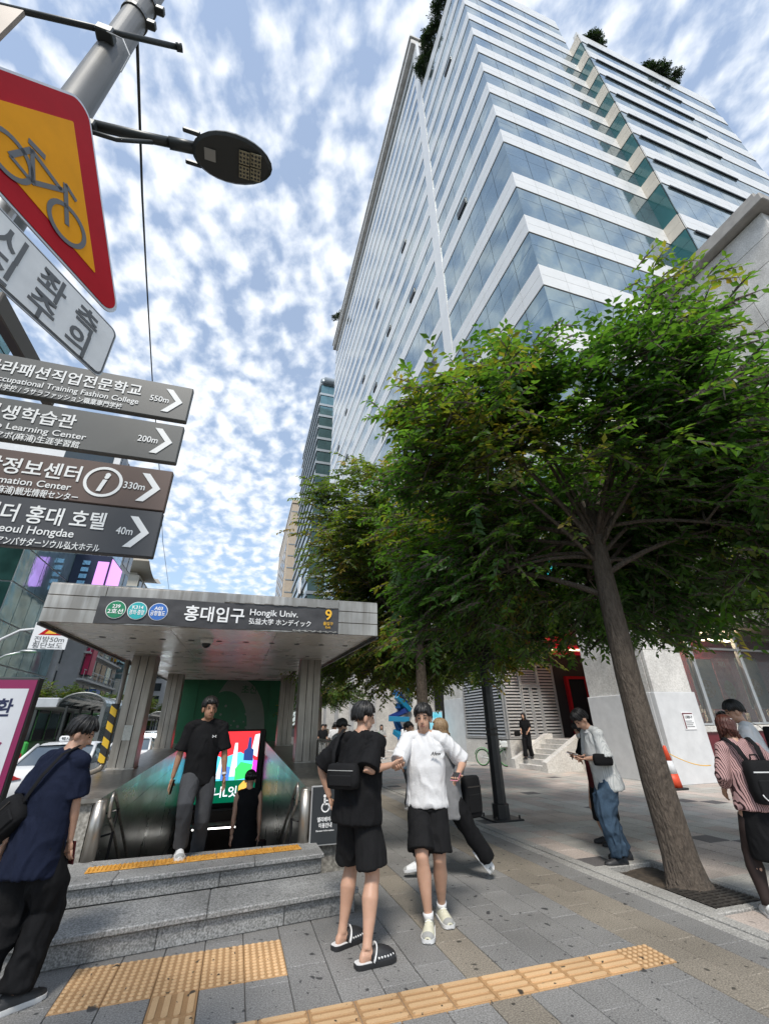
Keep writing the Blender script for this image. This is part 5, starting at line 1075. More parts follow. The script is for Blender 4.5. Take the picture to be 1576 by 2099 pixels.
    if taxi:
        mb = MB(); mb.box(-.32, .32, 1.75, 1.95, Hh+.02, Hh+.17, c=.04); rs2 = mb.build('roof_sign', m_lw, t); text('lettering', '택시 TAXI', .10, m_tr, rs2, (0, 1.745, Hh+.06), U, W, NY, .001, 'CENTER', wid=.5)
    return t
car('taxi', 'white taxi sedan with red tail lights and roof sign beside the advertising panel', (-4.35, 13.9, -.15), R(2), taxi=True)
car('parked_car', 'white sedan ahead of the taxi half hidden by the column', (-4.3, 22.5, -.15), R(1), group='white cars on the road')
car('parked_car', 'white sport utility car seen between the canopy columns', (-6.2, 38, -.15), R(0), 4.6, 1.88, 1.68, suv=True, group='white cars on the road') if False else car('parked_car', 'white sport utility car seen between the canopy columns', (-5.0, 33, -.15), R(0), 4.6, 1.88, 1.68, suv=True, group='white cars on the road')
car('parked_car', 'white car farthest down the lane beyond the sport utility car', (-4.9, 47, -.15), R(0), group='white cars on the road')
bu = thing('city_bus', 'dark green city bus with blue number board behind the bus shelter', 'bus', (-10.6, 27, -.15))
m_bgn = pm('bus_green', (.05, .36, .07), .35); m_bdk = glassy('bus_glass', (.03, .04, .045), .05, .3, 0)
mb = MB(); mb.box(-1.22, 1.22, 0, 11, .35, 1.35, c=.08); mb.build('lower_body', m_bgn, bu); mb = MB(); mb.box(-1.20, 1.20, .02, 10.98, 1.35, 2.75, c=.05); mb.build('window_band', m_bdk, bu); mb = MB(); mb.box(-1.22, 1.22, 0, 11, 2.75, 3.2, c=.12); mb.build('roof', m_bgn, bu)
mb = MB(); mb.box(-.95, .95, -.03, -.002, 2.75, 3.12); nbx = mb.build('number_board', pm('bus_board', (.05, .20, .55), .4, emit=(.05, .25, .7), es=.3), bu); text('lettering', '273', .26, m_white, nbx, (0, -.035, 2.83), U, W, NY, .004, 'CENTER')
for s in (-1, 1):
    for y in (2.2, 8.4): wheel(bu, s*1.1, y, .48, .28)
    mb = MB(); mb.box(s*.75, s*1.1, -.03, .0, .6, .85); mb.build('tail_light', m_tl, bu)
    for k in range(7): mb = MB(); mb.box(s*1.195, s*1.215, .1+1.55*k, .2+1.55*k, 1.36, 2.74); mb.build('window_post', m_bgn, bu)
# ================================================================== TREES
def fast_mesh(name, V, F, mats, attr=None, smooth=False):
    me = bpy.data.meshes.new(name); nv, nf, k = len(V), len(F), F.shape[1]
    me.vertices.add(nv); me.vertices.foreach_set('co', np.ascontiguousarray(V, np.float32).ravel()); me.loops.add(nf*k); me.loops.foreach_set('vertex_index', F.astype(np.int32).ravel())
    me.polygons.add(nf); me.polygons.foreach_set('loop_start', np.arange(0, nf*k, k, dtype=np.int32)); me.polygons.foreach_set('loop_total', np.full(nf, k, np.int32))
    me.update(calc_edges=True)
    if attr is not None: a = me.attributes.new('tint', 'FLOAT', 'POINT'); a.data.foreach_set('value', attr.astype(np.float32))
    for m in mats: me.materials.append(m)
    if smooth: me.polygons.foreach_set('use_smooth', np.ones(nf, bool))
    return me
def leaf_mat(name, c0, c1, c2, trans=.35):
    m = bpy.data.materials.new(name); m.use_nodes = True; nt = m.node_tree; N = nt.nodes.new; L = nt.links.new; b = nt.nodes['Principled BSDF']; out = nt.nodes['Material Output']
    at = N('ShaderNodeAttribute'); at.attribute_name = 'tint'
    cr = N('ShaderNodeValToRGB'); e = cr.color_ramp.elements; e[0].position = 0; e[0].color = (*c0, 1); e[1].position = 1; e[1].color = (*c2, 1); x = e.new(.55); x.color = (*c1, 1); L(at.outputs['Fac'], cr.inputs[0])
    L(cr.outputs[0], b.inputs['Base Color']); b.inputs['Roughness'].default_value = .36; b.inputs['Specular IOR Level'].default_value = .45
    tr = N('ShaderNodeBsdfTranslucent'); mu = N('ShaderNodeVectorMath'); mu.operation = 'MULTIPLY'; mu.inputs[1].default_value = (2.0, 2.0, .7); L(cr.outputs[0], mu.inputs[0]); L(mu.outputs[0], tr.inputs[0])
    mx = N('ShaderNodeMixShader'); mx.inputs[0].default_value = trans; L(b.outputs[0], mx.inputs[1]); L(tr.outputs[0], mx.inputs[2]); L(mx.outputs[0], out.inputs[0]); return m
m_leaf = leaf_mat('leaf_green', (.036, .098, .022), (.082, .168, .034), (.22, .165, .042), .52)
m_leaf2 = leaf_mat('leaf_olive', (.048, .100, .020), (.118, .172, .033), (.29, .18, .044), .50)
m_pine = leaf_mat('leaf_pine', (.015, .035, .015), (.03, .06, .02), (.06, .08, .03), .15)
m_bark = pm('bark', (.060, .046, .036), .92, vs=1.0, col2=(.135, .108, .085), det=8, stretch=(26, 26, 7), bump=1.0, bs=1.6)
for n_ in m_bark.node_tree.nodes:
    if n_.type == 'BUMP': n_.inputs['Distance'].default_value = .05
def bez(p0, p1, p2, n):
    t = np.linspace(0, 1, n)[:, None]; return (1-t)**2*p0+2*t*(1-t)*p1+t**2*p2
def tree(name, label, base, th, tr, cc, cr_, nl, nsec, ntw, ll, seed, mat, group=None, lean=(0, 0), tint=.0, nlow=0, zlow=2.8, bend=0.0):
    tx = lambda z: (lean[0]*z/th*(1-bend*z/th)+bend*.16*(z/th)**2, lean[1]*z/th)
    g = np.random.default_rng(seed); t = thing(name, label, 'tree', base, group=group)
    cc = np.array(cc, float)-np.array(base, float); cr_ = np.array(cr_, float)
    top = np.array([lean[0], lean[1], th])
    # trunk with root flare and bark ridges
    mb = MB(); seg = 22; hs = [0, .05, .14, .3, .6, 1.0, 1.6, 2.2, th*.85, th, th+1.2, cc[2]+cr_[2]*.45]; hs = sorted(set(h for h in hs if h <= cc[2]+cr_[2]*.5)); vs = []
    for h in hs:
        f = h/th; r = tr*(1-.30*min(1, f))*(1+.55*math.exp(-h/.13))*(1 if h <= th else max(.12, .62-.5*(h-th)/(cc[2]+cr_[2]*.5-th)))
        px, py = tx(h)
        for k in range(seg):
            a = 2*math.pi*k/seg; rr = r*(1+.05*math.sin(5*a+h*1.3)+.035*math.sin(9*a-h*2.1)+(.13*math.sin(4*a+1)*math.exp(-h/.18)))
            vs.append((px+rr*math.cos(a), py+rr*math.sin(a), h-.03))
    mb.v = vs
    for i in range(len(hs)-1):
        for k in range(seg): mb.f.append((i*seg+k, i*seg+(k+1) % seg, (i+1)*seg+(k+1) % seg, (i+1)*seg+k)); mb.m.append(0)
    trunk = mb.build('trunk', m_bark, t, True)
    # limbs and secondary branches
    pts = []; br = MB(); secs = []
    for i in range(nl):
        a = 2*math.pi*(i+g.uniform(-.3, .3))/nl*(1 if nl < 9 else 2.399*nl/6.2832); ph = g.uniform(-.55, .95)
        d = np.array([math.cos(a)*math.cos(ph), math.sin(a)*math.cos(ph), math.sin(ph)]); end = cc+d*cr_*g.uniform(.70, .93)
        if nlow and ph < .05 and d[0]*base[0]+d[1]*base[1] < 0: end[2] += 1.1+cr_[2]*.3
        z0 = th*g.uniform(.80, 1.0)+max(0, (end[2]-th))*.30; p0 = np.array([*tx(z0), z0]); mid = (p0+end)/2+np.array([0, 0, .10*np.linalg.norm(end-p0)+.25])
        P = bez(p0, mid, end, 9); r0 = tr*(.30 if nl < 25 else .25)*g.uniform(.7, 1.1); lb = MB(); lb.tube([tuple(p) for p in P], [max(.012, r0*(1-.88*k/8)) for k in range(9)], 7); lb.build('limb', m_bark, t, True); secs.append(P)
    for i in range(nlow):
        a = math.atan2(-base[1], -base[0])+R(62)+R(236)*(i+.5+g.uniform(-.3, .3))/nlow; rr_ = g.uniform(.62, .98); end = np.array([cc[0]+cr_[0]*rr_*math.cos(a), cc[1]+cr_[1]*rr_*math.sin(a), zlow+g.uniform(0, .7)])
        z0 = th*g.uniform(.95, 1.25); p0 = np.array([*tx(z0), z0]); mid = (p0+end)/2+np.array([0, 0, .75])
        P = bez(p0, mid, end, 9); lb = MB(); lb.tube([tuple(p) for p in P], [max(.010, tr*.20*(1-.88*k/8)) for k in range(9)], 6); lb.build('limb', m_bark, t, True); secs.append(P)
    subs = []
    for i in range(nsec):
        P = secs[g.integers(len(secs))]; p0 = P[g.integers(4, 9)]; d = g.normal(size=3); d /= np.linalg.norm(d); rad = g.uniform(.45, 1.0)
        for _ in range(6):
            end = p0+d*g.uniform(.5, 1.0)*cr_.mean()*.42+np.array([0, 0, .1])
            if (np.abs((end-cc)/cr_)**np.array([2, 2, 3.2 if end[2] < cc[2] else 2])).sum() < 1.0: break
            d = g.normal(size=3); d /= np.linalg.norm(d)
        Q = bez(p0, (p0+end)/2+np.array([0, 0, .12]), end, 6); br.tube([tuple(p) for p in Q], [.022-.0032*k for k in range(6)], 4, caps=False); subs.append(Q)
    tag(br.build('branches', m_bark, t), kind='stuff')
    # twigs with two-ranked leaves
    S = np.concatenate([q[2:] for q in subs]+[q[5:] for q in secs]); O = S[g.integers(len(S), size=ntw)]+g.normal(size=(ntw, 3))*np.array([.24, .24, .17])*cr_.mean()/3.6
    out = O-cc; out[:, 2] *= .35; out /= np.linalg.norm(out, axis=1)[:, None]+1e-6
    D = out*.8+g.normal(size=(ntw, 3))*.55; D[:, 2] = D[:, 2]*.45-.12; D /= np.linalg.norm(D, axis=1)[:, None]
    ctint = g.normal(size=len(S)); tw_t = np.clip(.42+tint+.16*g.normal(size=ntw)+.16*np.sin(O[:, 0]*1.7+O[:, 2]*1.3+seed)+.12*np.sin(O[:, 1]*2.1-O[:, 2]*.7), 0, 1)
    nlv = 11; tl = ll*g.uniform(3.0, 4.4, size=ntw)
    k = np.arange(nlv); f = (k+.6)/nlv; sd = np.where(k % 2 == 0, 1., -1.)
    up = np.array([0, 0, 1.]); Sd = np.cross(D, up); Sd /= np.linalg.norm(Sd, axis=1)[:, None]+1e-6; Up = np.cross(Sd, D)
    Pb = O[:, None, :]+D[:, None, :]*(f*1.0)[None, :, None]*tl[:, None, None]; Pb[:, :, 2] -= (f**2*.16)[None, :]*tl[:, None]
    ax = D[:, None, :]*.62+Sd[:, None, :]*(sd[None, :, None]*.75)+g.normal(size=(ntw, nlv, 3))*.22; ax[:, :, 2] -= .22; ax /= np.linalg.norm(ax, axis=2)[..., None]
    nrm = Up[:, None, :]+g.normal(size=(ntw, nlv, 3))*.35; side = np.cross(ax, nrm); side /= np.linalg.norm(side, axis=2)[..., None]+1e-6; nn = np.cross(side, ax)
    L_ = (ll*g.uniform(.65, 1.25, size=(ntw, nlv)))[..., None]; w = L_*.24
    v0 = Pb; v2 = Pb+ax*L_-nn*L_*.10; m1 = Pb+ax*L_*.42; v1 = m1+side*w+nn*w*.35; v3 = m1-side*w+nn*w*.35
    V = np.stack([v0, v1, v2, v3], axis=2).reshape(-1, 3); nL = ntw*nlv; b = np.arange(nL)[:, None]*4
    F = np.concatenate([b+np.array([[0, 1, 2]]), b+np.array([[0, 2, 3]])]); tt = np.repeat(np.clip(np.repeat(tw_t, nlv)+g.normal(size=nL)*.09, 0, 1), 4)
    o = bpy.data.objects.new('crown', fast_mesh('crown', V, F, [mat], tt)); LINK(o); o.parent = t; tag(o, kind='stuff')
    # green twig stems
    tv = np.stack([O, O+D*tl[:, None]*.98-np.array([0, 0, .15])*tl[:, None], O+D*tl[:, None]*.5+np.array([0, 0, .006])], axis=1).reshape(-1, 3); o = bpy.data.objects.new('twigs', fast_mesh('twigs', tv, np.arange(ntw*3).reshape(-1, 3), [m_bark])); LINK(o); o.parent = t; tag(o, kind='stuff')
    return t
tree('zelkova_tree', 'large leafy street tree with leaning dark trunk in the near tree pit', (4.92, 4.74, -.02), 3.9, .178, (5.0, 5.35, 5.05), (3.5, 3.3, 2.45), 28, 470, 10200, .130, 4, m_leaf, lean=(-.22, .10), tint=.0, nlow=12, zlow=2.75, bend=.7)
tree('zelkova_tree', 'olive tinted street tree behind the white shirted man', (4.9, 12.2, 0), 3.2, .20, (4.6, 12.2, 6.2), (3.7, 3.5, 4.0), 15, 400, 11000, .13, 5, m_leaf2, tint=.03, nlow=11, zlow=2.9)
tree('zelkova_tree', 'street tree farther down the kerb behind the right canopy column', (4.9, 29.8, 0), 3.2, .2, (4.6, 29.5, 6.0), (3.2, 3.2, 3.3), 9, 140, 2600, .16, 8, m_leaf, nlow=6, zlow=2.9)
i = 0
for (x, y, h, r, lb) in ((-14.5, 38, 4.9, 1.7, 'round tree nearest the direction boards across the road'), (-15.5, 50, 5.4, 1.9, 'bushy tree across the road left of the bus shelter'), (-14.6, 58, 6.0, 2.3, 'bushy tree across the road behind the bus'), (-15.2, 70, 6.8, 2.2, 'taller tree across the road before the shop row'), (-14.8, 84, 6.6, 2.4, 'tree across the road beyond the shop row'), (-14, 110, 7.0, 2.8, 'distant tree down the left side of the street')):
    i += 1; tree('roadside_tree', lb, (x, y, 0), 2.4, .13, (x, y, h*.62), (r, r, h*.42), 6, 50, 620, .26, 20+i, m_leaf2, tint=-.05)
i = 0
for (x, y, z, h, r, lb) in ((12.8, 14.5, 72.6, 4.8, 1.0, 'dark conifer on the tower roof near the image top'), (12.7, 17.2, 72.6, 5.2, 1.2, 'dark conifer on the tower roof beside the tall wing'), (12.7, 19.4, 72.6, 4.6, 1.1, 'dark conifer on the tower roof against the pilaster'), (27.5, 10.6, 64.8, 2.4, .8, 'small roof shrub at the left end of the right wing'), (35.6, 10.5, 64.8, 3.0, 1.0, 'roof shrub in the middle of the right wing'), (37.6, 10.5, 64.8, 2.8, 1.1, 'roof shrub toward the right end of the right wing'), (12.0, 71, 88.7, 4.5, 1.6, 'small tree on the far end of the tall wing roof')):
    i += 1; tree('roof_tree', lb, (x, y, z), h*.3, .07, (x, y, z+h*.55), (r, r, h*.45), 6, 30, 330, .22, 40+i, m_pine, tint=-.1)
# ================================================================== PEOPLE
def cloth(name, col, rough=.85, var=.12, vs=9, bump=.25): return pm(name, col, rough, var=var, vs=vs, bump=bump, bs=60, spec=.15, obj=True)
def skin_mat(name, col): 
    m = pm(name, col, .5, var=.07, vs=14, spec=.4, obj=True); b = m.node_tree.nodes['Principled BSDF']; b.inputs['Subsurface Weight'].default_value = .12; b.inputs['Subsurface Radius'].default_value = (.010, .004, .002); b.inputs['Subsurface Scale'].default_value = .6; return m
m_skin = skin_mat('skin_light', (.50, .295, .205)); m_skin2 = skin_mat('skin_tan', (.34, .185, .115))
m_hair = pm('hair_black', (.010, .009, .009), .45, var=.3, vs=60, obj=True); m_hbr = pm('hair_redbrown', (.075, .022, .014), .45, var=.4, vs=60, obj=True); m_hbl = pm('hair_blond', (.26, .17, .09), .5, var=.35, vs=60, obj=True)
m_blk = cloth('cloth_black', (.009, .009, .010)); m_blk2 = cloth('cloth_black_shorts', (.012, .012, .013)); m_nvy = cloth('cloth_navy', (.010, .014, .032)); m_wht = cloth('cloth_white', (.66, .66, .67), var=.05); m_gry = cloth('cloth_grey', (.20, .20, .205)); m_dgr = cloth('cloth_charcoal', (.055, .057, .062)); m_lgr = cloth('cloth_light_grey', (.33, .33, .32)); m_bei = cloth('cloth_beige', (.45, .37, .27)); m_khk = cloth('cloth_khaki', (.22, .17, .11)); m_jean = cloth('denim', (.045, .075, .115), var=.55, vs=5); m_blu2 = cloth('cloth_blue', (.20, .32, .42)); m_mar = cloth('cloth_maroon', (.06, .012, .014)); m_tight = cloth('tights', (.035, .024, .022), .6)
m_cream = pm('shoe_cream', (.62, .60, .47), .55, var=.1, vs=30, obj=True); m_shw = pm('shoe_white', (.68, .68, .68), .5, var=.06, vs=30, obj=True); m_rub = pm('rubber_black', (.022, .022, .024), .5); m_eye = pm('eye_dark', (.012, .01, .009), .2); m_lip = pm('lip', (.36, .15, .12), .5)
def striped(name, c1, c2, vec, duty=.5, dist=0.0):
    m = cloth(name, c1); nt = m.node_tree; N = nt.nodes.new; L = nt.links.new; b = nt.nodes['Principled BSDF']; tc = N('ShaderNodeTexCoord'); src = tc.outputs['Object']
    if dist:
        n = N('ShaderNodeTexNoise'); n.inputs['Scale'].default_value = 9; L(src, n.inputs['Vector']); a = N('ShaderNodeVectorMath'); a.operation = 'MULTIPLY_ADD'; a.inputs[1].default_value = (dist, dist, 0); L(n.outputs['Color'], a.inputs[0]); L(src, a.inputs[2]); src = a.outputs[0]
    d = N('ShaderNodeVectorMath'); d.operation = 'DOT_PRODUCT'; d.inputs[1].default_value = vec; L(src, d.inputs[0]); f = N('ShaderNodeMath'); f.operation = 'FRACT'; L(d.outputs['Value'], f.inputs[0]); g_ = N('ShaderNodeMath'); g_.operation = 'GREATER_THAN'; g_.inputs[1].default_value = duty; L(f.outputs[0], g_.inputs[0])
    mx = N('ShaderNodeMix'); mx.data_type = 'RGBA'; mx.inputs[6].default_value = (*c1, 1); mx.inputs[7].default_value = (*c2, 1); L(g_.outputs[0], mx.inputs[0]); L(mx.outputs[2], b.inputs['Base Color']); return m
m_strp = striped('cloth_pink_stripe', (.50, .31, .30), (.05, .028, .03), (64, 10, 3), .66, .018); m_strw = striped('cloth_fine_stripe', (.60, .61, .60), (.44, .46, .46), (70, 0, 0), .7)
_P = np.random.default_rng(11).random((64, 64, 64)).astype(np.float32)
def vnoise(p):
    q = np.floor(p).astype(int); f = p-q; f = f*f*(3-2*f); r = 0
    for dx in (0, 1):
        for dy in (0, 1):
            for dz in (0, 1):
                w = (f[:, 0] if dx else 1-f[:, 0])*(f[:, 1] if dy else 1-f[:, 1])*(f[:, 2] if dz else 1-f[:, 2]); r = r+w*_P[(q[:, 0]+dx) % 64, (q[:, 1]+dy) % 64, (q[:, 2]+dz) % 64]
    return r-.5
def fuse(mb, name, mat, parent, vox, it=4, fold=0.0, extra=None, fs=(12, 12, 6.5)):
    """union of closed shells -> one continuous skin, smoothed, with cloth folds; extra = MB appended as is"""
    me = bpy.data.meshes.new('tmp'); me.from_pydata(mb.v, [], mb.f); o = bpy.data.objects.new('tmp', me); TMP.collection.objects.link(o)
    r = o.modifiers.new('r', 'REMESH'); r.mode = 'VOXEL'; r.voxel_size = vox; s = o.modifiers.new('s', 'SMOOTH'); s.factor = .5; s.iterations = it
    TMPV.update(); m2 = bpy.data.meshes.new_from_object(o.evaluated_get(TMPV.depsgraph)); bpy.data.objects.remove(o); bpy.data.meshes.remove(me)
    n = len(m2.vertices); co = np.zeros(n*3, np.float32); m2.vertices.foreach_get('co', co); co = co.reshape(-1, 3)
    if fold:
        nr = np.zeros(n*3, np.float32); m2.vertices.foreach_get('normal', nr); nr = nr.reshape(-1, 3); q = co*np.array(fs)
        w = q+np.stack([vnoise(q*.5+3), vnoise(q*.5+9), vnoise(q*.5+17)], 1)*3.0
        d = (np.clip(1-np.abs(vnoise(w)*5), -.2, 1))*1.0+vnoise(w*2.3+5)*.9; co += nr*(d*fold)[:, None]; m2.vertices.foreach_set('co', co.ravel())
    F = np.zeros(len(m2.loops), np.int32); m2.loops.foreach_get('vertex_index', F)
    if extra is not None and extra.v:
        k = len(co); fl = [tuple(f) for f in F.reshape(-1, 4)]; vs = [tuple(c) for c in co]+[tuple(v) for v in extra.v]; fl += [tuple(i+k for i in f) for f in extra.f]
        bpy.data.meshes.remove(m2); m2 = bpy.data.meshes.new(name); m2.from_pydata(vs, [], fl)
    m2.name = name; m2.materials.clear(); m2.materials.append(mat); m2.polygons.foreach_set('use_smooth', np.ones(len(m2.polygons), bool)); m2.update()
    o = bpy.data.objects.new(name, m2); LINK(o); o.parent = parent; return o
TMP = bpy.data.scenes.new('scratch') if 'scratch' not in bpy.data.scenes else bpy.data.scenes['scratch']; TMPV = TMP.view_layers[0]
def ik(a, b, l1, l2, hint):
    a, b, hint = Vector(a), Vector(b), Vector(hint); d = b-a; L_ = min(d.length, (l1+l2)*.999); u = d.normalized(); b = a+u*L_
    x = (l1*l1-l2*l2+L_*L_)/(2*L_); h = math.sqrt(max(0, l1*l1-x*x)); n = hint-u*hint.dot(u); n = n.normalized() if n.length > 1e-4 else u.orthogonal(); return a+u*x+n*h, b
def lerp(a, b, t): return Vector(a)*(1-t)+Vector(b)*t
def path(pts, ts):
    """points at fractions along polyline of equal segments"""
    n = len(pts)-1; out = []
    for t in ts: i = min(int(t*n), n-1); out.append(lerp(pts[i], pts[i+1], t*n-i))
    return out
def person(label, loc, az, Ht=1.74, skin=m_skin, hairm=m_hair, hair='short', vox=.010, pelvis=(0, 0), pz=None, lean=(0, 0), head=(0, 0), feet=None, hands=None, elbow=None, knee=None, top=None, bottom=None, shoes=('sneaker', m_shw, m_shw), female=False, group=None, floor=0.0, grip=None, cap=None, socks=None, hood=None, twist=0.0):
    s = Ht/1.75; rz = -R(az); t = thing('person', label, 'person', loc, rz, group); Mi = (Matrix.Translation(loc) @ Matrix.Rotation(rz, 4, 'Z')).inverted(); w2l = lambda p: Mi @ Vector(p)
    sw = (.172 if female else .195)*s; hwid = .088*s
    P = Vector((pelvis[0], pelvis[1], (pz if pz else .925*s))); up = Vector((lean[0], lean[1], 1)).normalized(); C = P+up*(.50*s); side = Vector((math.cos(R(twist)), -math.sin(R(twist)), 0)); fwd = Vector((math.sin(R(twist)), math.cos(R(twist)), 0))
    sh = {'L': C-side*sw+up*(.015*s), 'R': C+side*sw+up*(.015*s)}; hp = {'L': P-Vector((hwid, 0, .02)), 'R': P+Vector((hwid, 0, -.02))}
    yaw, pit = R(head[0]), R(head[1]); Hm = Matrix.Rotation(-yaw, 4, 'Z') @ Matrix.Rotation(-pit, 4, 'X'); nk = C+up*(.062*s)+Vector((0, .012, 0)); hc = nk+(up*.55+Vector((0, math.sin(pit)*.35+.10, 0))).normalized()*(.150*s)
    Hm3 = Hm.to_3x3(); HT = Matrix.Translation(hc) @ Hm
    # limbs
    A = {}; Lg = {}; FM = {}
    for k, sg in (('L', -1), ('R', 1)):
        h = (hands or {}).get(k); hpos = w2l(h) if h is not None else sh[k]+Vector((sg*.05, .05, -.54*s)); hint = (elbow or {}).get(k, (sg*.35, -1, -.2)); el, wr = ik(sh[k], hpos, .29*s, .25*s, hint); A[k] = (sh[k], el, wr)
        f = (feet or {}).get(k, None)
        if f is None: fm = Matrix.Translation((sg*hwid*1.05, 0, floor-loc[2])) @ Matrix.Rotation(-sg*R(8), 4, 'Z')
        else:
            p = w2l(f[:3]); fm = Matrix.Translation(p) @ Matrix.Rotation(-(R(f[3])-R(az)), 4, 'Z') @ Matrix.Rotation(-R(f[4] if len(f) > 4 else 0), 4, 'X')
        FM[k] = fm; an = fm @ Vector((0, 0, .085*s)); kn, an2 = ik(hp[k], an, .435*s, .425*s, (knee or {}).get(k, (sg*.05, 1, 0))); Lg[k] = (hp[k], kn, an2)
        FM[k] = Matrix.Translation(an2-an) @ fm
    b = MB(); X = tuple(side); fk = 1.0 if shoes[0] == 'clog' else .68
    q = lambda z, dy=0: P+up*(z*s)+fwd*(dy*s); cw = .92 if female else 1.0
    b.tube([q(-.09), q(-.02), q(.10), q(.20), q(.34), q(.44), q(.51), q(.545)], [(.12*s, .085*s), (.155*s, .105*s), (.14*s*cw, .098*s), (.13*s*cw, .092*s), (.158*s*cw, .108*s), (.17*s*cw, .098*s), (.13*s*cw, .075*s), (.05*s, .05*s)], 18, sx=X)
    b.tube([C+up*.01, nk, nk+(hc-nk)*.6], [.062*s, .052*s, .050*s], 12)
    for k, sg in (('L', -1), ('R', 1)):
        a0, a1, a2 = A[k]; b.tube(path((a0, a1, a2), [0, .1, .25, .4, .5, .58, .7, .85, 1]), [.046*s, .052*s, .046*s, .040*s, .037*s, .039*s, .037*s, .029*s, .025*s], 12); b.ell(a0, (.046*s,)*3, 10, 6); b.tube([nk+(hc-nk)*.25, C+(a0-C)*.5+up*(.035*s), a0], [.035*s, .040*s, .034*s], 10)
        l0, l1, l2 = Lg[k]; pts = path((l0, l1, l2), [0, .12, .3, .45, .5, .56, .66, .8, .93, 1]); bk = Vector((0, -.012, 0)); pts[6] += bk*1.2; pts[5] += bk*.5
        b.tube(pts, [.092*s, .092*s, .080*s, .064*s, .060*s, .058*s, .066*s, .050*s, .036*s, .038*s], 14)
        b.tube([FM[k] @ Vector((0, -.045*s, .055*s)), FM[k] @ Vector((0, .03*s, .06*s)), FM[k] @ Vector((0, .13*s, .035*s)), FM[k] @ Vector((0, .17*s, .025*s))], [.030*s*fk, .036*s*fk, .030*s*fk, .015*s], 10); b.ell(FM[k] @ Vector((0, -.03*s, .045*s)), (.030*s*fk, .034*s*fk, .036*s*fk), 10, 7)
    hl = lambda v: HT @ (Vector(v)*s)
    b.ell(hc+Hm3 @ Vector((0, -.008, .03))*s, (.075*s, .094*s, .092*s), 18, 12, M=Hm3); b.ell(hc+Hm3 @ Vector((0, .022, -.045))*s, (.060*s, .068*s, .075*s), 16, 10, M=Hm3)
    b.ell(hc+Hm3 @ Vector((0, .052, -.088))*s, (.030*s, .030*s, .026*s), 12, 8, M=Hm3)
    b.tube([hl((0, .088, .022)), hl((0, .102, -.008)), hl((0, .106, -.024)), hl((0, .088, -.034))], [.009*s, .012*s, .016*s, .011*s], 8); b.tube([hl((-.045, .070, .030)), hl((0, .084, .034)), hl((.045, .070, .030))], [.012*s, .013*s, .012*s], 8)
    ex = MB()
    for sg in (-1, 1): ex.ell(hl((sg*.077, -.005, -.012)), (.012*s, .022*s, .034*s), 10, 7, M=Hm3 @ Matrix.Rotation(sg*.25, 3, 'Z'))
    palms = {}
    for k, sg in (('L', -1), ('R', 1)):
        a0, a1, a2 = A[k]; d = (a2-a1).normalized(); g_ = (grip or {}).get(k); pn = Vector(g_) if g_ else Vector((-sg*.8, .25, 0)); pn = (pn-d*pn.dot(d)).normalized(); lat = d.cross(pn); pc = a2+d*(.048*s); palms[k] = (pc, d, pn, lat)
        b.ell(pc, (.040*s, .050*s, .016*s), 12, 8, M=Matrix((lat, d, pn)).transposed()); curl = .42 if not g_ else .8
        for i, (ln, off) in enumerate(((.078, -.029), (.085, -.010), (.080, .010), (.064, .028))):
            p = pc+d*(.038*s)+lat*(off*s); pts = [p-d*.02]; ang = .15*curl
            for j, fr in enumerate((.45, .32, .25)): p = p+(d*math.cos(ang)+pn*math.sin(ang))*(ln*fr*s); pts.append(p); ang += curl*.8
            ex.tube(pts, [.0092*s, .0090*s, .0082*s, .0062*s], 7)
        p = pc-d*(.02*s)-lat*(.030*s); tp = (d*.75-lat*.55+pn*.35).normalized(); ex.tube([p, p+tp*(.032*s), p+(tp*.058+d*.012+pn*.01)*s], [.0115*s, .0105*s, .008*s], 7)
    body = fuse(b, 'body', skin, t, vox, 3, extra=ex)
    if vox < .013:
        for sg in (-1, 1):
            mb = MB(); mb.ell(hl((sg*.030, .078, .012)), (.0135*s, .006*s, .0065*s), 10, 6, M=Hm3); e_ = mb.build('eye', m_eye, body, True)
            mb = MB(); mb.tube([hl((sg*.014, .086, .033)), hl((sg*.032, .083, .037)), hl((sg*.048, .072, .032))], [.0045*s, .005*s, .003*s], 6); mb.build('eyebrow', m_hair, body, True)
        mb = MB(); mb.tube([hl((-.022, .080, -.062)), hl((0, .088, -.060)), hl((.022, .080, -.062))], [.004*s, .0075*s, .004*s], 6); mb.build('mouth', m_lip, body, True)
    # hair: scalp cap plus overlapping locks
    g = random.Random(int(abs(loc[0]*97+loc[1]*31))); hm = MB(); near = vox < .013
    hm.ell(hc+Hm3 @ Vector((0, -.016, .042))*s, (.080*s, .098*s, .088*s), 18, 10, M=Hm3)
    nL = 300 if near else 80
    for i in range(nL):
        ph = g.uniform(-180, 180); a = abs(ph)
        if hair == 'short': te = (72 if a < 45 else 96 if a < 105 else 130)+g.uniform(-14, 10); drop = 0
        elif hair == 'bob': te = 66 if a < 40 else 112; drop = 0 if a < 48 else g.uniform(.05, .13)
        elif hair == 'long': te = 62 if a < 38 else 108; drop = 0 if a < 50 else g.uniform(.15, .34)
        else: te = 66 if a < 60 else 108; drop = 0
        pts = []; rr = []; n = 7; k0 = 1.05+g.uniform(0, .13)+(.05*g.random()**2 if hair == 'short' else 0)
        for j in range(n):
            th = R(te*(.08+.92*j/(n-1))); wob = g.uniform(-.022, .022)
            sn = math.sin(th) if th < 1.5708 else 1-.10*(th-1.5708); cz_ = math.cos(th) if th < 1.5708 else -(th-1.5708)*.92
            pts.append(hl((.080*k0*sn*math.sin(R(ph+wob*200)), -.012+.098*k0*sn*math.cos(R(ph)), .040+.092*k0*cz_))); rr.append(((.0125 if near else .018)-.006*abs(j/(n-1)-.35)-.0055*(j == n-1))*s)
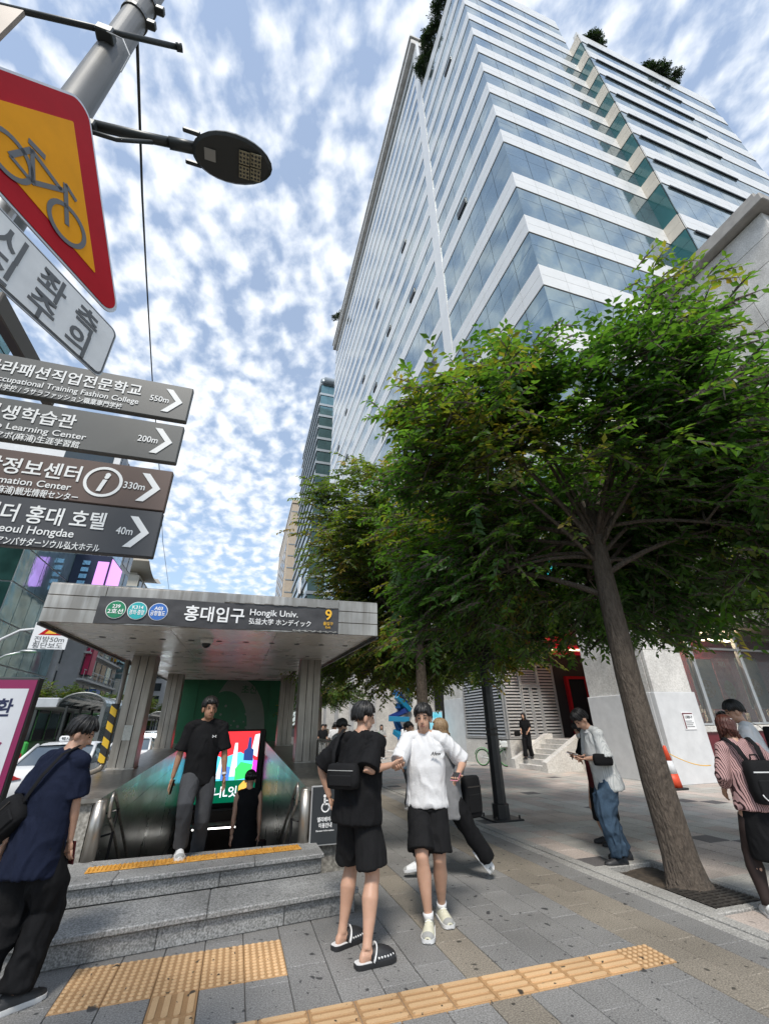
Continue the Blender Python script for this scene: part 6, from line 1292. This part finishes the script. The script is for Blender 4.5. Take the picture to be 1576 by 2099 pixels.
        if drop: pts += [pts[-1]+Vector((0, 0, -drop*.5*s))+up*0, pts[-1]+Vector((g.uniform(-.02, .02), g.uniform(-.03, .0), -drop*s))]; rr += [.013*s, .006*s]
        hm.tube(pts, [(r_, r_*.45) for r_ in rr], 6)
    if hair == 'bun': hm.ell(hl((0, -.10, .085)), (.045*s, .045*s, .042*s), 12, 8)
    if hair == 'tail':
        pts = [hl((0, -.105, .03)), hl((0, -.15, .0)), hl((0, -.16, -.08)), hl((0, -.14, -.17))]; hm.tube(pts, [.03*s, .04*s, .035*s, .01*s], 10)
    hm.build('hair', hairm, t, True)
    if cap:
        mb = MB(); mb.ell(hl((0, -.012, .062)), (.098*s, .118*s, .088*s), 16, 10, M=Hm3); mb.tube([hl((0, .08, .055)), hl((0, .17, .040))], [(.085*s, .012*s), (.06*s, .008*s)], 12, sx=Hm3 @ Vector((1, 0, 0))); mb.build('cap', cap, t, True)
    # upper garment
    if top:
        mat, hem, slv, loose = top['mat'], top.get('hem', -.13), top.get('sleeve', .42), top.get('loose', 1.0); L1 = loose; m_ = MB()
        m_.tube([q(hem), q(hem+.03), q(.02), q(.14), q(.28), q(.40), q(.47), q(.515), q(.55), q(.565)], [(.185*s*L1, .138*s*L1), (.19*s*L1, .140*s*L1), (.182*s*L1, .135*s*L1), (.174*s*L1, .130*s*L1), (.182*s*L1, .132*s*L1), (.19*s, .118*s), (.175*s, .10*s), (.12*s, .085*s), (.078*s, .072*s), (.066*s, .064*s)], 24, sx=X)
        for k in 'LR':
            a0 = A[k][0]; m_.tube([nk-up*.02*s, C+(a0-C)*.35+up*(.040*s), C+(a0-C)*.7+up*(.022*s), a0], [.054*s, .054*s, .054*s, .050*s], 12)
            if slv > 0: m_.ell(a0-up*(.012*s), (.062*s, .064*s, .062*s), 12, 8)
        if slv > 0:
            for k, sg in (('L', -1), ('R', 1)):
                a0, a1, a2 = A[k]; ts = [0, slv*.3, slv*.65, slv*.98, slv]; r0 = .068*s; r1 = (.078*L1 if slv < .6 else .048)*s; rr = [r0, r0*1.02, (r0+r1)/2, r1, r1*.98]
                if slv > .6: ts = [0, .15, .35, .5, .7, slv]; rr = [r0, r0, .062*s*L1, .058*s*L1, .052*s*L1, .046*s*L1]
                m_.tube(path((a0+(a0-C)*-.12+up*.01, a1, a2), ts), rr, 14)
        tp = fuse(m_, top.get('name', 'shirt'), mat, t, vox*.95, 3, top.get('fold', .008))
        if top.get('collar'):
            mb = MB(); n = 20; ringp = [(nk+side*(.066*s*math.cos(2*math.pi*k/n))+fwd*(.066*s*math.sin(2*math.pi*k/n))+up*(-.025+.018*math.sin(2*math.pi*k/n+math.pi))*s) for k in range(n+1)]; mb.tube(ringp, [(.010*s, .024*s)]*(n+1), 8, caps=False, sx=tuple(up)); mb.build('collar', top['collar'], tp, True)
    # lower garment
    if bottom:
        kind, mat = bottom['kind'], bottom['mat']; m_ = MB(); f = bottom.get('fold', .006); W_ = bottom.get('wide', 1.0)
        if kind == 'skirt':
            hz = bottom.get('hem', -.42); m_.tube([q(.10), q(.0), q(-.08), P+Vector((0, 0, hz*.6*s)), P+Vector((0, 0, hz*s)), P+Vector((0, 0, (hz-.01)*s))], [(.145*s, .108*s), (.175*s, .13*s), (.185*s, .14*s), (.20*s*W_, .175*s*W_), (.205*s*W_, .18*s*W_), (.195*s*W_, .17*s*W_)], 22, sx=X)
        else:
            m_.tube([q(.11), q(.03), q(-.05), q(-.12)], [(.15*s, .11*s), (.172*s, .128*s), (.178*s, .132*s), (.12*s, .10*s)], 18, sx=X)
            for k, sg in (('L', -1), ('R', 1)):
                l0, l1, l2 = Lg[k]; e_ = bottom.get('len', .97); ks = [0, .12, .28, .42, .5, .6, .75, .9, e_] if e_ > .6 else [0, .15, .3, e_-.01, e_]
                if kind == 'shorts': rr = [.098*s, .108*s, .115*s*W_, .122*s*W_, .120*s*W_]
                else: rr = [.10*s, .104*s, .098*s*W_, .088*s*W_, .082*s*W_, .080*s*W_, .076*s*W_, .076*s*W_, .074*s*W_]; rr = rr[:len(ks)]
                m_.tube(path((l0, l1, l2), ks), rr, 16)
        fuse(m_, bottom.get('name', kind), mat, t, vox*.95, 3, f, fs=(10, 10, 4))
    if socks:
        for k in 'LR':
            l0, l1, l2 = Lg[k]; mb = MB(); e0 = socks[1]; mb.tube(path((l0, l1, l2), [.12, .3, .45, .5, .56, .66, .8, .93, 1]), [v*s+.007 for v in (.092, .080, .066, .063, .063, .072, .053, .039, .041)], 14) if len(socks) > 2 else mb.tube(path((l0, l1, l2), [e0, e0+(1-e0)*.5, 1.0]), [.046*s, .043*s, .042*s], 12); mb.build('sock', socks[0], t, True)
    # shoes
    kind, mu, ms_ = shoes; s0 = s; s = s*(1.10 if mu is m_cream or kind == 'clog' else 1.04)
    for k, sg in (('L', -1), ('R', 1)):
        F_ = FM[k]; out = [(-.080, .020), (-.070, .032), (-.05, .039), (0, .041), (.06, .045), (.12, .050), (.165, .047), (.190, .036), (.203, .018)] if kind != 'clog' else [(-.082, .022), (-.070, .036), (-.045, .043), (0, .045), (.06, .051), (.12, .058), (.165, .057), (.195, .045), (.212, .022)]
        def oln(gw): return [(x+gw, y) for y, x in out]+[(-x-gw, y) for y, x in out[::-1]]
        so = MB(); th = .03 if kind != 'clog' else .028; o2 = oln(.004)
        for z in (0, .006, th): so.v += [tuple(F_ @ Vector((x*s*(1 if z else .94), y*s, z*s+(.012*s if (y > .17 and z == 0) else 0)))) for x, y in o2]
        n = len(o2)
        for i in (0, 1):
            for j in range(n): so.f.append((i*n+j, i*n+(j+1) % n, (i+1)*n+(j+1) % n, (i+1)*n+j)); so.m.append(0)
        so.f += [tuple(range(n))[::-1], tuple(2*n+j for j in range(n))]; so.m += [0, 0]
        ub = MB()
        if kind == 'clog': sec = [(.020, .046, .072), (.045, .050, .094), (.09, .055, .098), (.13, .058, .090), (.165, .057, .076), (.192, .046, .060), (.207, .028, .046), (.211, .012, .036)]
        else: sec = [(-.076, .028, .075), (-.06, .035, .098), (-.02, .037, .105), (.02, .039, .100), (.06, .043, .088), (.11, .048, .072), (.155, .046, .060), (.182, .037, .052), (.196, .024, .044), (.202, .010, .036)]
        m = 10
        for (y, w, hgt) in sec:
            for j in range(m): a = math.pi*j/(m-1); ub.v.append(tuple(F_ @ (Vector((w*math.cos(a)*(1-.22*math.sin(a)**2 if hgt > .06 else 1), y, .022+(hgt-.022)*math.sin(a)**.75))*s)))
        for i in range(len(sec)-1):
            for j in range(m-1): ub.f.append((i*m+j, i*m+j+1, (i+1)*m+j+1, (i+1)*m+j)); ub.m.append(0)
        ub.f += [tuple(range(m)), tuple((len(sec)-1)*m+j for j in range(m))[::-1]]; ub.m += [0, 0]
        so_ = so.build('shoe', ms_, t, True); so_.modifiers.new('edge', 'EDGE_SPLIT').split_angle = R(45); ub.build('upper', mu, so_, True)
        if kind == 'clog':
            mb = MB(); mb.tube([F_ @ (Vector((.054*math.cos(R(a)), .028+.040*math.sin(R(a)), .030+.072*math.sin(R(a))))*s) for a in range(0, 181, 12)], [(.005*s, .015*s)]*16, 6, sx=tuple(F_.to_3x3() @ Vector((0, 1, .4)))); mb.build('strap', m_shw, so_, True)
            for i in range(6):
                for s2 in (-1, 1): mb = MB(); yy = .065+.022*i; mb.ell(F_ @ (Vector((s2*(.0545-.004*max(0, i-3)**1.6), yy, .046))*s), (.008*s, .005*s, .007*s), 8, 5); mb.build('vent_hole', m_shw, so_, True)
            mb = MB(); mb.prism([(x*.93*s, y*s) for x, y in oln(0)], F_ @ Vector((0, 0, th*s-.001)), F_.to_3x3() @ Vector((1, 0, 0)), F_.to_3x3() @ Vector((0, 1, 0)), F_.to_3x3() @ Vector((0, 0, .004))); mb.build('insole', m_shw, so_)
        elif near:
            for (i0, i1) in ((0, 3), (6, 9)):
                pb = MB()
                for (y, w, hgt) in sec[i0:i1]:
                    for j in range(m): a = math.pi*j/(m-1); w2 = w+.0025; h2 = hgt*(.80 if i0 == 0 else 1)+.0025; pb.v.append(tuple(F_ @ (Vector((w2*math.cos(a), y+(.002 if i0 else -.002), .022+(h2-.022)*math.sin(a)**.75))*s)))
                for i in range(i1-i0-1):
                    for j in range(m-1): pb.f.append((i*m+j, i*m+j+1, (i+1)*m+j+1, (i+1)*m+j)); pb.m.append(0)
                pb.build('shoe_panel', m_lgr if mu is not m_rub else m_rub, so_, True)
            for i in range(4): y = .03+.022*i; hgt = .098-.011*i; mb = MB(); mb.tube([F_ @ (Vector((x, y, hgt+.004-abs(x)*.35))*s) for x in (-.024, -.01, .01, .024)], .0035*s, 5); mb.build('lace', m_shw, so_)
    Lw = Matrix.Translation(loc) @ Matrix.Rotation(rz, 4, 'Z')
    return t, dict(palm={k: (Lw @ v[0], (Lw.to_3x3() @ v[1]), (Lw.to_3x3() @ v[2]), Lw.to_3x3() @ v[3]) for k, v in palms.items()}, C=Lw @ C, P=Lw @ P, sh={k: Lw @ v for k, v in sh.items()}, fwd=Lw.to_3x3() @ fwd, side=Lw.to_3x3() @ side, up=up, hc=Lw @ hc, Hm=Lw.to_3x3() @ Hm3, s=s0, wr={k: Lw @ v[2] for k, v in A.items()})
def phone(label, J, k, mat, name='mobile_phone'):
    pc, d, pn, lat = J['palm'][k]; o = pc+d*.045+pn*.022; M = Matrix((lat, d, pn)).transposed().to_4x4(); M.translation = o
    mb = MB(); mb.box(-.037, .037, -.075, .075, -.005, .005, c=.004, M=M); p = mb.build(name, mat); tag(p, label, 'phone'); mb = MB(); mb.box(-.033, .033, -.070, .070, .0052, .0058, M=M); mb.build('screen', m_eye, p); return p
def bag_box(label, ctr, rz, size, mat, strap=None, cat='bag', name='shoulder_bag', tilt=0.0, trim=None):
    t = thing(name, label, cat, ctr, rz); w, d, h = size; M = Matrix.Rotation(tilt, 4, 'Y')
    mb = MB(); n = 20
    for z, f in ((-.5, .78), (-.46, .92), (-.2, 1.0), (.2, .98), (.44, .9), (.5, .72)):
        for k in range(n):
            a = 2*math.pi*k/n; cx, cy = math.copysign(abs(math.cos(a))**.45, math.cos(a)), math.copysign(abs(math.sin(a))**.6, math.sin(a)); mb.v.append(M @ Vector((w/2*f*cx, d/2*f*cy, h*z)))
    for i in range(5):
        for k in range(n): mb.f.append((i*n+k, i*n+(k+1) % n, (i+1)*n+(k+1) % n, (i+1)*n+k)); mb.m.append(0)
    mb.f += [tuple(range(n))[::-1], tuple(5*n+k for k in range(n))]; mb.m += [0, 0]; mb.build('bag_body', mat, t, True)
    mb = MB(); mb.box(-w*.36, w*.36, -d*.56, -d*.42, -h*.38, h*.06, c=.012, M=M); mb.build('pocket', mat, t); mb = MB(); mb.box(-w*.40, w*.40, -d*.50, -d*.44, h*.22, h*.25, M=M); mb.build('zip', trim or m_iron, t)
    if strap:
        Mi = (Matrix.Translation(ctr) @ Matrix.Rotation(rz, 4, 'Z')).inverted(); mb = MB(); mb.tube([Mi @ Vector(p) for p in strap[0]], [(.019, .003)]*len(strap[0]), 8, sx=Mi.to_3x3() @ Vector(strap[1])); mb.build('strap', mat, t, True)
    return t
# ---- 1 man in navy at the left edge
r_, J = person('person in navy shirt and wide black trousers standing at the left edge looking right', (-1.29, 4.45, 0), 34, 1.70, hair='short', lean=(.0, .06), head=(48, 24), feet={'L': (-1.42, 4.36, 0, 42), 'R': (-1.18, 4.42, 0, 52)}, hands={'R': (-1.08, 4.46, .80), 'L': (-1.50, 4.44, .84)}, top=dict(mat=m_nvy, hem=-.22, sleeve=.44, loose=1.13, collar=m_nvy, fold=.009), bottom=dict(kind='trousers', mat=m_blk, wide=1.3, len=.985, fold=.016), shoes=('sneaker', m_rub, m_shw), grip={'R': (0, 1, .2)})
phone('dark phone in the right hand of the navy shirted person', J, 'R', m_mar)
C_, f_, s_ = J['C'], J['fwd'], J['side']; bk_ = C_-f_*.16
bag_box('black sling bag across the back of the navy shirted person', tuple(C_-f_*.19-s_*.19-Vector((0, 0, .36))), -R(28), (.34, .13, .21), m_blk2, ([tuple(C_+s_*.10+f_*.02+Vector((0, 0, .115))), tuple(C_+s_*.085-f_*.10+Vector((0, 0, .06))), tuple(C_+s_*.02-f_*.165-Vector((0, 0, .08))), tuple(C_-s_*.06-f_*.175-Vector((0, 0, .22))), tuple(C_-s_*.12-f_*.18-Vector((0, 0, .30)))], tuple(s_)), name='sling_bag', tilt=R(-42))
mb = MB(); hk = J['hc']-Vector((0, 0, .15)); n = 14; mb.tube([hk+J['side']*(.085*math.cos(R(200+a)))+J['fwd']*(-.01+.085*math.sin(R(200+a)))+Vector((0, 0, -.02)) for a in range(-20, 170, 15)], [(.012, .007)]*13, 8); tag(mb.build('headphones', m_rub, None, True), 'black neckband headphones round the neck of the navy shirted person', 'headphones')
# ---- 2 man coming up the stairs
r_, J = person('person in black tee and grey track pants climbing out of the subway stairs', (-.36, 6.40, .0), 176, 1.77, skin=m_skin2, pz=1.115, lean=(0, .06), head=(-14, 4), pelvis=(0, 0), feet={'R': (-.43, 6.17, .372, 172), 'L': (-.27, 6.50, .215, 180, -24)}, hands={'R': (-.68, 6.36, .93), 'L': (-.055, 6.34, .96)}, elbow={'R': (.6, -.7, 0), 'L': (-.6, -.7, 0)}, top=dict(mat=m_blk, hem=-.10, sleeve=.46, loose=1.02), bottom=dict(kind='trousers', mat=m_dgr, wide=.98, len=.99, fold=.006), shoes=('sneaker', m_shw, m_shw), vox=.010)
mb = MB(); w_ = J['wr']['L']; d_ = J['palm']['L'][1]; mb.tube([w_-d_*.035, w_-d_*.012], .031, 12, caps=False); wt = mb.build('wrist_watch', m_shw); tag(wt, 'white watch on the wrist of the person on the stairs', 'watch')
phone('phone held low by the person climbing the stairs', J, 'R', m_khk)
def chest_mark(J, dx, dz, w, mat, label, body='logo'):
    C_, f_, s_ = J['C'], J['fwd'], J['side']; o = C_+s_*dx+f_*.150+Vector((0, 0, dz)); return o
for (dx, w) in ((-.10, .05),):
    o = J['C']-J['side']*.10+J['fwd']*.142-Vector((0, 0, .10)); em_ = MB()
    for sg in (-1, 1): em_.tube([o+J['side']*(sg*.022)+Vector((0, 0, .012)), o+J['side']*(sg*.006), o+J['side']*(sg*.022)-Vector((0, 0, .012))], .0045, 6)
    e_ = em_.build('chest_logo', m_white); e_.parent = r_; e_.matrix_parent_inverse = (Matrix.Translation((-.36, 6.40, 0)) @ Matrix.Rotation(-R(176), 4, 'Z')).inverted()
# ---- 3 woman going down
r_, J = person('person in sleeveless black dress walking down the subway stairs', (.30, 8.02, -.70), 2, 1.62, hair='bun', female=True, vox=.013, floor=-.7, feet={'L': (.22, 8.10, -.62, 0), 'R': (.38, 8.22, -.785, 0)}, pz=.93, head=(5, 12), hands={'L': (.10, 8.02, -.02), 'R': (.52, 8.0, .02)}, top=dict(mat=m_blk, name='dress_top', sleeve=0, hem=-.1, loose=.88, fold=.003), bottom=dict(kind='skirt', mat=m_blk, hem=-.62, wide=1.0), shoes=('sneaker', m_rub, m_rub))
bag_box('black handbag at the right side of the person going down the stairs', (.56, 8.02, -.02), R(80), (.30, .12, .26), m_blk2, name='hand_bag')
# ---- 4 man in black tee
r_, J = person('person in oversized black tee, black shorts and clogs clasping hands', (1.11, 4.44, 0), 42, 1.80, hair='short', head=(44, 10), lean=(.03, .03), feet={'R': (1.14, 4.21, 0, 80), 'L': (1.03, 4.58, 0, 62)}, hands={'R': (1.375, 4.26, 1.285), 'L': (.90, 4.66, 1.02)}, elbow={'R': (.25, -.25, -1), 'L': (-1, -.3, 0)}, top=dict(mat=m_blk, hem=-.10, sleeve=.47, loose=1.22, fold=.009), bottom=dict(kind='shorts', mat=m_blk2, len=.43, wide=1.10, fold=.010), shoes=('clog', m_rub, m_rub), vox=.009, grip={'R': (.3, 1, .3)})
C_, f_, s_ = J['C'], J['fwd'], J['side']
bag_box('black crossbody bag on the back of the black tee person', tuple(C_-f_*.235-s_*.04-Vector((0, 0, .25))), -R(42), (.31, .12, .19), m_blk2, ([tuple(C_-s_*.17-f_*.01+Vector((0, 0, .115))), tuple(C_-s_*.18-f_*.10+Vector((0, 0, .05))), tuple(C_-s_*.18-f_*.18-Vector((0, 0, .08))), tuple(C_-s_*.16-f_*.21-Vector((0, 0, .20)))], tuple(s_)), name='crossbody_bag', trim=m_lgr)
# ---- 5 man in white tee
r_, J5 = person('person in white tee and black shorts facing the camera clasping hands', (1.90, 4.72, 0), 206, 1.79, hair='short', head=(4, 8), feet={'R': (1.80, 4.58, 0, 206), 'L': (2.02, 4.80, 0, 186)}, hands={'R': (1.495, 4.40, 1.255), 'L': (2.13, 4.46, 1.17)}, elbow={'R': (.5, -.4, -.9), 'L': (-.7, -.6, -.6)}, top=dict(mat=m_wht, hem=-.06, sleeve=.48, loose=1.07, fold=.009), bottom=dict(kind='shorts', mat=m_blk2, len=.44, wide=.98, fold=.010), shoes=('sneaker', m_cream, m_shw), vox=.009, socks=(m_shw, .94), grip={'L': (0, .2, 1), 'R': (0, .9, .3)})
phone('pink phone in the left hand of the white tee person', J5, 'L', pm('phone_pink', (.55, .20, .26), .35))
text('chest_print', 'Afew', .045, m_blk, None, J5['C']-J5['side']*.065+J5['fwd']*.156-Vector((0, 0, .125)), -J5['side'], Vector((0, 0, 1)), J5['fwd'], .001, skew=.3, ext=.004)
o = bpy.data.objects['chest_print']; o.parent = r_; o.matrix_parent_inverse = (Matrix.Translation((1.90, 4.72, 0)) @ Matrix.Rotation(-R(206), 4, 'Z')).inverted()
# ---- 6 person in grey coat striding behind
r_, J = person('person in long grey top and black trousers striding left behind the white tee person', (2.62, 5.78, 0), 292, 1.66, hairm=m_hbl, hair='bob', female=True, pz=.88, lean=(0, .05), feet={'R': (2.24, 6.02, 0, 295, 10), 'L': (2.96, 5.66, .10, 292, -48)}, hands={'L': (2.62, 5.60, .98), 'R': (2.7, 6.0, .85)}, top=dict(mat=m_gry, hem=-.30, sleeve=.9, loose=1.12, name='coat'), bottom=dict(kind='trousers', mat=m_blk, wide=1.25, len=.97, fold=.01), shoes=('sneaker', m_shw, m_shw), vox=.011)
bag_box('black tote bag behind the white tee person', (2.92, 5.78, .80), R(20), (.30, .13, .44), m_blk2, name='tote_bag')
# ---- 7 cap
person('person with black cap and grey tee standing behind the black tee person', (1.86, 8.9, 0), 75, 1.72, cap=m_rub, top=dict(mat=m_lgr), bottom=dict(kind='trousers', mat=m_dgr), shoes=('sneaker', m_rub, m_shw), vox=.014, head=(10, 10))
# ---- 8, 9 couple with phones
r_, J = person('person in pale striped shirt and wide jeans bent over a phone beside the tree', (4.90, 5.66, 0), 284, 1.80, hair='short', head=(-4, 44), lean=(0, .16), pelvis=(0, -.03), feet={'L': (4.80, 5.56, 0, 280), 'R': (5.06, 5.76, 0, 292)}, hands={'L': (4.66, 5.66, 1.16), 'R': (4.70, 5.80, 1.16)}, elbow={'L': (-.6, -.6, -.7), 'R': (.6, -.6, -.7)}, top=dict(mat=m_strw, hem=-.16, sleeve=.50, loose=1.16, collar=m_wht), bottom=dict(kind='jeans', mat=m_jean, wide=1.32, len=.98, fold=.018), shoes=('sneaker', m_rub, m_rub), vox=.010, grip={'L': (0, .2, 1)})
phone('dark phone held by the person in pale striped shirt', J, 'L', m_rub)
C_, f_, s_ = J['C'], J['fwd'], J['side']
bag_box('black waist bag under the arm of the person in pale striped shirt', tuple(C_-s_*.26+f_*.05-Vector((0, 0, .30))), -R(284-90), (.26, .10, .14), m_blk, name='waist_bag')
r_, J = person('person in dark dress and face mask reading a white phone by the tree', (5.46, 6.45, 0), 280, 1.64, hair='bob', female=True, head=(0, 36), lean=(0, .10), hands={'L': (5.13, 6.40, 1.14), 'R': (5.15, 6.53, 1.14)}, elbow={'L': (-.6, -.5, -.8), 'R': (.6, -.5, -.8)}, top=dict(mat=m_blk, sleeve=.4, hem=-.1), bottom=dict(kind='skirt', mat=m_blk, hem=-.60, wide=1.05), shoes=('sneaker', m_rub, m_rub), vox=.012, grip={'L': (0, .2, 1)})
phone('white phone held by the masked person by the tree', J, 'L', m_shw)
mb = MB(); mb.ell(J['hc']+J['Hm'] @ Vector((0, .066, -.052)), (.052, .045, .042), 14, 8, M=J['Hm']); mk = mb.build('face_mask', m_shw, None, True); tag(mk, 'white face mask worn by the person in dark dress', 'mask')
bag_box('maroon shoulder bag beside the person in dark dress', (5.27, 6.24, .92), R(10), (.34, .12, .36), m_mar, name='shoulder_bag')
# ---- 10 woman on the granite stairs
r_, J = person('person in black with long hair leaning on the granite stair flank', (11.50, 17.28, .342), 235, 1.66, hair='long', female=True, floor=.342, lean=(0, .04), feet={'L': (11.58, 17.20, .342, 230), 'R': (11.28, 17.25, .172, 240)}, hands={'R': (11.28, 17.3, 1.32), 'L': (11.4, 17.0, 1.30)}, top=dict(mat=m_blk), bottom=dict(kind='trousers', mat=m_blk, wide=1.2), shoes=('sneaker', m_rub, m_rub), vox=.016)
bag_box('dark bag at the hip of the person on the granite stairs', (11.18, 17.45, 1.25), R(30), (.40, .12, .20), m_blk2, name='hip_bag')
# ---- 11 woman with backpack
r_, J = person('person in pink striped blouse, black skirt and tights at the right edge', (4.98, 3.72, 0), 22, 1.645, hairm=m_hbr, hair='bob', female=True, head=(40, 26), lean=(.02, .06), feet={'L': (4.84, 3.84, 0, 40), 'R': (5.10, 3.66, 0, 40)}, hands={'R': (5.30, 3.76, .92), 'L': (4.88, 3.94, .96)}, elbow={'L': (-.5, -.8, 0), 'R': (.8, -.4, 0)}, top=dict(mat=m_strp, sleeve=.80, loose=1.15, hem=-.06, name='blouse', fold=.008), bottom=dict(kind='skirt', mat=m_blk, hem=-.46, wide=1.0), shoes=('sneaker', m_shw, m_shw), socks=(m_tight, .30, .0635), vox=.010)
for o in list(r_.children):
    if o.name.startswith('sock'): o.name = 'tights'
C_, f_, s_ = J['C'], J['fwd'], J['side']
bp_ = bag_box('black backpack with white piping on the person in pink striped blouse', tuple(C_-f_*.215-Vector((0, 0, .27))), -R(22), (.27, .16, .36), m_blk2, name='backpack', trim=m_shw)
Mi_ = (Matrix.Translation(C_-f_*.215-Vector((0, 0, .27))) @ Matrix.Rotation(-R(22), 4, 'Z')).inverted()
for sg in (-1, 1):
    mb = MB(); mb.tube([Mi_ @ p for p in (C_+s_*(sg*.075)-f_*.20-Vector((0, 0, .10)), C_+s_*(sg*.10)-f_*.135+Vector((0, 0, .03)), C_+s_*(sg*.115)-f_*.02+Vector((0, 0, .10)), C_+s_*(sg*.12)+f_*.10+Vector((0, 0, .04)), C_+s_*(sg*.13)+f_*.13-Vector((0, 0, .10)))], [(.026, .007)]*5, 8, sx=Mi_.to_3x3() @ s_); mb.build('shoulder_strap', m_blk2, bp_, True)
mb = MB(); mb.tube([(-.04, .02, .18), (-.03, .02, .225), (.03, .02, .225), (.04, .02, .18)], .008, 8); mb.build('grab_handle', m_blk2, bp_, True)
mb = MB(); mb.tube([(.11*math.cos(R(a)), -.10, -.08+.085*math.sin(R(a))) for a in range(190, 351, 16)], .006, 6); mb.build('white_piping', m_shw, bp_, True)
mb = MB(); cl_ = J['hc']+J['Hm'] @ Vector((.03, -.085, .085)); mb.tube([cl_, cl_+J['Hm'] @ Vector((.05, .01, -.02))], [.004, .004], 6); hc_ = mb.build('hair_clip', m_shw); tag(hc_, 'small pale clip in the red-brown hair at the right edge', 'hair clip')
# ---- 12, 13 pair at right
r_, J = person('person in white tee with black bag strap beyond the backpack person', (6.35, 4.55, 0), 330, 1.83, hair='short', head=(-20, 18), top=dict(mat=m_wht, loose=1.1), bottom=dict(kind='trousers', mat=m_blk, wide=1.2), shoes=('sneaker', m_rub, m_shw), vox=.011)
C_, f_, s_ = J['C'], J['fwd'], J['side']
bag_box('black body bag slung over the back of the tall person at right', tuple(C_-f_*.20+s_*.05-Vector((0, 0, .14))), -R(330), (.16, .10, .34), m_blk, ([tuple(C_+s_*.12+f_*.0+Vector((0, 0, .12))), tuple(C_+s_*.11-f_*.13+Vector((0, 0, .04))), tuple(C_+s_*.06-f_*.18-Vector((0, 0, .04)))], tuple(s_)), name='body_bag', tilt=R(14))
person('person with tied dark hair and white top facing left near the shop', (8.1, 6.1, 0), 300, 1.72, hair='tail', female=True, head=(-10, 6), top=dict(mat=m_wht), bottom=dict(kind='trousers', mat=m_dgr), vox=.013)
# ---- background people
person('person in pale shirt seen through the shop window', (18.0, 14.2, .70), 20, 1.74, floor=.7, top=dict(mat=m_wht), bottom=dict(kind='trousers', mat=m_dgr), vox=.018)
person('distant person in beige shirt and khaki trousers walking past the canopy', (5.55, 31.0, 0), 185, 1.74, top=dict(mat=m_bei, loose=1.1), bottom=dict(kind='trousers', mat=m_khk), vox=.02, group='pedestrians in the background')
person('distant person in pale blue top beside the beige shirted one', (6.45, 33.0, 0), 200, 1.66, hair='long', female=True, top=dict(mat=m_blu2), bottom=dict(kind='trousers', mat=m_lgr), vox=.02, group='pedestrians in the background')
r_, J = person('distant person in black trousers holding a bright green sheet', (7.75, 25.6, 0), 195, 1.66, hair='long', female=True, top=dict(mat=m_lgr, sleeve=.7), bottom=dict(kind='trousers', mat=m_blk, wide=1.2), vox=.018, hands={'R': (7.45, 25.35, 1.12), 'L': (7.85, 25.3, 1.1)}, group='pedestrians in the background')
mb = MB(); mb.box(7.22, 7.52, 25.22, 25.24, .95, 1.30); tag(mb.build('green_sheet', pm('lime_paper', (.22, .62, .08), .5)), 'bright lime green sheet held by a distant pedestrian', 'sheet')
person('distant person in white top and long dark hair near the blue sculpture', (8.45, 23.6, 0), 205, 1.70, hair='long', female=True, top=dict(mat=m_wht, loose=1.15, sleeve=.85, hem=-.2), bottom=dict(kind='trousers', mat=m_blk), vox=.018, head=(-30, 0), group='pedestrians in the background')
person('person in light blue shirt partly hidden behind the white tee person', (3.75, 10.3, 0), 160, 1.66, top=dict(mat=m_blu2, loose=1.1), bottom=dict(kind='trousers', mat=m_dgr), vox=.016, group='pedestrians in the background')
person('distant dark dressed person in front of the blue sculpture', (9.9, 27.5, 0), 330, 1.7, top=dict(mat=m_dgr), bottom=dict(kind='trousers', mat=m_blk), vox=.02, group='pedestrians in the background')
person('distant person in black top and grey trousers near the far kerb tree', (4.35, 25.0, 0), 190, 1.72, top=dict(mat=m_blk), bottom=dict(kind='trousers', mat=m_lgr), vox=.02, group='pedestrians in the background')
person('distant person in white shirt carrying nothing beyond the cap wearer', (3.9, 19.5, 0), 10, 1.75, top=dict(mat=m_wht), bottom=dict(kind='trousers', mat=m_nvy), vox=.02, group='pedestrians in the background')
person('distant long haired person in cream top beside the white topped one', (9.15, 24.4, 0), 215, 1.66, hair='long', female=True, top=dict(mat=m_bei, loose=1.1), bottom=dict(kind='skirt', mat=m_lgr, hem=-.5), vox=.02, group='pedestrians in the background')
person('distant person in maroon top far down the sidewalk', (5.9, 40.0, 0), 185, 1.7, top=dict(mat=m_mar), bottom=dict(kind='trousers', mat=m_dgr), vox=.02, group='pedestrians in the background')
bpy.data.scenes.remove(TMP)
